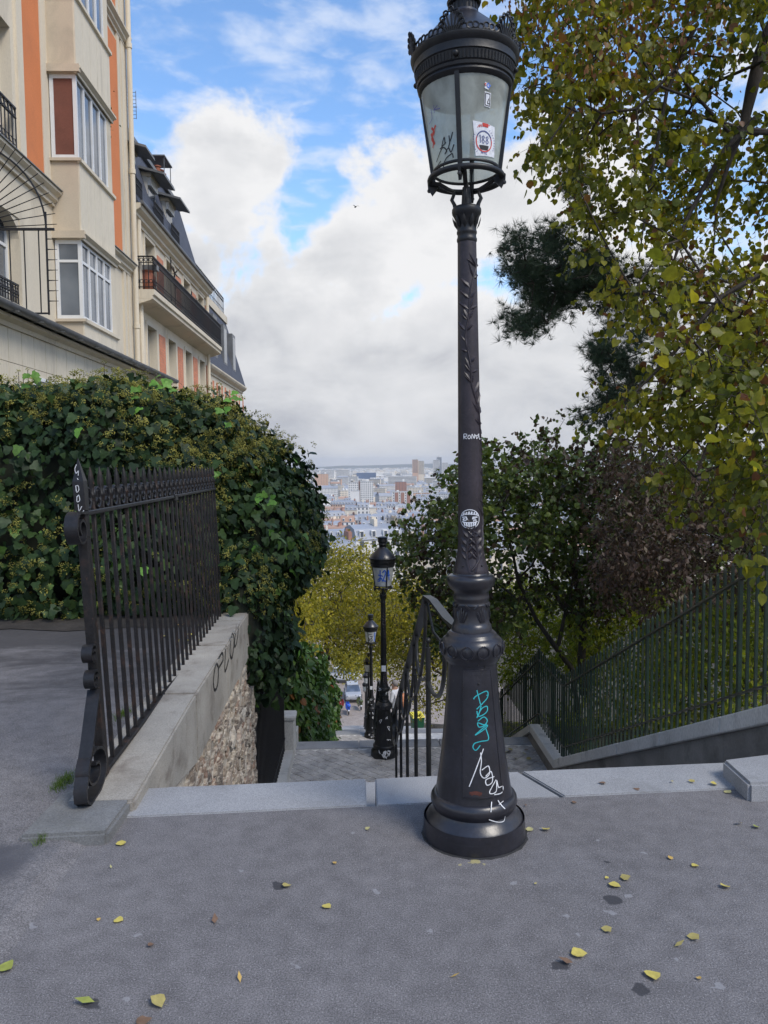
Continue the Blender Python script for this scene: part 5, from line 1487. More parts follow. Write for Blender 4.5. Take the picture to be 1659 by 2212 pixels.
# ---- annex in front: boarded wall, zinc gutter
AS, T0a, T1a = -4.86, 8.4, 19.85
ax = empty('annex', S(AS, T0a, -2), AZ, 'low cream boarded annex with dark zinc gutter behind the ivy', 'annex')
LA = lambda s, t, z: (s - AS, t - T0a, z + 2)
bx(MB(), LA, (FS + .02, T0a, -2), (AS - .03, T1a, 3.70)).build('wall', MAT['cream'], ax)
t = T0a; k = 0
while t < T1a - .05:
    w = .43; e = min(t + w, T1a)
    if not (11.75 < t + .2 < 13.75):
        bx(MB(), LA, (AS - .03, t + .006, -2), (AS, e - .006, 3.12)).build('board', MAT['panel'], ax)
    else:
        bx(MB(), LA, (AS - .03, t + .006, -2), (AS, e - .006, 1.35)).build('board', MAT['panel'], ax)
        bx(MB(), LA, (AS - .03, t + .006, 3.02), (AS, e - .006, 3.12)).build('board', MAT['panel'], ax)
    bx(MB(), LA, (AS - .03, t + .006, 3.128), (AS + .002, e - .006, 3.62)).build('board', MAT['panel'], ax)
    t += w; k += 1
window(ax, LA, AS + .06, 11.75, 13.7, 1.35, 3.02, .10, 3)
moulding(ax, LA, AS, T0a, T1a + .05, 3.60, [(.03, 0), (.05, .06), (.14, .10), (.14, .14)], 'panel', 'eave_board')
MB().prism([LA(AS + .26, T0a, 3.80), LA(FS + .03, T0a, 4.22), LA(FS + .03, T0a, 4.17), LA(AS + .26, T0a, 3.755)], (0, T1a - T0a + .1, 0)).build('roof', MAT['zinc'], ax)
m = MB(); V = []; F = []
for e in (T0a, T1a + .12):
    for k in range(9):
        a = math.pi * k / 8; V.append(LA(AS + .23 - .085 * math.cos(a), e, 3.83 - .085 * math.sin(a)))
    for k in range(9):
        a = math.pi * (8 - k) / 8; V.append(LA(AS + .23 - .075 * math.cos(a), e, 3.835 - .075 * math.sin(a)))
n = 18
F = [(k, (k + 1) % n, n + (k + 1) % n, n + k) for k in range(n)] + [tuple(range(n)), tuple(range(2 * n - 1, n - 1, -1))]
m.add(V, F); m.build('gutter', MAT['zinc'], ax, 40)
for k in range(14): bx(MB(), LA, (AS + .02, T0a + .6 + .8 * k, 3.74), (AS + .32, T0a + .63 + .8 * k, 3.752)).build('bracket', MAT['zinc'], ax)

# ---- house 2: brick panels, long balcony, slate mansard with hooded dormers
T2, T2e = 20.6, 30.6
h2 = house('balcony_house', T2, 'cream house with salmon brick panels, long iron balcony and slate mansard')
L = HB(h2, T2)
pans = [21.2 + 2.38 * k for k in range(5)]
winc = [22.39 + 2.38 * k for k in range(4)]
holes = []
for c_ in winc: holes += [(c_ - .5, c_ + .5, 3.5, 5.75), (c_ - .5, c_ + .5, 6.5, 8.15), (c_ - .5, c_ + .5, .6, 2.6)]
wall_with_holes(h2, L, FS, T2, T2e, -6, 8.35, holes, .34, 'cream')
bx(MB(), L, (FS - 9, T2, -6), (FS - .35, T2e, 8.3)).build('body', MAT['cream'], h2)
for c_ in winc:
    for z0, z1 in ((3.5, 5.75), (6.5, 8.15), (.6, 2.6)):
        window(h2, L, FS, c_ - .5, c_ + .5, z0, z1, .26, 2, frame='timber')
        m = MB(); bx(m, L, (FS, c_ - .60, z0), (FS + .03, c_ - .5, z1 + .1)); bx(m, L, (FS, c_ + .5, z0), (FS + .03, c_ + .60, z1 + .1)); bx(m, L, (FS + .001, c_ - .5, z1), (FS + .032, c_ + .5, z1 + .12))
        m.build('window_surround', MAT['cream'], h2)
        if z0 < 6: railing(h2, L, FS + .02, c_ - .48, c_ + .48, z0, z0 + .5, gap=.12, name='window_rail')
for c_ in pans:
    for z0, z1 in ((3.2, 5.7), (6.5, 8.0), (.4, 2.6)):
        b = MB(); w_ = .35
        e = min(c_ + w_, T2e - .05)
        bx(b, L, (FS, max(c_ - w_, T2 + .32), z0), (FS + .02, e, z1)); b.build('brick_panel', MAT['brick'], h2)
moulding(h2, L, FS, T2, T2e + .05, 8.24, [(.05, 0), (.05, .08), (.14, .13), (.14, .2), (.26, .28), (.28, .36), (.28, .40)], 'cream', 'cornice')
m = MB(); m.tube([L(FS + .31, T2, 8.66), L(FS + .31, T2e, 8.66)], .05, 8); m.build('gutter', MAT['zinc'], h2, 40)
# balcony slab with moulded edge, underside ribs
BF = -5.52
poly = [(FS, 6.05), (BF - .12, 6.18), (BF - .05, 6.22), (BF - .05, 6.30), (BF, 6.33), (BF, 6.46), (FS, 6.46)]
MB().prism([L(a, 20.75, b) for a, b in poly], (0, 10.2, 0)).build('balcony_slab', MAT['cream'], h2)
for k in range(2): bx(MB(), L, (FS + .02, 20.748 - .0, 6.12 + .1 * k), (BF - .05, 20.752, 6.125 + .1 * k)).build('slab_line', MAT['beige'], h2)
railing(h2, L, BF - .03, 20.80, 30.9, 6.46, 7.32, gap=.125)
railing(h2, L, FS + .02, 20.80, 20.80, 6.46, 7.32, gap=.12, across=BF - .03)
# mansard
MT0, MT1 = T2, 28.3
m = MB(); V = [L(FS + .22, MT0, 8.66), L(FS + .22, MT1, 8.66), L(FS - .42, MT1, 10.9), L(FS - .42, MT0, 10.9), L(FS - 8, MT0, 8.66), L(FS - 8, MT1, 8.66), L(FS - 6, MT1, 12.2), L(FS - 6, MT0, 12.2)]
m.add(V, [(0, 1, 2, 3), (3, 2, 6, 7), (7, 6, 5, 4), (0, 3, 7, 4), (1, 5, 6, 2), (0, 4, 5, 1)]); m.build('mansard_roof', MAT['slate'], h2)
bx(MB(), L, (FS - .48, MT0, 10.88), (FS - .30, MT1 + .03, 11.0)).build('roof_edge', MAT['zinc'], h2)
bx(MB(), L, (FS - 8, MT1, 8.66), (FS + .1, T2e, 8.9)).build('flat_roof', MAT['zinc'], h2)
for k, tc_ in enumerate((20.75, 22.75, 24.8)):
    d0, d1 = tc_ - .30, tc_ + .62
    if k == 0: d0, d1 = 20.62, 21.1
    g = MB(); bx(g, L, (FS - .6, d0, 8.72), (FS - .02, d1, 10.2)); dm = g.build('dormer', MAT['timber'], h2)
    bx(MB(), L, (FS - .02, d0 + .08, 8.8), (FS - .008, d1 - .08, 9.75)).build('pane', MAT['win'], dm)
    bx(MB(), L, (FS - .02, d0 + .06, 9.75), (FS + .07, d1 - .06, 9.98)).build('shutter_box', MAT['upvc'], dm)
    MB().prism([L(FS - 1.0, d0 - .2, 10.42), L(FS + .50, d0 - .2, 10.02), L(FS + .50, d0 - .2, 9.96), L(FS - 1.0, d0 - .2, 10.34)], (0, d1 - d0 + .42, 0)).build('hood', MAT['zinc'], dm)
    bx(MB(), L, (FS - .6, d0 - .02, 9.98), (FS + .1, d1 + .02, 10.08)).build('dormer_head', MAT['cream'], dm)
    railing(h2, L, FS + .16, d0, d1 + .1, 8.68, 9.3, gap=.1, name='dormer_rail')
bx(MB(), L, (FS - 1.1, 26.9, 10.3), (FS - .6, 27.9, 11.5)).build('chimney_stack', MAT['cream'], h2)
bx(MB(), L, (FS - 1.18, 26.8, 11.5), (FS - .52, 28.0, 11.62)).build('chimney_cap', MAT['zinc'], h2)
for y in (27.05, 27.4, 27.75):
    m = MB(); m.lathe([(.11, 11.62), (.10, 11.92), (.13, 11.94), (.13, 11.98)], 12); m.v = [tuple(Vector(L(FS - .85, y, 0)) + Vector(p)) for p in m.v]; m.build('chimney_pot', MAT['clay'], h2, 40)
m = MB(); bx(m, L, (FS - 1.15, 26.85, 12.25), (FS - .55, 27.95, 12.29))
for x, y in ((-1.1, 26.95), (-.6, 26.95), (-1.1, 27.85), (-.6, 27.85)): m.tube([L(FS + x, y, 11.6), L(FS + x, y, 12.26)], .015, 5)
m.build('chimney_cowl', MAT['zinc'], h2)
for y in (20.95, 30.3):
    m = MB(); m.tube([L(FS + .12, y, 8.3), L(FS + .12, y, -4)], .06, 8); m.build('drain_pipe', MAT['cream'], h2, 40)
# roof aerial
an = empty('roof_aerial', S(FS - .55, 22.3, 10.85), AZ, 'grey comb shaped television aerial on the slate roof', 'aerial')
m = MB(); m.tube([(0, 0, 0), (0, 0, 1.35)], .018, 6); m.tube([(-.35, 0, .95), (.35, 0, .95)], .012, 5)
for k in range(8): m.tube([(-.34, -.05, .62 + .1 * k), (.34, -.05, .62 + .1 * k)], .007, 4)
for x in (-.34, .34): m.tube([(x, -.05, .6), (x, -.05, 1.36)], .009, 4)
m.build('aerial', MAT['zinc'], an)
# balcony things
bp = empty('balcony_pot', S(FS + .26, 21.15, 6.46), AZ, 'large dark red pot standing at the near end of the long balcony', 'pot')
MB().lathe([(.13, 0), (.2, .1), (.23, .25), (.2, .42), (.16, .5), (.19, .56), (.17, .56)], 16).build('pot', MAT['clay'], bp, 50)
bs = MB(); bx(bs, lambda s, t, z: (s, t, z), (-.25, -.05, .58), (.27, .14, .72)); bs.build('tray', MAT['zinc'], bp)
for k, (t, z, r, lab) in enumerate(((23.6, 7.55, .30, 'spiky black iron star rising above the long balcony rail'), (26.4, 7.25, .24, 'smaller spiky iron star further along the balcony'), (27.3, 7.15, .2, 'smallest spiky iron star at the far part of the balcony'))):
    st = empty('iron_star', S(BF - .1, t, 6.5), AZ, lab, 'sculpture')
    m = MB(); rg = random.Random(k); c = Vector((0, 0, z - 6.5))
    m.tube([(0, 0, 0), c], .014, 5)
    for q in range(16):
        d = Vector((rg.gauss(0, .4), rg.gauss(0, 1), rg.gauss(0, 1))).normalized(); m.tube([c, c + d * r * rg.uniform(.7, 1.1)], [.016, .004], 4)
    m.torus(c - Vector((0, 0, r * 1.1)), (0, 1, 0), (0, 0, 1), .12, .014, 14, 5)
    m.tube([(0, -.5, 0), (0, -.48, z - 6.5 + .1), (0, -.55, z - 6.5 + .35)], .013, 5); m.tube([(0, -.48, z - 6.4), (0, -.4, z - 6.2)], .01, 5)
    m.build('star', MAT['iron'], st, 40)

# ---- house 3: lower, roof terrace
T3, T3e = 30.7, 41.0
h3 = house('terrace_house', T3, 'lower pale house with slate mansard and railed roof terrace, beyond the long balcony')
L = HB(h3, T3)
w3 = [32.2 + 2.1 * k for k in range(5)]
holes = []
for c_ in w3: holes += [(c_ - .45, c_ + .45, 3.3, 5.1), (c_ - .45, c_ + .45, .3, 2.2)]
wall_with_holes(h3, L, FS, T3, T3e, -9, 5.5, holes, .34, 'cream')
bx(MB(), L, (FS - 9, T3, -9), (FS - .35, T3e, 5.4)).build('body', MAT['cream'], h3)
for c_ in w3:
    for z0, z1 in ((3.3, 5.1), (.3, 2.2)):
        window(h3, L, FS, c_ - .45, c_ + .45, z0, z1, .26, 2, frame='timber')
        for sg in (-1, 1): bx(MB(), L, (FS, c_ + sg * .62 - .14, z0), (FS + .02, c_ + sg * .62 + .14, z1 + .1)).build('brick_panel', MAT['brick'], h3)
moulding(h3, L, FS, T3, T3e + .1, 5.4, [(.05, 0), (.05, .08), (.2, .18), (.25, .26), (.25, .32)], 'cream', 'cornice')
m = MB(); V = [L(FS + .2, T3, 5.73), L(FS + .2, T3e, 5.73), L(FS - .75, T3e, 9.0), L(FS - .75, T3, 9.0), L(FS - 8, T3, 5.73), L(FS - 8, T3e, 5.73), L(FS - 7, T3e, 9.0), L(FS - 7, T3, 9.0)]
m.add(V, [(0, 1, 2, 3), (3, 2, 6, 7), (7, 6, 5, 4), (0, 3, 7, 4), (1, 5, 6, 2), (0, 4, 5, 1)]); m.build('mansard_roof', MAT['slate'], h3)
bx(MB(), L, (FS - 1.0, T3, 9.0), (FS - .68, T3e, 9.35)).build('terrace_parapet', MAT['cream'], h3)
railing(h3, L, FS - .8, T3 + .1, T3e - .4, 9.35, 10.25, gap=.35, name='terrace_rail')
for c_ in (33.3, 35.8, 38.3):
    d = MB(); bx(d, L, (FS - .8, c_ - .45, 6.2), (FS + .05, c_ + .45, 8.0)); d = d.build('dormer', MAT['zinc'], h3)
    bx(MB(), L, (FS + .05, c_ - .35, 6.3), (FS + .06, c_ + .35, 7.85)).build('pane', MAT['win'], d)
for k, t in enumerate((31.6, 32.6, 33.7)):
    p_ = empty('terrace_plant', S(FS - 1.15, t, 9.35), AZ, 'dark green potted plant behind the roof terrace rail', 'plant', 'potted plants on the roof terrace')
    MB().lathe([(.12, 0), (.17, .25), (.15, .25)], 10).build('pot', MAT['clay'], p_, 40)
    P = rng.normal(0, 1, (160, 3)) * (.16, .16, .18) + (0, 0, .5)
    scatter('leaves', OVAL, P, rng.normal(size=(160, 3)), rng.normal(size=(160, 3)), .1, LM_small, rng, parent=p_)

# nudge the houses onto the lines measured in the photo
ex = S(1, 0, 0)
for o in list(bpy.data.objects):
    if o.parent is None and o.type == 'EMPTY':
        n_ = o.name.split('.')[0]
        if n_ in ('bay_window_house', 'flower_pot', 'fan_guard'): o.location += ex * .25 + Vector((0, 0, -.15))
        elif n_ in ('balcony_house', 'roof_aerial', 'balcony_pot', 'iron_star'): o.location += ex * .25 + Vector((0, 0, -.22))
        elif n_ in ('terrace_house', 'terrace_plant'): o.location += ex * .06 + Vector((0, 0, -.05))
        elif n_ == 'annex': o.location += ex * .04 + Vector((0, 0, -.06))

# ------------------------------------------------------------------ vegetation
LM = {}
LM['ivy'] = leaf_mat('ivy_leaf', [(0, (.012, .026, .011)), (.45, (.026, .052, .018)), (.8, (.045, .082, .024)), (.96, (.07, .12, .03)), (1, (.14, .30, .05))], .14, .5, .22)
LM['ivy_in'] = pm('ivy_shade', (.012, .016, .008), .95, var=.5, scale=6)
LM['umbel'] = leaf_mat('ivy_flower', [(0, (.13, .135, .035)), (.5, (.24, .235, .055)), (1, (.36, .34, .09))], .25, .8, .2)
LM['linden'] = leaf_mat('linden_leaf', [(0, (.065, .085, .016)), (.35, (.135, .155, .020)), (.65, (.23, .23, .026)), (.88, (.34, .30, .030)), (.94, (.24, .13, .035)), (1, (.16, .07, .035))], .52, .45, .3)
LM['seed'] = leaf_mat('linden_bract', [(0, (.14, .06, .03)), (.5, (.24, .11, .05)), (1, (.30, .18, .06))], .4, .7, .2)
LM['pine'] = leaf_mat('pine_needle', [(0, (.018, .034, .020)), (.6, (.04, .072, .040)), (1, (.085, .12, .065))], .12, .5, .3)
LM['mid'] = leaf_mat('dark_leaf', [(0, (.045, .028, .018)), (.18, (.06, .036, .024)), (.30, (.045, .072, .018)), (.75, (.095, .14, .030)), (1, (.18, .23, .05))], .32, .42, .4)
LM['purple'] = leaf_mat('bronze_leaf', [(0, (.035, .022, .016)), (.5, (.072, .044, .032)), (.8, (.105, .07, .045)), (1, (.10, .12, .04))], .2, .5, .35)
LM['yellow'] = leaf_mat('yellow_leaf', [(0, (.09, .105, .02)), (.35, (.20, .20, .028)), (.75, (.34, .30, .034)), (1, (.48, .40, .04))], .4, .6, .2)
LM['lime'] = leaf_mat('lime_leaf', [(0, (.08, .12, .015)), (.5, (.20, .26, .028)), (1, (.36, .36, .04))], .45, .6, .2)
LM['green'] = leaf_mat('creeper_leaf', [(0, (.025, .055, .014)), (.5, (.06, .13, .03)), (.9, (.12, .21, .045)), (.97, (.22, .09, .03)), (1, (.28, .06, .03))], .3, .45, .35)
LM['grass'] = leaf_mat('grass_blade', [(0, (.05, .10, .015)), (1, (.14, .22, .03))], .3)

def spow(x, e): return np.sign(x) * np.abs(x) ** e
def blob_pts(b, n, rng):
    (cx, cy, cz_), (rx, ry, rz), e = b
    ar = np.array((ry * rz, rx * rz, rx * ry)); fc = rng.choice(3, n, p=ar / ar.sum())
    d2 = rng.uniform(-1, 1, (n, 3)); d2[np.arange(n), fc] = rng.choice((-1.0, 1.0), n)
    k = (np.abs(d2) ** (2 / e)).sum(1) ** (-e / 2)
    d2 = d2 * k[:, None]
    P = d2 * (rx, ry, rz)
    nr = nrm(spow(d2, 2 / e - 1) / (rx, ry, rz))
    return P + (cx, cy, cz_), nr
def blob_in(b, P, f=.93):
    (cx, cy, cz_), (rx, ry, rz), e = b
    q = np.abs((P - (cx, cy, cz_)) / (np.array((rx, ry, rz)) * f)) ** (2 / e)
    return q.sum(1) < 1
def SS(P): return np.stack([P[:, 0] * CS - P[:, 1] * SN, P[:, 0] * SN + P[:, 1] * CS, P[:, 2]], 1)
def leafy_mass(name, label, cat, blobs, dens, tpl, size, mat, rng, inner, rough=.10, dirw=(-.9, .35, .45), loc=None, keep=None, hull_f=.86, group=None):
    """leaves all over a heap of rounded volumes (stair frame), round a dark inner mass"""
    base = Vector(loc); root = empty(name, base, 0, label, cat, group)
    b0 = np.array(base)
    Ps, Ns = [], []
    for b in blobs:
        r = b[1]; area = 8 * (r[0]*r[1] + r[1]*r[2] + r[0]*r[2])
        n = int(area * dens)
        P, nr = blob_pts(b, n, rng)
        ok = np.ones(n, bool)
        for o in blobs:
            if o is not b: ok &= ~blob_in(o, P)
        Ps.append(P[ok]); Ns.append(nr[ok])
    P = np.concatenate(Ps); nr = np.concatenate(Ns)
    P = P + nr * (n3(P, 2.2)[:, None] * rough * 1.2 + n3(P, 6.0)[:, None] * rough * .8 + rng.normal(0, rough * .45, (len(P), 1)))
    W = SS(P); nr = SS(nr)
    if keep is not None:
        k = keep(P, W); W = W[k]; nr = nr[k]; P = P[k]
    n = len(W)
    dirs = np.array((0, 0, dirw[0])) + nr * dirw[1] + rng.normal(0, dirw[2], (n, 3))
    nor = nr + rng.normal(0, .42, (n, 3)) + (0, 0, .25)
    sz = size * rng.uniform(.55, 1.35, n)
    rnd = np.clip(rng.normal(.45, .24, n) + .25 * n3(P, 1.3), 0, .97); rnd[rng.random(n) < .006] = 1.0
    scatter('leaves', tpl, W - b0, dirs, nor, sz, mat, rng, rnd, root)
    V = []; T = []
    for b in blobs:                                   # dark hull added to block light inside the leaves
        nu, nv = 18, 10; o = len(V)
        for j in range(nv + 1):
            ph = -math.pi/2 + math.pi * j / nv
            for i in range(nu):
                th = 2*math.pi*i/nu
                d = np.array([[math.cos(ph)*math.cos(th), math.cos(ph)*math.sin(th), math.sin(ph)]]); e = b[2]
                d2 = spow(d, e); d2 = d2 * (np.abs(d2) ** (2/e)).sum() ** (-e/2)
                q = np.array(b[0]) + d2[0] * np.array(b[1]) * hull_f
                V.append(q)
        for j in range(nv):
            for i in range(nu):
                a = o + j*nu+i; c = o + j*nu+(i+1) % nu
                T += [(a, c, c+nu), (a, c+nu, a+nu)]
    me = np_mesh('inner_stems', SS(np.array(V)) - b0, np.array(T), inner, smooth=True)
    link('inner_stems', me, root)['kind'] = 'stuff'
    return root, W, nr
rng = np.random.default_rng(21)
blobsA = [((-6.0, 9.35, 1.05), (4.6, 1.25, 1.38), .35), ((-3.2, 9.2, 1.15), (1.9, 1.25, 1.32), .5), ((-2.3, 9.7, 1.02), (1.0, 1.9, 1.34), .75), ((-1.82, 10.1, .98), (.80, 1.9, 1.18), .95), ((-1.33, 10.4, .72), (.76, 2.1, 1.02), 1.0),
          ((-1.18, 9.3, -.22), (.26, 1.0, .80), .8), ((-1.2, 8.15, .0), (.24, .5, .62), .8), ((-7.5, 9.2, .2), (3.0, 1.5, .9), .6)]
def keepA(P, W):
    u, v, d = proj_np(W)
    return ~((W[:, 2] < .02) & (P[:, 0] < -1.5)) & (u > -250)
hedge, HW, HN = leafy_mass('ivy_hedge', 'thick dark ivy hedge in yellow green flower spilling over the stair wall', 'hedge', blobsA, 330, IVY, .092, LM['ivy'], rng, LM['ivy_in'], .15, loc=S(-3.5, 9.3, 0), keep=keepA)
# flower heads: upper parts of the hedge, in drifts
sel = (HW[:, 2] > -.3) & (n3(HW, 1.9) + .35 * (HW[:, 2] - 1.2) + .15 * (HW[:, 0] > -2.6) + rng.normal(0, .22, len(HW)) > .26) & (rng.random(len(HW)) < .40)
Pq = HW[sel] + HN[sel] * rng.uniform(.03, .11, (sel.sum(), 1)) - np.array(hedge.location)
scatter('flower_heads', UMBEL, Pq, rng.normal(size=Pq.shape), HN[sel] + (0, 0, .8), rng.uniform(.034, .060, len(Pq)), LM['umbel'], rng, parent=hedge)
# sprigs standing out of the top
top_sel = np.where((HW[:, 2] > 2.1) & (HN[:, 2] > .3))[0]
tp = rng.choice(top_sel, 130); Pt = HW[tp] + np.stack([rng.normal(0, .05, 130), rng.normal(0, .05, 130), rng.uniform(.08, .26, 130)], 1) - np.array(hedge.location)
scatter('top_sprigs', UMBEL, Pt, rng.normal(size=Pt.shape), np.tile((0, 0, 1.0), (130, 1)), rng.uniform(.03, .05, 130), LM['umbel'], rng, parent=hedge)
V = []; mbs = MB()
for p in Pt: mbs.tube([p - np.array((0, 0, .25)), p], .004, 4, cap=False)
mbs.build('sprig_stems', MAT['twig'], hedge)['kind'] = 'stuff'
# bright young leaves one can pick out, each its own piece
def single_leaf_mesh(tpl, mat, r, name='leaf'):
    return np_mesh(name, tpl[0], tpl[1], mat, np.full(len(tpl[0]), r))
ivy_bright = [single_leaf_mesh(IVY, LM['ivy'], r) for r in (.985, 1.0)]
rg = random.Random(9)
for (u, v, d, k, sp_) in ((455, 1030, 7.75, 4, 14), (690, 935, 8.6, 0, 10), (478, 905, 8.0, 5, 18), (62, 822, 8.0, 5, 16), (345, 832, 8.0, 8, 22), (295, 850, 8.0, 4, 14), (497, 860, 8.3, 4, 12), (560, 1075, 7.9, 3, 9), (585, 1080, 7.95, 3, 8)):
    for q in range(k):
        p = at(u + rg.uniform(-sp_, sp_), v + rg.uniform(-sp_, sp_), d + rg.uniform(-.1, .1))
        link('leaf', rg.choice(ivy_bright), hedge, p - hedge.location, (rg.uniform(.6, 1.5), rg.uniform(-.5, .5), rg.uniform(-.8, .8)), (.085,) * 3)

def sample_poly(poly, n, rng, drange, noisef=None, thr=-.2):
    us = [p[0] for p in poly]; vs = [p[1] for p in poly]
    out = []
    tot = 0
    while tot < n:
        m = n * 4
        u = rng.uniform(min(us), max(us), m); v = rng.uniform(min(vs), max(vs), m)
        ok = in_poly(u, v, poly); u, v = u[ok], v[ok]
        d = drange(u, v, rng) if callable(drange) else rng.uniform(*drange, len(u))
        dx = (u - 829.5) / FPX; dy = -(v - 1106) / FPX
        D = np.stack([dx, dy, -np.ones_like(dx)], 1) @ np.array(CAMR.to_3x3()).T
        P = np.array((0, 0, EYE)) + D * (d / D[:, 1])[:, None]
        if noisef is not None:
            k = n3(P, noisef) + rng.normal(0, .15, len(P)) > thr; P = P[k]
        out.append(P); tot += len(P)
    return np.concatenate(out)[:n]
def tree(name, label, trunk, att, nleaf, spread, tpl, size, mat, rng, bark='bark', tip=.004, sag=.0, hang=.6, group=None, rscale=1.0, twig=True, alpha=.9, colour=None, step=.35, cat='tree', tw=None, droop=.35):
    base = Vector(trunk[0]); b0 = np.array(base)
    root = empty(name, base, 0, label, cat, group)
    tr = [np.array(p) - b0 for p in trunk]
    Nn, par, rad, tips = grow(tr, att - b0, rng, tip, step, sag=sag, alpha=alpha)
    branch_mesh('trunk', Nn, par, rad, MAT[bark], root, 6, rscale)
    if tw:                                            # leaves set along thin drooping twigs
        k, lp, l0, l1 = tw
        ti = np.repeat(tips, k); m_ = len(ti)
        ax_ = Nn[ti] - Nn[par[ti]]
        td = nrm(nrm(ax_ + 1e-6) * .5 + rng.normal(0, .75, (m_, 3)) + (0, 0, -droop))
        L_ = rng.uniform(l0, l1, m_); start = Nn[ti] + rng.normal(0, spread * .35, (m_, 3))
        scatter('twigs', TWIG, start, td, np.tile((0, 0, 1.0), (m_, 1)), L_, MAT['twig'], rng, parent=root)
        f = rng.random((m_, lp)) * .85 + .15
        P = start[:, None] + td[:, None] * (L_[:, None] * f)[..., None]
        P[..., 2] -= .14 * L_[:, None] * f * f
        P = P.reshape(-1, 3); n = len(P); tdr = np.repeat(td, lp, axis=0)
        P = P + rng.normal(0, size * .30, (n, 3))
        dirs = tdr * .45 + rng.normal(0, .55, (n, 3)) + (0, 0, -hang)
        nor = rng.normal(0, .6, (n, 3)) + (0, 0, .55)
    else:
        ti = np.repeat(tips, nleaf)
        n = len(ti)
        f = rng.random((n, 1)) ** .7
        back = Nn[par[ti]] - Nn[ti]
        P = Nn[ti] + back * (1 - f) * .8 + rng.normal(0, spread, (n, 3))
        dirs = rng.normal(0, .7, (n, 3)) + (0, 0, -hang) - back * .5
        nor = rng.normal(0, .8, (n, 3)) + (0, 0, .55)
    c = np.clip(rng.normal(.5, .24, n) + .30 * n3(P, 1.1), 0, 1) if colour is None else colour(P + b0, rng)
    scatter('crown', tpl, P, dirs, nor, size * rng.uniform(.5, 1.2, n), mat, rng, c, root)
    return root, P + b0

# linden that hangs over the stairs from the right
poly = [(1175, -300), (1165, -20), (1112, 60), (1122, 130), (1118, 205), (1150, 290), (1158, 345), (1205, 372), (1250, 400), (1160, 436), (1190, 476), (1262, 500), (1285, 560), (1310, 610), (1370, 650), (1435, 700), (1440, 745), (1385, 820), (1330, 885), (1340, 925), (1430, 985), (1500, 1040), (1560, 1062), (1660, 1080), (1900, 1090), (1900, -300)]
rl = np.random.default_rng(33)
def dl(u, v, r):
    near = np.clip((v - 420) / 600, 0, 1) * np.clip((u - 1330) / 330, 0, 1)
    return r.uniform(5.4, 8.6, len(u)) * (1 - near) + r.uniform(3.5, 6.2, len(u)) * near
att = sample_poly(poly, 500, rl, dl, 1.5, -.16)
att = att[att[:, 2] > .9]
tb = S(5.0, 6.6, -.75)
trunk = [tb, S(4.95, 6.6, 1.2), S(4.75, 6.5, 3.0), S(4.4, 6.4, 4.4), S(4.0, 6.4, 5.6), S(3.6, 6.4, 6.6)]
linden, LPT = tree('linden_tree', 'big yellowing linden tree hanging over the stairs from the garden', trunk, att, 27, .17, LINDEN, .058, LM['linden'], rl, tip=.0058, sag=.10, hang=.8, alpha=.88, tw=(6, 10, .2, .48), droop=.55)
m = MB(); q = [at(1760, -120, 6.5), at(1690, 20, 6.4), at(1648, 110, 6.4), at(1625, 190, 6.35), at(1608, 265, 6.3), at(1575, 350, 6.25), at(1540, 460, 6.2)]
m.tube([p - linden.location for p in [S(4.0, 6.4, 5.6)] + q], [.09, .085, .075, .065, .05, .035, .02, .008], 8); m.build('limb', MAT['bark'], linden, 60)
for pts_, r0 in (([(1640, 250), (1560, 330), (1480, 480), (1440, 620)], .03), ([(1350, -30), (1290, 60), (1230, 130), (1180, 205)], .022), ([(1700, 560), (1560, 640), (1440, 780), (1370, 850)], .028), ([(1500, 60), (1440, 200), (1400, 420), (1380, 560)], .02), ([(1620, 760), (1560, 850), (1540, 960)], .016)):
    m = MB(); pp = [at(u, v, 6.3 - .0005 * v) - linden.location for u, v in pts_]
    m.tube(pp, [r0 * (1 - .75 * i / (len(pp) - 1)) for i in range(len(pp))], 6); m.build('limb', MAT['bark'], linden, 60)
u, v, d = proj_np(LPT)
sel = (v < 160) & (u < 1560) & (rl.random(len(LPT)) < .5)
Pb = LPT[sel] + rl.normal(0, .12, (sel.sum(), 3)) - np.array(linden.location)
scatter('seed_bracts', OVAL, Pb, rl.normal(0, .4, Pb.shape) + (0, 0, -1), rl.normal(size=Pb.shape), rl.uniform(.035, .06, len(Pb)), LM['seed'], rl, parent=linden)
# nearest leaves, one by one
ll = [single_leaf_mesh(LINDEN, LM['linden'], r) for r in (.3, .5, .62, .75, .82)]
rg = random.Random(2)
for q in range(55):
    u = rg.uniform(1400, 1655); v = rg.uniform(520, 1040)
    if v > 800 + (u - 1400) * 1.1: continue
    if u < 1480 and v > 880: continue
    p = at(u, v, rg.uniform(3.3, 4.6))
    link('leaf', rg.choice(ll), linden, p - linden.location, (rg.uniform(.3, 1.4), rg.uniform(-.6, .9), rg.uniform(-3, 3)), (rg.uniform(.06, .078),) * 3)

# pine reaching out behind the linden
rp = np.random.default_rng(8)
pp1 = [(1078, 515), (1105, 490), (1150, 525), (1195, 480), (1240, 520), (1300, 545), (1360, 620), (1330, 690), (1270, 690), (1215, 665), (1170, 735), (1092, 722), (1092, 668), (1140, 645), (1095, 600)]
pp2 = [(1212, 385), (1235, 370), (1262, 385), (1250, 430), (1222, 420)]
pp3 = [(1270, 745), (1330, 690), (1400, 730), (1400, 830), (1340, 900), (1300, 960), (1250, 930), (1235, 900), (1290, 850)]
att = np.concatenate([sample_poly(pp1, 190, rp, (7.6, 9.4), 2.6, -.45), sample_poly(pp2, 14, rp, (8.2, 9)), sample_poly(pp3, 70, rp, (7.6, 9.2), 3, -.3), sample_poly([(1360, 560), (1600, 560), (1600, 800), (1400, 860)], 70, rp, (8.2, 9.6))])
tb = S(5.9, 9.4, -2.2)
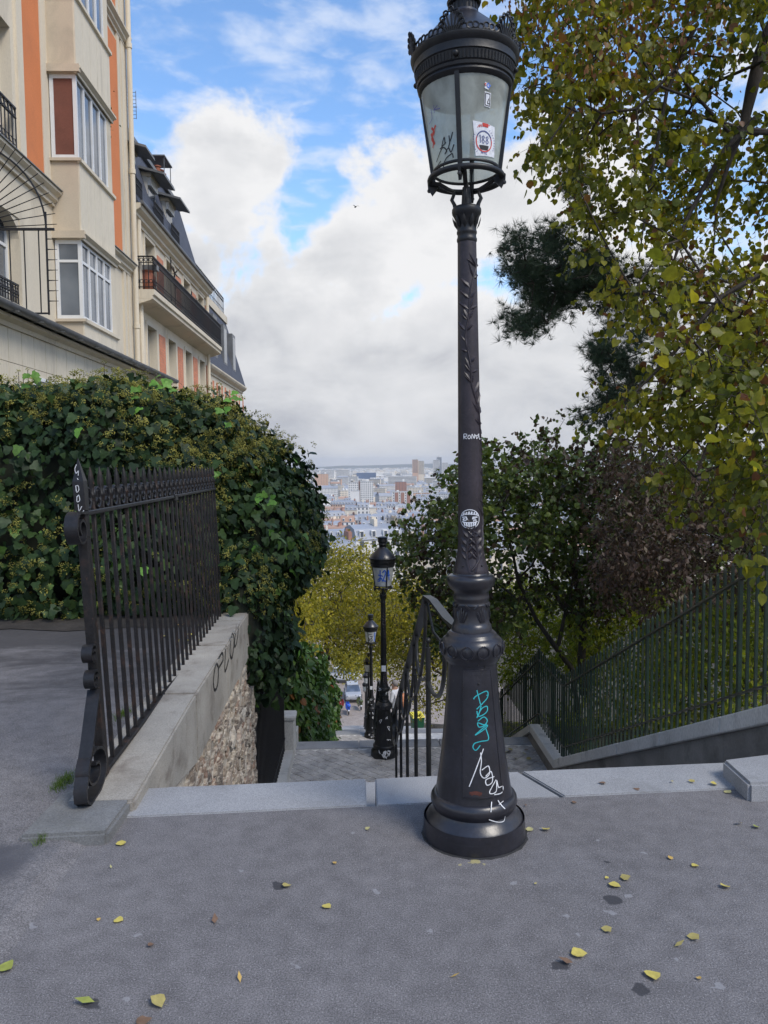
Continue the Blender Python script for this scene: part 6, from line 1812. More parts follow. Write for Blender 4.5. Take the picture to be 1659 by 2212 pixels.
pine, _ = tree('pine_tree', 'dark pine with upturned needle clusters reaching out behind the linden', [tb, S(5.7, 9.3, 1.0), S(5.3, 9.2, 4.0), S(5.0, 9.1, 5.6)], att, 15, .07, TUFT, .125, LM['pine'], rp, tip=.006, hang=-.55, alpha=.85, step=.3)

# dark two-coloured tree in the garden below the fence
rm = np.random.default_rng(12)
pm1 = [(850, 1180), (872, 1130), (925, 1085), (950, 1050), (978, 1000), (1000, 1010), (1062, 955), (1100, 1000), (1165, 930), (1200, 912), (1238, 890), (1285, 930), (1340, 960), (1400, 1020), (1420, 1150), (1400, 1290), (1290, 1330), (1220, 1330), (1140, 1330), (1070, 1390), (960, 1420), (905, 1370), (890, 1290), (850, 1225)]
att = sample_poly(pm1, 660, rm, lambda u, v, r: r.uniform(11.6, 15.2, len(u)) + 2.2 * np.clip((1010 - u) / 60, 0, 1), 1.2, -.22)
tb = at(1250, 1560, 13.2)
dark, _ = tree('bronze_green_tree', 'dark green tree with bronze undersides behind the green fence', [tb, at(1238, 1450, 13.2), at(1205, 1400, 13.1), at(1160, 1335, 13.0), at(1120, 1250, 13.0), at(1090, 1120, 13.0)], att, 22, .20, LINDEN, .088, LM['mid'], rm, tip=.0045, sag=.05, alpha=.88, tw=(4, 9, .25, .5), droop=.1)
m = MB(); m.tube([p - dark.location for p in (at(1262, 1500, 13.4), at(1256, 1420, 13.4), at(1262, 1330, 13.4), at(1240, 1230, 13.4), at(1245, 1100, 13.4))], [.085, .075, .06, .045, .02], 8); m.build('second_stem', MAT['bark'], dark, 60)

# bronze-purple tree over the upper fence
ru = np.random.default_rng(14)
pu = [(1275, 960), (1330, 930), (1420, 920), (1520, 1000), (1659, 1040), (1850, 1040), (1850, 1300), (1659, 1225), (1560, 1275), (1450, 1300), (1380, 1335), (1300, 1310), (1262, 1200)]
att = sample_poly([(u + 35, v) for u, v in pu], 340, ru, (8.8, 11.8), 1.3, -.3)
purp, _ = tree('purple_tree', 'small bronze purple leaved tree above the green fence', [S(5.6, 10.2, -2.4), S(5.5, 10.1, -.6), S(5.2, 10.0, .4), S(4.8, 10.0, 1.2)], att, 30, .19, OVAL, .085, LM['purple'], ru, tip=.0035, sag=.05, alpha=.86, tw=(5, 9, .25, .55), droop=.1)

rb = np.random.default_rng(44)
att = sample_poly([(1370, 1020), (1480, 985), (1700, 985), (1700, 1330), (1400, 1330)], 260, rb, (13.5, 17.5), 1.0, -.35)
tree('garden_tree', 'mid green tree behind the bronze purple one, deeper in the garden', [S(6.6, 15.5, gz(15.5)), S(6.5, 15.5, -2.0), S(6.4, 15.5, -.4)], att, 26, .2, LINDEN, .10, LM['mid'], rb, tip=.005, alpha=.86, tw=(5, 10, .3, .6), droop=.1, colour=lambda P, r: np.clip(r.normal(.7, .16, len(P)), .3, 1))
# lime green shrubs lower in the garden
rs = np.random.default_rng(15)
for k, (pl_, dr, lab, mt) in enumerate((([(1060, 1240), (1180, 1260), (1260, 1300), (1260, 1480), (1150, 1470), (1070, 1500)], (15, 19), 'lime green shrub behind the lower bend of the green fence', 'lime'),
                                   ([(1240, 1290), (1420, 1320), (1480, 1440), (1400, 1560), (1230, 1600)], (12.5, 16), 'yellow green shrub behind the middle of the green fence', 'lime'),
                                   ([(1420, 1310), (1560, 1270), (1700, 1230), (1700, 1520), (1440, 1560)], (9.5, 13), 'loose pale green shrub under the purple tree', 'lime'))):
    att = sample_poly(pl_, 170, rs, dr, 1.2, -.4)
    c = att.mean(0); tq = toS(Vector(c)); gzb = gz(tq.y) + .1
    tb = Vector((c[0], c[1], min(gzb, c[2] - 1.0)))
    tree('garden_shrub', lab, [tb, tb + Vector((0, 0, .5))], att, 42, .24, OVAL, .10, LM[mt], rs, bark='twig', tip=.004, alpha=.86, group='shrubs in the sloping garden', cat='shrub', tw=(5, 9, .25, .6), droop=-.2)

# yellowing trees over the lower flights
ry = np.random.default_rng(16)
for k, (pl_, dr, tbase, lab, na, nl, sz) in enumerate((
    ([(640, 1330), (655, 1245), (700, 1190), (760, 1165), (812, 1195), (835, 1275), (862, 1310), (862, 1450), (822, 1405), (770, 1410), (730, 1402), (700, 1375)], (27, 36), (-3.2, 30), 'yellow leaved tree arching over the lower flights', 420, 40, .15),
    ([(842, 1225), (905, 1255), (965, 1300), (1000, 1400), (985, 1540), (900, 1530), (862, 1500), (845, 1440)], (25.5, 31), (4.6, 28), 'yellow green tree beside the second lamp below the top', 330, 40, .13),
    ([(700, 1390), (740, 1400), (800, 1410), (840, 1430), (830, 1462), (790, 1455), (745, 1450)], (48, 60), (-4, 54), 'small yellow tree near the foot of the stairs', 120, 36, .22),
    ([(560, 1250), (650, 1255), (690, 1320), (660, 1400), (600, 1380)], (20, 27), (-3.6, 23), 'dull yellow tree close behind the ivy overhang', 170, 36, .13))):
    att = sample_poly(pl_, na, ry, dr, .6, -.35)
    z = gz(tbase[1]) - .2; tb = S(tbase[0], tbase[1], z); c = att.mean(0)
    mid = Vector((tb.x * .6 + c[0] * .4, tb.y * .6 + c[1] * .4, z + (c[2] - z) * .6))
    tree('yellow_tree', lab, [tb, Vector((tb.x, tb.y, z + (c[2] - z) * .3)), mid], att, nl, .36, OVAL, sz, LM['yellow'], ry, tip=.007, alpha=.86, step=.7, group='yellowing trees along the lower stairs')

# green creeper along the left edge of the lower flights
blobsC = [((-1.8, 14.6, -3.3), (.70, 1.6, 1.6), .8), ((-1.7, 17.2, -4.4), (.75, 1.8, 1.8), .8), ((-1.6, 20.5, -5.4), (.78, 2.2, 2.0), .8), ((-1.42, 25.5, -7.8), (.6, 3.0, 2.2), .8), ((-1.5, 31, -10.0), (.45, 3.0, 2.0), .8)]
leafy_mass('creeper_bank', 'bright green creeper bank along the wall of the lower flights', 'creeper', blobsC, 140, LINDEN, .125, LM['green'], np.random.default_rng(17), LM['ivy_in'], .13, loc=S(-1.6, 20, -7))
# ground cover in the garden
rgc = np.random.default_rng(18)
n = 15000
s_ = rgc.uniform(3.25, 9.5, n) ; t_q = 5 + 18 * rgc.random(n)
z_q = np.array([gz(t) for t in t_q]) + .15; zz_q = np.interp(t_q, [3.8, 70], [0, -23.0]); aq = np.clip((np.abs(s_ - 1) - 3) / 8, 0, 1)
P = SS(np.stack([s_, t_q, z_q * (1 - aq) + (zz_q - .2) * aq + rgc.uniform(.02, .28, n) * (.4 + .6 * (n3(np.stack([s_, t_q, s_ * 0], 1), 1.4) > 0))], 1))
gc = scatter('ground_cover', OVAL, P, rgc.normal(size=(n, 3)), rgc.normal(0, .5, (n, 3)) + (0, 0, 1), rgc.uniform(.06, .13, n), LM['lime'], rgc)
tag(gc, 'low leafy ground cover on the garden slope', 'ground cover')

# ------------------------------------------------------------------ the city below
MAT['c_white'] = pm('city_white', (.76, .74, .70), .9, var=.06, scale=.05, fine=.6, fvar=.08)
MAT['c_cream'] = pm('city_cream', (.72, .64, .52), .9, var=.08, scale=.05, fine=.6, fvar=.08)
MAT['c_grey'] = pm('city_grey', (.58, .56, .53), .9, var=.10, scale=.05, fine=.6, fvar=.08)
MAT['c_peach'] = pm('city_peach', (.62, .40, .28), .9, var=.06, scale=.05, fine=.6, fvar=.08)
MAT['c_brick'] = pm('city_brick', (.36, .19, .14), .9, var=.1, scale=.05, fine=.6, fvar=.08)
MAT['c_zinc'] = pm('city_zinc', (.29, .31, .35), .6, var=.15, scale=.08, fine=.8, fvar=.08)
MAT['c_tile'] = pm('city_tile', (.40, .25, .18), .85, var=.15, scale=.08, fine=.8, fvar=.08)
MAT['c_flat'] = pm('city_flat_roof', (.42, .42, .41), .9, var=.12, scale=.08, fine=.8, fvar=.08)
MAT['c_blue'] = pm('city_blue_roof', (.07, .12, .22), .6, var=.1, scale=.05)
MAT['c_win'] = pm('city_window', (.10, .115, .14), .25, var=.3, scale=.4)
crg = random.Random(77)
NB = 0
def city_block(x, y, w, dp, h, rot, wall, roof, kind, label, group, name='apartment_block', wins=True, base=None, wgap=2.6, wsize=(1.1, 1.6)):
    global NB
    NB += 1
    zb = gz(y) - 4 if base is None else base
    root = empty(name, (x, y, zb), rot, label, 'building', group)
    H = h
    MB().box((-w/2, 0, 0), (w/2, dp, H)).build('wall', MAT[wall], root)
    if kind == 'mansard':
        m = MB(); rh = min(4.5, dp * .32)
        V = [(-w/2, -.3, H), (w/2, -.3, H), (w/2, dp + .3, H), (-w/2, dp + .3, H), (-w/2, 1.6, H + rh * .75), (w/2, 1.6, H + rh * .75), (w/2, dp - 1.6, H + rh * .75), (-w/2, dp - 1.6, H + rh * .75), (-w/2, dp/2, H + rh), (w/2, dp/2, H + rh)]
        m.add(V, [(0, 1, 5, 4), (4, 5, 9, 8), (8, 9, 6, 7), (7, 6, 2, 3), (0, 4, 8, 7, 3), (1, 2, 6, 9, 5), (0, 3, 2, 1)])
        rf = m.build('roof', MAT[roof], root)
        for q in range(crg.choice((1, 2, 2, 3))):
            cx_ = crg.choice((-w/2 + .7, w/2 - .7, crg.uniform(-w/3, w/3)))
            m = MB().box((cx_ - .45, dp * .3, H), (cx_ + .45, dp * .62, H + rh + 1.4))
            for pq in range(3): m.box((cx_ - .2, dp * (.34 + .1 * pq), H + rh + 1.4), (cx_ + .2, dp * (.37 + .1 * pq), H + rh + 2.0))
            m.build('chimney', MAT[crg.choice(('c_cream', 'c_tile', 'c_brick'))], rf)
        if w > 6 and y < 1100:
            m = MB(); k = int(w / 3.2)
            for q in range(k):
                xx = -w/2 + (q + .5) * w / k; m.box((xx - .6, -.1, H + .5), (xx + .6, 1.4, H + 2.3))
            m.build('dormers', MAT['c_white'], rf)['kind'] = 'stuff'
            m = MB()
            for q in range(k):
                xx = -w/2 + (q + .5) * w / k; m.box((xx - .4, -.14, H + .7), (xx + .4, -.1, H + 2.1))
            m.build('dormer_windows', MAT['c_win'], rf)['kind'] = 'stuff'
    else:
        m = MB().box((-w/2 - .15, -.15, H), (w/2 + .15, dp + .15, H + .6)); rf = m.build('roof', MAT[roof], root)
        for q in range(crg.choice((1, 2))):
            a = crg.uniform(-w/3, w/3); MB().box((a - 1.5, dp * .3, H + .6), (a + 1.5, dp * .7, H + crg.uniform(2, 4))).build('roof_house', MAT[crg.choice(('c_white', 'c_grey'))], rf)
    if wins:
        m = MB(); nf = max(1, int(H / 3.0)); k = max(1, int(w / wgap))
        vis = min(nf, 9 if y < 1000 else 14)
        for f in range(nf - vis, nf):
            z0 = (f + .35) * H / nf
            if y < 1800:
                for q in range(k):
                    xx = -w/2 + (q + .5) * w / k; m.box((xx - wsize[0]/2, -.08, z0), (xx + wsize[0]/2, -.0, z0 + min(wsize[1], H / nf * .62)))
            else: m.box((-w/2 + .8, -.1, z0), (w/2 - .8, 0, z0 + H / nf * .45))
        if y < 1800:
            kd = max(1, int(dp / 3))
            for f in range(nf - vis, nf):
                z0 = (f + .35) * H / nf
                for q in range(kd):
                    yy = (q + .5) * dp / kd
                    for xs in (-w/2 - .08, w/2): m.box((xs, yy - .5, z0), (xs + .08, yy + .5, z0 + H / nf * .5))
        m.build('windows', MAT['c_win'], root)['kind'] = 'stuff'
    return root
G_ = 'city blocks spread over the plain'
def by_px(u0, u1, v_top, d, dp, wall, roof, kind, label, rot=0.0, **kw):
    a = at(u0, v_top, d); b = at(u1, v_top, d)
    zb = gz(d) - 4
    return city_block((a.x + b.x) / 2, d, abs(b.x - a.x), dp, (a.z - zb), rot, wall, roof, kind, label, None, base=zb, **kw)
by_px(752, 774, 1042, 1100, 14, 'c_white', 'c_flat', 'flat', 'white office slab with a grid of windows, narrow half beside the red stair shaft', wgap=2.6)
by_px(778, 806, 1041, 1100, 22, 'c_white', 'c_flat', 'flat', 'wider white office slab with a grid of windows in the plain', wgap=2.4)
by_px(774.2, 777.8, 1040, 1104, 10, 'c_brick', 'c_flat', 'flat', 'dark red stair shaft between the two white office slabs', wins=False)
by_px(758, 776, 1061, 900, 12, 'c_white', 'c_flat', 'flat', 'plain white block in front of the office slabs', wins=False)
by_px(891, 903, 993, 2500, 22, 'c_peach', 'c_flat', 'flat', 'taller half of the tan twin tower rising over the skyline', name='tower_block')
by_px(903.5, 916, 996, 2510, 22, 'c_cream', 'c_flat', 'flat', 'lower half of the tan twin tower rising over the skyline', name='tower_block')
by_px(936, 950, 994, 2500, 24, 'c_white', 'c_flat', 'flat', 'white tower block beside the blue grey glass one', name='tower_block')
by_px(944, 954, 988, 2540, 20, 'c_zinc', 'c_flat', 'flat', 'tallest blue grey tower block behind the white one', name='tower_block')
by_px(955, 968, 1000, 2480, 22, 'c_white', 'c_flat', 'flat', 'shorter white tower block right of the tall pair', name='tower_block')
by_px(655, 690, 1017, 2600, 30, 'c_white', 'c_flat', 'flat', 'long white slab of flats behind the peach block', wgap=4)
by_px(692, 722, 1016, 2700, 30, 'c_white', 'c_flat', 'flat', 'second long white slab of flats on the skyline', wgap=4)
by_px(726, 756, 1016, 2600, 30, 'c_white', 'c_flat', 'flat', 'third long white slab of flats with rounded bays', wgap=4)
by_px(680, 708, 1024, 1700, 22, 'c_peach', 'c_flat', 'flat', 'peach coloured block in front of the white slabs', wgap=5, wsize=(.9, .9))
by_px(770, 812, 1022, 2800, 60, 'c_blue', 'c_blue', 'flat', 'long low dark blue hall roof in the far plain', wins=False)
by_px(854, 878, 1041, 1300, 16, 'c_brick', 'c_flat', 'flat', 'brown brick block right of the white offices', wgap=4)
by_px(838, 900, 1030, 1900, 30, 'c_white', 'c_flat', 'flat', 'broad pale block of flats with balconies below the tan tower', wgap=3)
by_px(847, 892, 1063, 950, 14, 'c_white', 'c_flat', 'flat', 'white block with red brown bays in the plain', wgap=3.5)
for k in range(3): 
    a = at(853 + 13 * k, 1064, 949.8); MB().box((0, 0, 0), (4.2, .8, 14)).build('brick_bay', MAT['c_brick'], [o for o in bpy.data.objects if o.get('label', '').startswith('white block with red')][0]).location = (a.x - [o for o in bpy.data.objects if o.get('label', '').startswith('white block with red')][0].location.x, -.6, a.z - 14 - (gz(950) - 4))
by_px(771, 797, 1096, 620, 13, 'c_white', 'c_zinc', 'mansard', 'white house with broad blue zinc mansard and dormers', wgap=2.6)
by_px(745, 772, 1102, 640, 13, 'c_cream', 'c_zinc', 'mansard', 'beige gabled house beside the blue zinc mansard', wins=False)
by_px(798, 812, 1098, 600, 12, 'c_cream', 'c_flat', 'flat', 'narrow yellowish house right of the blue zinc mansard', wins=False)
by_px(735, 765, 1128, 480, 12, 'c_white', 'c_tile', 'mansard', 'white house with red brown roof edge below the mansard house')
by_px(780, 830, 1138, 430, 12, 'c_white', 'c_zinc', 'mansard', 'white house with tall windows just above the yellow tree')
by_px(740, 778, 1160, 360, 12, 'c_white', 'c_zinc', 'mansard', 'grey roofed white house just above the yellow tree')
# the mass of roofs between them
spots = []
for d0, d1, n, hm in ((170, 330, 16, 13), (330, 520, 28, 16), (520, 800, 46, 19), (800, 1250, 56, 21), (1250, 2000, 56, 23), (2000, 3600, 56, 27)):
    for k in range(n):
        d = d0 + (d1 - d0) * (k + crg.random()) / n
        u = 600 + (1480 - 600) * ((k * .618034 + crg.random() * .15) % 1.0) if d0 >= 800 else 640 + 620 * ((k * .618034 + crg.random() * .1) % 1.0)
        spots.append((d, u, hm))
for d, u, hm in spots:
    p = at(u, 1010, d)
    w = crg.uniform(12, 26) * (1 if d < 800 else crg.uniform(1, 2.2)); dp = crg.uniform(10, 14)
    h = hm * crg.uniform(.72, 1.1) + 4
    wall = crg.choice(('c_white', 'c_white', 'c_cream', 'c_cream', 'c_grey', 'c_peach', 'c_brick' if crg.random() < .3 else 'c_white'))
    if d < 900 or crg.random() < .4: kind, roof = 'mansard', crg.choice(('c_zinc', 'c_zinc', 'c_zinc', 'c_zinc', 'c_zinc', 'c_zinc', 'c_zinc', 'c_tile'))
    else: kind, roof = 'flat', crg.choice(('c_flat', 'c_flat', 'c_grey' if False else 'c_flat'))
    wn_ = {'c_white': 'white', 'c_cream': 'cream', 'c_grey': 'grey', 'c_peach': 'peach', 'c_brick': 'brick'}[wall]
    rn_ = {'c_zinc': 'blue grey zinc roof', 'c_tile': 'red brown tiled roof', 'c_flat': 'flat pale roof'}[roof]
    dn_ = 'on the lower slope' if d < 520 else ('among the middle rooftops' if d < 1250 else 'far out in the plain')
    city_block(p.x, d, w, dp, h, crg.uniform(-.5, .5), wall, roof, kind, '%s city house with %s %s' % (wn_, rn_, dn_), '%s city houses with %s %s' % (wn_, rn_, dn_))
# everything further out, too small and too many to count
fr = np.random.default_rng(5)
mbf = MB()
nf_ = 5200
dd = np.concatenate([np.exp(fr.uniform(math.log(230), math.log(2500), 2600)), fr.uniform(2000, 9500, nf_ - 2600)])
for d in dd:
    u = fr.uniform(560, 1560); x = (u - 829.5) / FPX * d
    k = 1.0 if d < 2500 else fr.uniform(1.5, 4.5)
    w = fr.uniform(8, 18) * k; dp = fr.uniform(8, 14) * (k if d > 2500 else 1); h = (fr.uniform(9, 15) if d < 2500 else fr.uniform(9, 26)); z = gz(d) - 3
    mbf.m = int(fr.choice((0, 0, 0, 1, 1, 2)))
    c, s_ = math.cos(fr.uniform(-.5, .5)), math.sin(fr.uniform(-.5, .5))
    ex = Vector((c * w, s_ * w, 0)); ey = Vector((-s_ * dp, c * dp, 0))
    p = Vector((x, d, z)) - ex / 2
    if d > 2500: mbf.obox(p, ex, ey, (0, 0, h))
    else:
        mbf.obox(p, ex, ey, (0, 0, h)); mbf.m = 3 if fr.random() < .85 else 4
        a, b_, c_, d_ = [q + Vector((0, 0, h + .02)) for q in (p, p + ex, p + ex + ey, p + ey)]
        r1 = (a + d_) / 2 + Vector((0, 0, 3.4)); r2 = (b_ + c_) / 2 + Vector((0, 0, 3.4))
        mbf.add([a, b_, c_, d_, r1, r2], [(0, 1, 5, 4), (2, 3, 4, 5), (0, 4, 3), (1, 2, 5)])
o = mbf.build('distant_rooftops', [MAT['c_white'], MAT['c_cream'], MAT['c_grey'], MAT['c_zinc'], MAT['c_tile']]); tag(o, 'countless pale distant rooftops filling the plain', 'rooftops', kind='stuff')
# tree tops between the roofs, and hills closing the plain
V = []; T = []
for i, a in enumerate(np.linspace(-.62, .62, 90)):
    x = math.tan(a) * 10500
    h = -34 + 26 * max(0, noise.noise(Vector((a * 7, 1.5, 0)))) + 22 * math.exp(-((a - .075) / .05) ** 2) + 9 * noise.noise(Vector((a * 30, 3, 0)))
    V += [(x, 10500, -75), (x, 10500, h), (x, 12500, h - 30)]
for i in range(89):
    for j in range(2):
        a = i * 3 + j; T += [(a, a + 3, a + 4), (a, a + 4, a + 1)]
MAT['hill'] = pm('wooded_hill', (.05, .07, .05), .9, var=.3, scale=.002, fine=.02)
tag(link('hills', np_mesh('hills', np.array(V), np.array(T), MAT['hill'], smooth=True)), 'low wooded hills along the horizon', 'hills', kind='structure')

# haze in the air over the plain
m, t, b = new_mat('haze_air')
t.nodes.remove(b)
pv = N(t, 'ShaderNodeVolumePrincipled'); pv.inputs['Color'].default_value = (.92, .94, .97, 1); pv.inputs['Density'].default_value = 0.00010; pv.inputs['Anisotropy'].default_value = 0.0
t.links.new(pv.outputs[0], t.nodes['Material Output'].inputs['Volume'])
hz = MB().box((-9000, -40, -120), (9000, 13500, 90)).build('haze', m)
tag(hz, 'thin pale haze lying over the distant city', 'haze', kind='stuff')

# ------------------------------------------------------------------ fallen leaves on the asphalt
def fallen_mesh(seed, tpl, col, curl):
    rg = random.Random(seed)
    V = tpl[0].copy()
    V[:, 2] = np.abs(V[:, 1]) ** 1.5 * curl + np.maximum(0, V[:, 0] - .5) * curl * .8 + .03
    V[:, :2] += np.array([[rg.uniform(-.09, .09), rg.uniform(-.09, .09)] for _ in V]); V[:, 2] += np.array([rg.uniform(0, .10) for _ in V])
    V[:, 0] -= .5
    st = np.array([(-.5, .012, .04), (-.5, -.012, .04), (-.85, .0, .07)])
    T = np.concatenate([tpl[1], [(len(V), len(V) + 1, len(V) + 2)]])
    me = np_mesh('fallen_leaf', np.concatenate([V, st]), T, paint('fallen_%d' % seed, col, .6))
    return me
FC = {'y': (.52, .43, .10), 'g': (.27, .30, .06), 'o': (.50, .33, .09), 'b': (.17, .10, .06), 'p': (.40, .37, .17), 'd': (.36, .30, .10), 'k': (.055, .04, .035)}
FM = {k: [fallen_mesh(ord(k) * 10 + q, LINDEN if q < 2 else OVAL, c, .2 + .35 * q) for q in range(3)] for k, c in FC.items()}
FN = {'y': 'yellow', 'g': 'green', 'o': 'orange yellow', 'b': 'brown', 'p': 'pale', 'd': 'dull olive', 'k': 'dark'}
rg = random.Random(4)
def fall(u, v, k, L=.05, z=.001, where='lying flat on the grey asphalt', grp=None):
    p = on_z(u, v, z)
    o = link('fallen_leaf', rg.choice(FM[k]), None, p + Vector((0, 0, .002)), (rg.uniform(-.12, .12), rg.uniform(-.12, .12), rg.uniform(0, 6.28)), (L * .82, L * .82, L * .82))
    tag(o, '%s fallen leaf %s' % (FN[k], where), 'leaf', '%s leaves %s' % (FN[k], where))
for u, v, k, L in ((97, 1836, 'g', .05), (100, 1851, 'y', .06), (262, 1823, 'y', .05), (258, 1990, 'y', .04), (213, 1988, 'o', .02), (707, 1961, 'y', .042), (618, 1917, 'd', .04), (466, 1990, 'b', .05), (517, 2116, 'o', .04), (183, 2170, 'g', .07),
                   (340, 2168, 'd', .06), (312, 2208, 'b', .05), (10, 2093, 'g', .065), (983, 2112, 'o', .035), (1143, 1794, 'p', .04), (1180, 1795, 'y', .045), (1447, 1855, 'o', .025), (1500, 1872, 'y', .035), (1349, 1898, 'd', .05), (1329, 1915, 'y', .05), (1311, 1898, 'y', .02),
                   (1567, 1919, 'y', .045), (1597, 1782, 'y', .05), (1634, 1789, 'g', .035), (1573, 1712, 'p', .042), (1252, 2063, 'y', .06), (1224, 2080, 'b', .055), (1411, 2112, 'y', .06), (1468, 2044, 'd', .05), (1500, 2029, 'd', .045), (1157, 1911, 'y', .022), (1375, 1707, 'b', .04),
                   (1240, 1735, 'b', .03), (1312, 2012, 'd', .04), (1510, 2116, 'o', .02), (795, 1792, 'p', .03), (722, 1866, 'o', .02), (1135, 1742, 'b', .03), (60, 1850, 'p', .025), (105, 1872, 'p', .025), (240, 1875, 'p', .025), (325, 2045, 'b', .03)):
    fall(u, v, k, L)
for u, v, k, L in ((1541, 1696, 'y', .045), (1495, 1690, 'd', .035), (1452, 1690, 'y', .03), (1300, 1693, 'b', .04)): fall(u, v, k, L, .008, 'lying on the pale granite edge')
for u, v, k, L in ((172, 1808, 'g', .055), (130, 1813, 'b', .045), (150, 1812, 'o', .03)): fall(u, v, k, L, .02, 'caught against the worn stone slab')
for q in range(26): fall(rg.uniform(1585, 1630), rg.uniform(1655, 1692), rg.choice('obkd'), rg.uniform(.03, .05), .012, 'drifted beside the granite block')
for q in range(9): fall(rg.uniform(370, 560) * .6 + 120, rg.uniform(1350, 1392), rg.choice('yyo'), .07, .04, 'on the terrace behind the black fence')
for q in range(70):
    s_q, t_q2 = rg.uniform(1.5, 2.85), rg.uniform(10.3, 12.5)
    p = S(s_q, t_q2, FL[0][3] + .01)
    o = link('fallen_leaf', rg.choice(FM[rg.choice('bkdp')]), None, p, (rg.uniform(-.2, .2), rg.uniform(-.2, .2), rg.uniform(0, 6)), (.075,) * 3)
    tag(o, 'withered leaf littering the upper landing by the coping wall', 'leaf', 'withered leaves on the upper landing')
# grass in the joints
for (u, v, w, n, lab) in ((140, 1690, .16, 160, 'small grass tuft at the left edge of the worn slab'), (265, 1545, .14, 120, 'grass tuft behind the bars of the black fence'), (90, 1817, .07, 40, 'tiny weed against the front of the worn slab'), (232, 1640, .1, 70, 'short grass along the foot of the black fence')):
    p = on_z(u, v, .03); q = np.random.default_rng(int(u))
    n *= 3; P = np.stack([q.normal(0, w * .14, n), q.normal(0, w * .40, n), np.zeros(n)], 1)
    o = scatter('grass_tuft', (np.array([(0, .03, 0), (0, -.03, 0), (1, 0, 0)], float), np.array([(0, 1, 2)])), P, np.stack([q.normal(0, .35, n), q.normal(0, .35, n), np.ones(n)], 1), q.normal(size=(n, 3)), q.uniform(.02, .045, n), LM['grass'], q)
    o.location = p; tag(o, lab, 'grass')

# ------------------------------------------------------------------ people
def skin_body(name, joints, bones, rad, root_j, mats, zones, parent):
    me = bpy.data.meshes.new(name)
    names = list(joints); idx = {k: i for i, k in enumerate(names)}
    me.from_pydata([joints[k] for k in names], [(idx[a], idx[b]) for a, b in bones], [])
    o = bpy.data.objects.new(name, me); C.objects.link(o)
    md = o.modifiers.new('skin', 'SKIN'); md.use_smooth_shade = True
    sv = me.skin_vertices[0].data
    for k in names:
        r = rad[k]; sv[idx[k]].radius = (r, r) if not isinstance(r, tuple) else r
        sv[idx[k]].use_root = (k == root_j)
    sb = o.modifiers.new('sub', 'SUBSURF'); sb.levels = 2; sb.render_levels = 2
    dg = bpy.context.evaluated_depsgraph_get()
    m2 = bpy.data.meshes.new_from_object(o.evaluated_get(dg))
    bpy.data.objects.remove(o)
    m2.name = name
    m2.materials.clear()
    for m_ in mats: m2.materials.append(m_)
    for p in m2.polygons:
        p.material_index = zones(p.center); p.use_smooth = True
    return link(name, m2, parent)
MAT['skin'] = paint('skin', (.46, .27, .19), .6); MAT['jacket'] = pm('grey_jacket', (.55, .56, .58), .9, var=.15, scale=6); MAT['trousers'] = pm('dark_trousers', (.03, .032, .04), .9, var=.2)
MAT['hair'] = pm('grey_hair', (.22, .20, .19), .8, var=.3, scale=40); MAT['tan'] = pm('tan_leather', (.50, .20, .09), .55, var=.2, scale=8); MAT['shoe'] = paint('white_shoe', (.6, .6, .6)); MAT['darkhair'] = pm('dark_hair', (.02, .016, .014), .7, var=.3, scale=40)
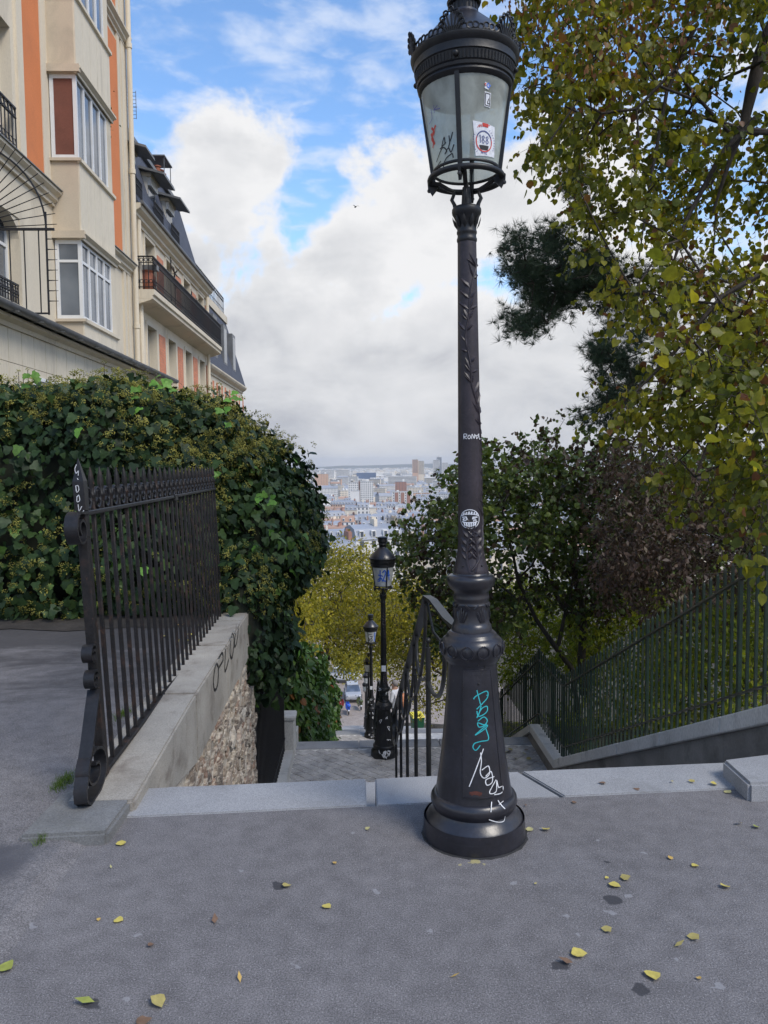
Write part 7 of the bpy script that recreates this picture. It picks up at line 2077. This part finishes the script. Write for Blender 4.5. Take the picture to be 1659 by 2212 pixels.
def make_person(loc, rz, label, jacket, hair, bag=True):
    root = empty('person', loc, rz, label, 'person')
    J = {'pel': (0, 0, .92), 'bel': (0, .01, 1.08), 'che': (0, .0, 1.30), 'nek': (0, .02, 1.46), 'hd0': (0, .04, 1.53), 'hd1': (0, .05, 1.62), 'hd2': (0, .045, 1.69)}
    B = [('pel', 'bel'), ('bel', 'che'), ('che', 'nek'), ('nek', 'hd0'), ('hd0', 'hd1'), ('hd1', 'hd2')]
    rd = {'pel': (.15, .12), 'bel': (.145, .11), 'che': (.165, .12), 'nek': .055, 'hd0': .072, 'hd1': .092, 'hd2': .07}
    for s, sg in (('l', -1), ('r', 1)):
        fw = .16 * sg                                  # mid-stride going down
        J.update({s + 'hip': (.09 * sg, 0, .88), s + 'kne': (.10 * sg, .10 + fw, .50), s + 'ank': (.10 * sg, -.02 + fw * 1.4, .10), s + 'toe': (.11 * sg, .16 + fw * 1.4, .04),
                  s + 'sho': (.19 * sg, .0, 1.40), s + 'elb': (.26 * sg, -.06 - fw * .5, 1.14), s + 'wri': (.25 * sg, .12 - fw * .6, .95), s + 'hnd': (.24 * sg, .17 - fw * .6, .88)})
        B += [('pel', s + 'hip'), (s + 'hip', s + 'kne'), (s + 'kne', s + 'ank'), (s + 'ank', s + 'toe'), ('che', s + 'sho'), (s + 'sho', s + 'elb'), (s + 'elb', s + 'wri'), (s + 'wri', s + 'hnd')]
        rd.update({s + 'hip': .095, s + 'kne': .062, s + 'ank': .045, s + 'toe': .04, s + 'sho': .075, s + 'elb': .055, s + 'wri': .038, s + 'hnd': .04})
        for q in range(4):                            # fingers
            J[s + 'f%d' % q] = (.24 * sg + (q - 1.5) * .018, .20 - fw * .6, .80 - .005 * abs(q - 1.5)); B.append((s + 'hnd', s + 'f%d' % q)); rd[s + 'f%d' % q] = .009
        J[s + 'th'] = (.24 * sg - .05 * sg, .22 - fw * .6, .86); B.append((s + 'hnd', s + 'th')); rd[s + 'th'] = .010
    def zone(c):
        if c.z > 1.47: return 0
        if c.z < .12: return 3
        if c.z < .90 and abs(c.x) < .20: return 2
        if c.z < .93 and abs(c.x) >= .18: return 0
        return 1
    skin_body('body', J, B, rd, 'pel', [MAT['skin'], jacket, MAT['trousers'], MAT['shoe']], zone, root)
    m = MB().sphere((0, .02, 1.66), (.098, .108, .105), 14, 9); m.v = [v for v in m.v]
    m.v = [(x, y, z) if not (y > .08 and z < 1.66) else (x, .06, z) for x, y, z in m.v]
    m.build('hair', hair, root, 180)
    f = MB(); f.sphere((0, .142, 1.605), (.014, .022, .018), 6, 5); f.build('nose', MAT['skin'], root, 180)
    for sg in (-1, 1): MB().sphere((.035 * sg, .132, 1.63), .010, 6, 4).build('eye', MAT['k_ink'], root); MB().sphere((.094 * sg, .05, 1.61), (.012, .022, .03), 6, 5).build('ear', MAT['skin'], root, 180)
    MB().sphere((0, .130, 1.565), (.026, .010, .006), 6, 4).build('mouth', MAT['r_ink'], root)
    if bag:
        m = MB(); m.bbox((-.16, -.30, .92), (.20, -.12, 1.34), .05); m.build('bag', MAT['tan'], root, 60)
        m = MB(); m.strip([(.12, -.2, 1.3), (.14, -.05, 1.47), (.12, .12, 1.36), (.10, .14, 1.1), (.12, -.1, .98)], (.03, 0, 0), .01); m.build('strap', MAT['tan'], root)
    return root
t_p = 22.4 + .34 * 2.5
make_person(S(1.12, t_p, FL[2][1] - .166 * 3 + .0), R(60), 'grey haired person in pale jacket with tan bag walking down the stairs', MAT['jacket'], MAT['hair'])
pg = empty('pigeon', S(-.78, FL[2][0] - .12, FL[1][3] + .006), 1.0, 'small dark pigeon on the granite edge of the second landing', 'pigeon')
m = MB(); m.sphere((0, 0, .085), (.035, .075, .04), 10, 7); m.sphere((0, .065, .145), (.02, .024, .022), 8, 6); m.tube([(0, .04, .10), (0, .062, .14)], [.026, .018], 7); m.tube([(0, -.05, .08), (0, -.14, .06)], [.02, .012], 6)
m.build('body', MAT['trousers'], pg, 180)
MB().tube([(0, .085, .145), (0, .105, .14)], [.007, .002], 5).build('beak', MAT['tan'], pg)
for sg in (-1, 1): MB().tube([(sg * .015, 0, .06), (sg * .015, .005, 0)], .004, 4).build('leg', MAT['r_ink'], pg)
# ------------------------------------------------------------------ scooters, car and bin at the foot of the stairs
MAT['tyre'] = pm('tyre', (.018, .018, .018), .85, var=.2); MAT['chrome'] = pm('bright_metal', (.55, .56, .58), .25, metal=.9, var=.05)
def gloss(name, col): return pm(name, col, .25, var=.05, fvar=.03, spec=.7)
def make_scooter(loc, rz, label, body, grp='scooters parked at the foot of the stairs'):
    r = empty('scooter', loc, rz, label, 'scooter', grp)
    for y in (-.62, .62):
        w = MB().torus((0, y, .24), (0, 1, 0), (0, 0, 1), .19, .055, 20, 8).build('wheel', MAT['tyre'], r, 60)
        MB().tube([(-.04, y, .24), (.04, y, .24)], .13, 14).build('rim', MAT['chrome'], w, 40)
    m = MB(); V = []
    for x in (-.16, .16): V += [(x, -.72, .55), (x, -.25, .34), (x, .25, .30), (x, .30, .36), (x, -.15, .48), (x * .8, -.10, .74), (x * .8, -.75, .78)]
    n = 7; m.add(V, [tuple(range(n)), tuple(range(2*n - 1, n - 1, -1))] + [(k, (k + 1) % n, n + (k + 1) % n, n + k) for k in range(n)]); m.build('rear_body', body, r)
    m = MB(); m.prism([(-.2, .34, .32), (.2, .34, .32), (.24, .42, .7), (.14, .38, 1.0), (-.14, .38, 1.0), (-.24, .42, .7)], (0, .07, .02)); m.build('leg_shield', body, r)
    MB().bbox((-.15, -.75, .78), (.15, .02, .88), .04).build('seat', MAT['tyre'], r, 60)
    m = MB(); m.tube([(-.34, .26, 1.08), (-.12, .36, 1.06), (.12, .36, 1.06), (.34, .26, 1.08)], .018, 6); m.tube([(0, .36, 1.05), (0, .62, .24)], .03, 6); m.build('handlebar', MAT['tyre'], r, 50)
    MB().sphere((0, .46, .96), (.09, .05, .08), 10, 6).build('headlight', MAT['chrome'], r, 180)
    MB().bbox((-.12, .44, .45), (.12, .80, .50), .02).build('front_mudguard', body, r, 60)
    MB().bbox((-.09, -.80, .42), (.09, -.775, .56), .01).build('number_plate', MAT['white'], r)
    for sg in (-1, 1):
        m = MB(); m.tube([(sg * .3, .28, 1.08), (sg * .32, .3, 1.25)], .008, 5); m.sphere((sg * .33, .3, 1.27), (.05, .015, .035), 8, 5); m.build('mirror', MAT['tyre'], r, 60)
    MB().bbox((-.17, -1.0, .86), (.17, -.68, 1.14), .05).build('top_box', body, r, 60)
    return r
zz_ = lambda t: float(np.interp(t, [STREET_T, 112], [STREET_Z, STREET_Z - .8]))
def street_at(u, v):
    d = ray(u, v); 
    return on_z(u, v, STREET_Z - .05)
p = street_at(752, 1540); make_scooter(p, R(8), 'bright blue scooter parked at the foot of the stairs', gloss('blue_paint', (.02, .10, .55)))
p = street_at(737, 1534); make_scooter(p, R(-6), 'dark red scooter parked beside the blue scooter', gloss('red_paint', (.25, .02, .02)))
p = street_at(777, 1530); make_scooter(p, R(14), 'black and green scooter parked on the right of the blue scooter', gloss('olive_paint', (.07, .09, .03)))
def make_car(loc, rz, label, body):
    r = empty('parked_car', loc, rz, label, 'car', 'cars parked in the lower street')
    def loft(secs):
        m = MB(); V = []; F = []
        for (y, w0, w1, z0, z1) in secs: V += [(-w0, y, z0), (w0, y, z0), (w1, y, z1), (-w1, y, z1)]
        n = len(secs)
        for i in range(n - 1):
            for k in range(4): F.append((i*4+k, i*4+(k+1) % 4, i*4+4+(k+1) % 4, i*4+4+k))
        F += [(3, 2, 1, 0), tuple((n-1)*4+k for k in range(4))]
        return m.add(V, F)
    me = loft([(-2.05, .78, .74, .35, .62), (-1.9, .84, .80, .22, .82), (-1.0, .86, .82, .2, .90), (.9, .86, .82, .2, .92), (1.85, .84, .78, .22, .90), (2.05, .76, .72, .35, .70)]).mesh('body', body)
    bm = bmesh.new(); bm.from_mesh(me); bmesh.ops.bevel(bm, geom=list(bm.edges), offset=.05, segments=2, affect='EDGES'); bm.to_mesh(me); bm.free(); link('body', me, r)
    loft([(-1.15, .78, .74, .88, .90), (-.45, .78, .60, .88, 1.42), (.9, .78, .60, .88, 1.44), (1.7, .76, .68, .88, .98)]).build('windows', MAT['win'], r)
    loft([(-.5, .60, .58, 1.41, 1.46), (.92, .60, .58, 1.43, 1.47)]).build('roof', body, r)
    for y in (-1.3, 1.3):
        for x in (-.8, .8):
            w = MB().tube([(x - .1, y, .31), (x + .1, y, .31)], .31, 18).build('wheel', MAT['tyre'], r, 40); MB().tube([(x - .105, y, .31), (x + .105, y, .31)], .19, 14).build('rim', MAT['chrome'], w, 40)
    for x in (-.6, .6): MB().sphere((x, -2.02, .66), (.16, .05, .07), 8, 5).build('headlight', MAT['chrome'], r, 180); MB().sphere((x, 2.03, .72), (.12, .04, .08), 8, 5).build('tail_light', MAT['r_ink'], r, 180)
    return r
p = street_at(741, 1468); make_car(p, R(75), 'white car parked across the end of the lower street', gloss('white_car', (.62, .63, .64)))
p = street_at(762, 1505); make_car(p, R(5), 'silver car parked behind the blue scooter', gloss('silver_car', (.38, .39, .41)))
bn = empty('wheelie_bin', S(2.72, 35.6, gz(35.6) - .1), AZ + .2, 'green wheelie bin with bright yellow lid low beside the fourth flight', 'bin')
MB().add([(-.22, -.22, .1), (.22, -.22, .1), (.22, .22, .1), (-.22, .22, .1), (-.28, -.3, 1.0), (.28, -.3, 1.0), (.28, .3, 1.0), (-.28, .3, 1.0)], [(0,3,2,1),(4,5,6,7),(0,1,5,4),(1,2,6,5),(2,3,7,6),(3,0,4,7)]).build('body', pm('bin_green', (.02, .10, .05), .5), bn)
MB().add([(-.30, -.33, 1.0), (.30, -.33, 1.0), (.30, .32, 1.0), (-.30, .32, 1.0), (-.27, -.28, 1.08), (.27, -.28, 1.08), (.27, .3, 1.12), (-.27, .3, 1.12)], [(0,3,2,1),(4,5,6,7),(0,1,5,4),(1,2,6,5),(2,3,7,6),(3,0,4,7)]).build('lid', pm('bin_yellow', (.70, .60, .04), .45, var=.08), bn)
for x in (-.2, .2): MB().tube([(x - .03, .22, .1), (x + .03, .22, .1)], .1, 12).build('wheel', MAT['tyre'], bn, 40)
# a bird far up in front of the clouds
bd = empty('bird', at(768, 447, 60), .5, 'small dark bird flying below the clouds', 'bird')
m = MB(); m.sphere((0, 0, 0), (.05, .14, .05), 8, 6); m.sphere((0, .15, .02), .035, 6, 5); m.add([(0, -.12, 0), (.05, -.24, 0), (-.05, -.24, 0), (0, -.12, .01)], [(0, 1, 2), (3, 2, 1)]); m.build('body', MAT['k_ink'], bd, 180)
for sg in (-1, 1): MB().add([(0, .06, .02), (0, -.06, .02), (sg * .16, -.03, .12), (sg * .32, -.1, .05), (sg * .17, .06, .13)], [(0, 1, 2, 4), (4, 2, 3)]).build('wing', MAT['k_ink'], bd)
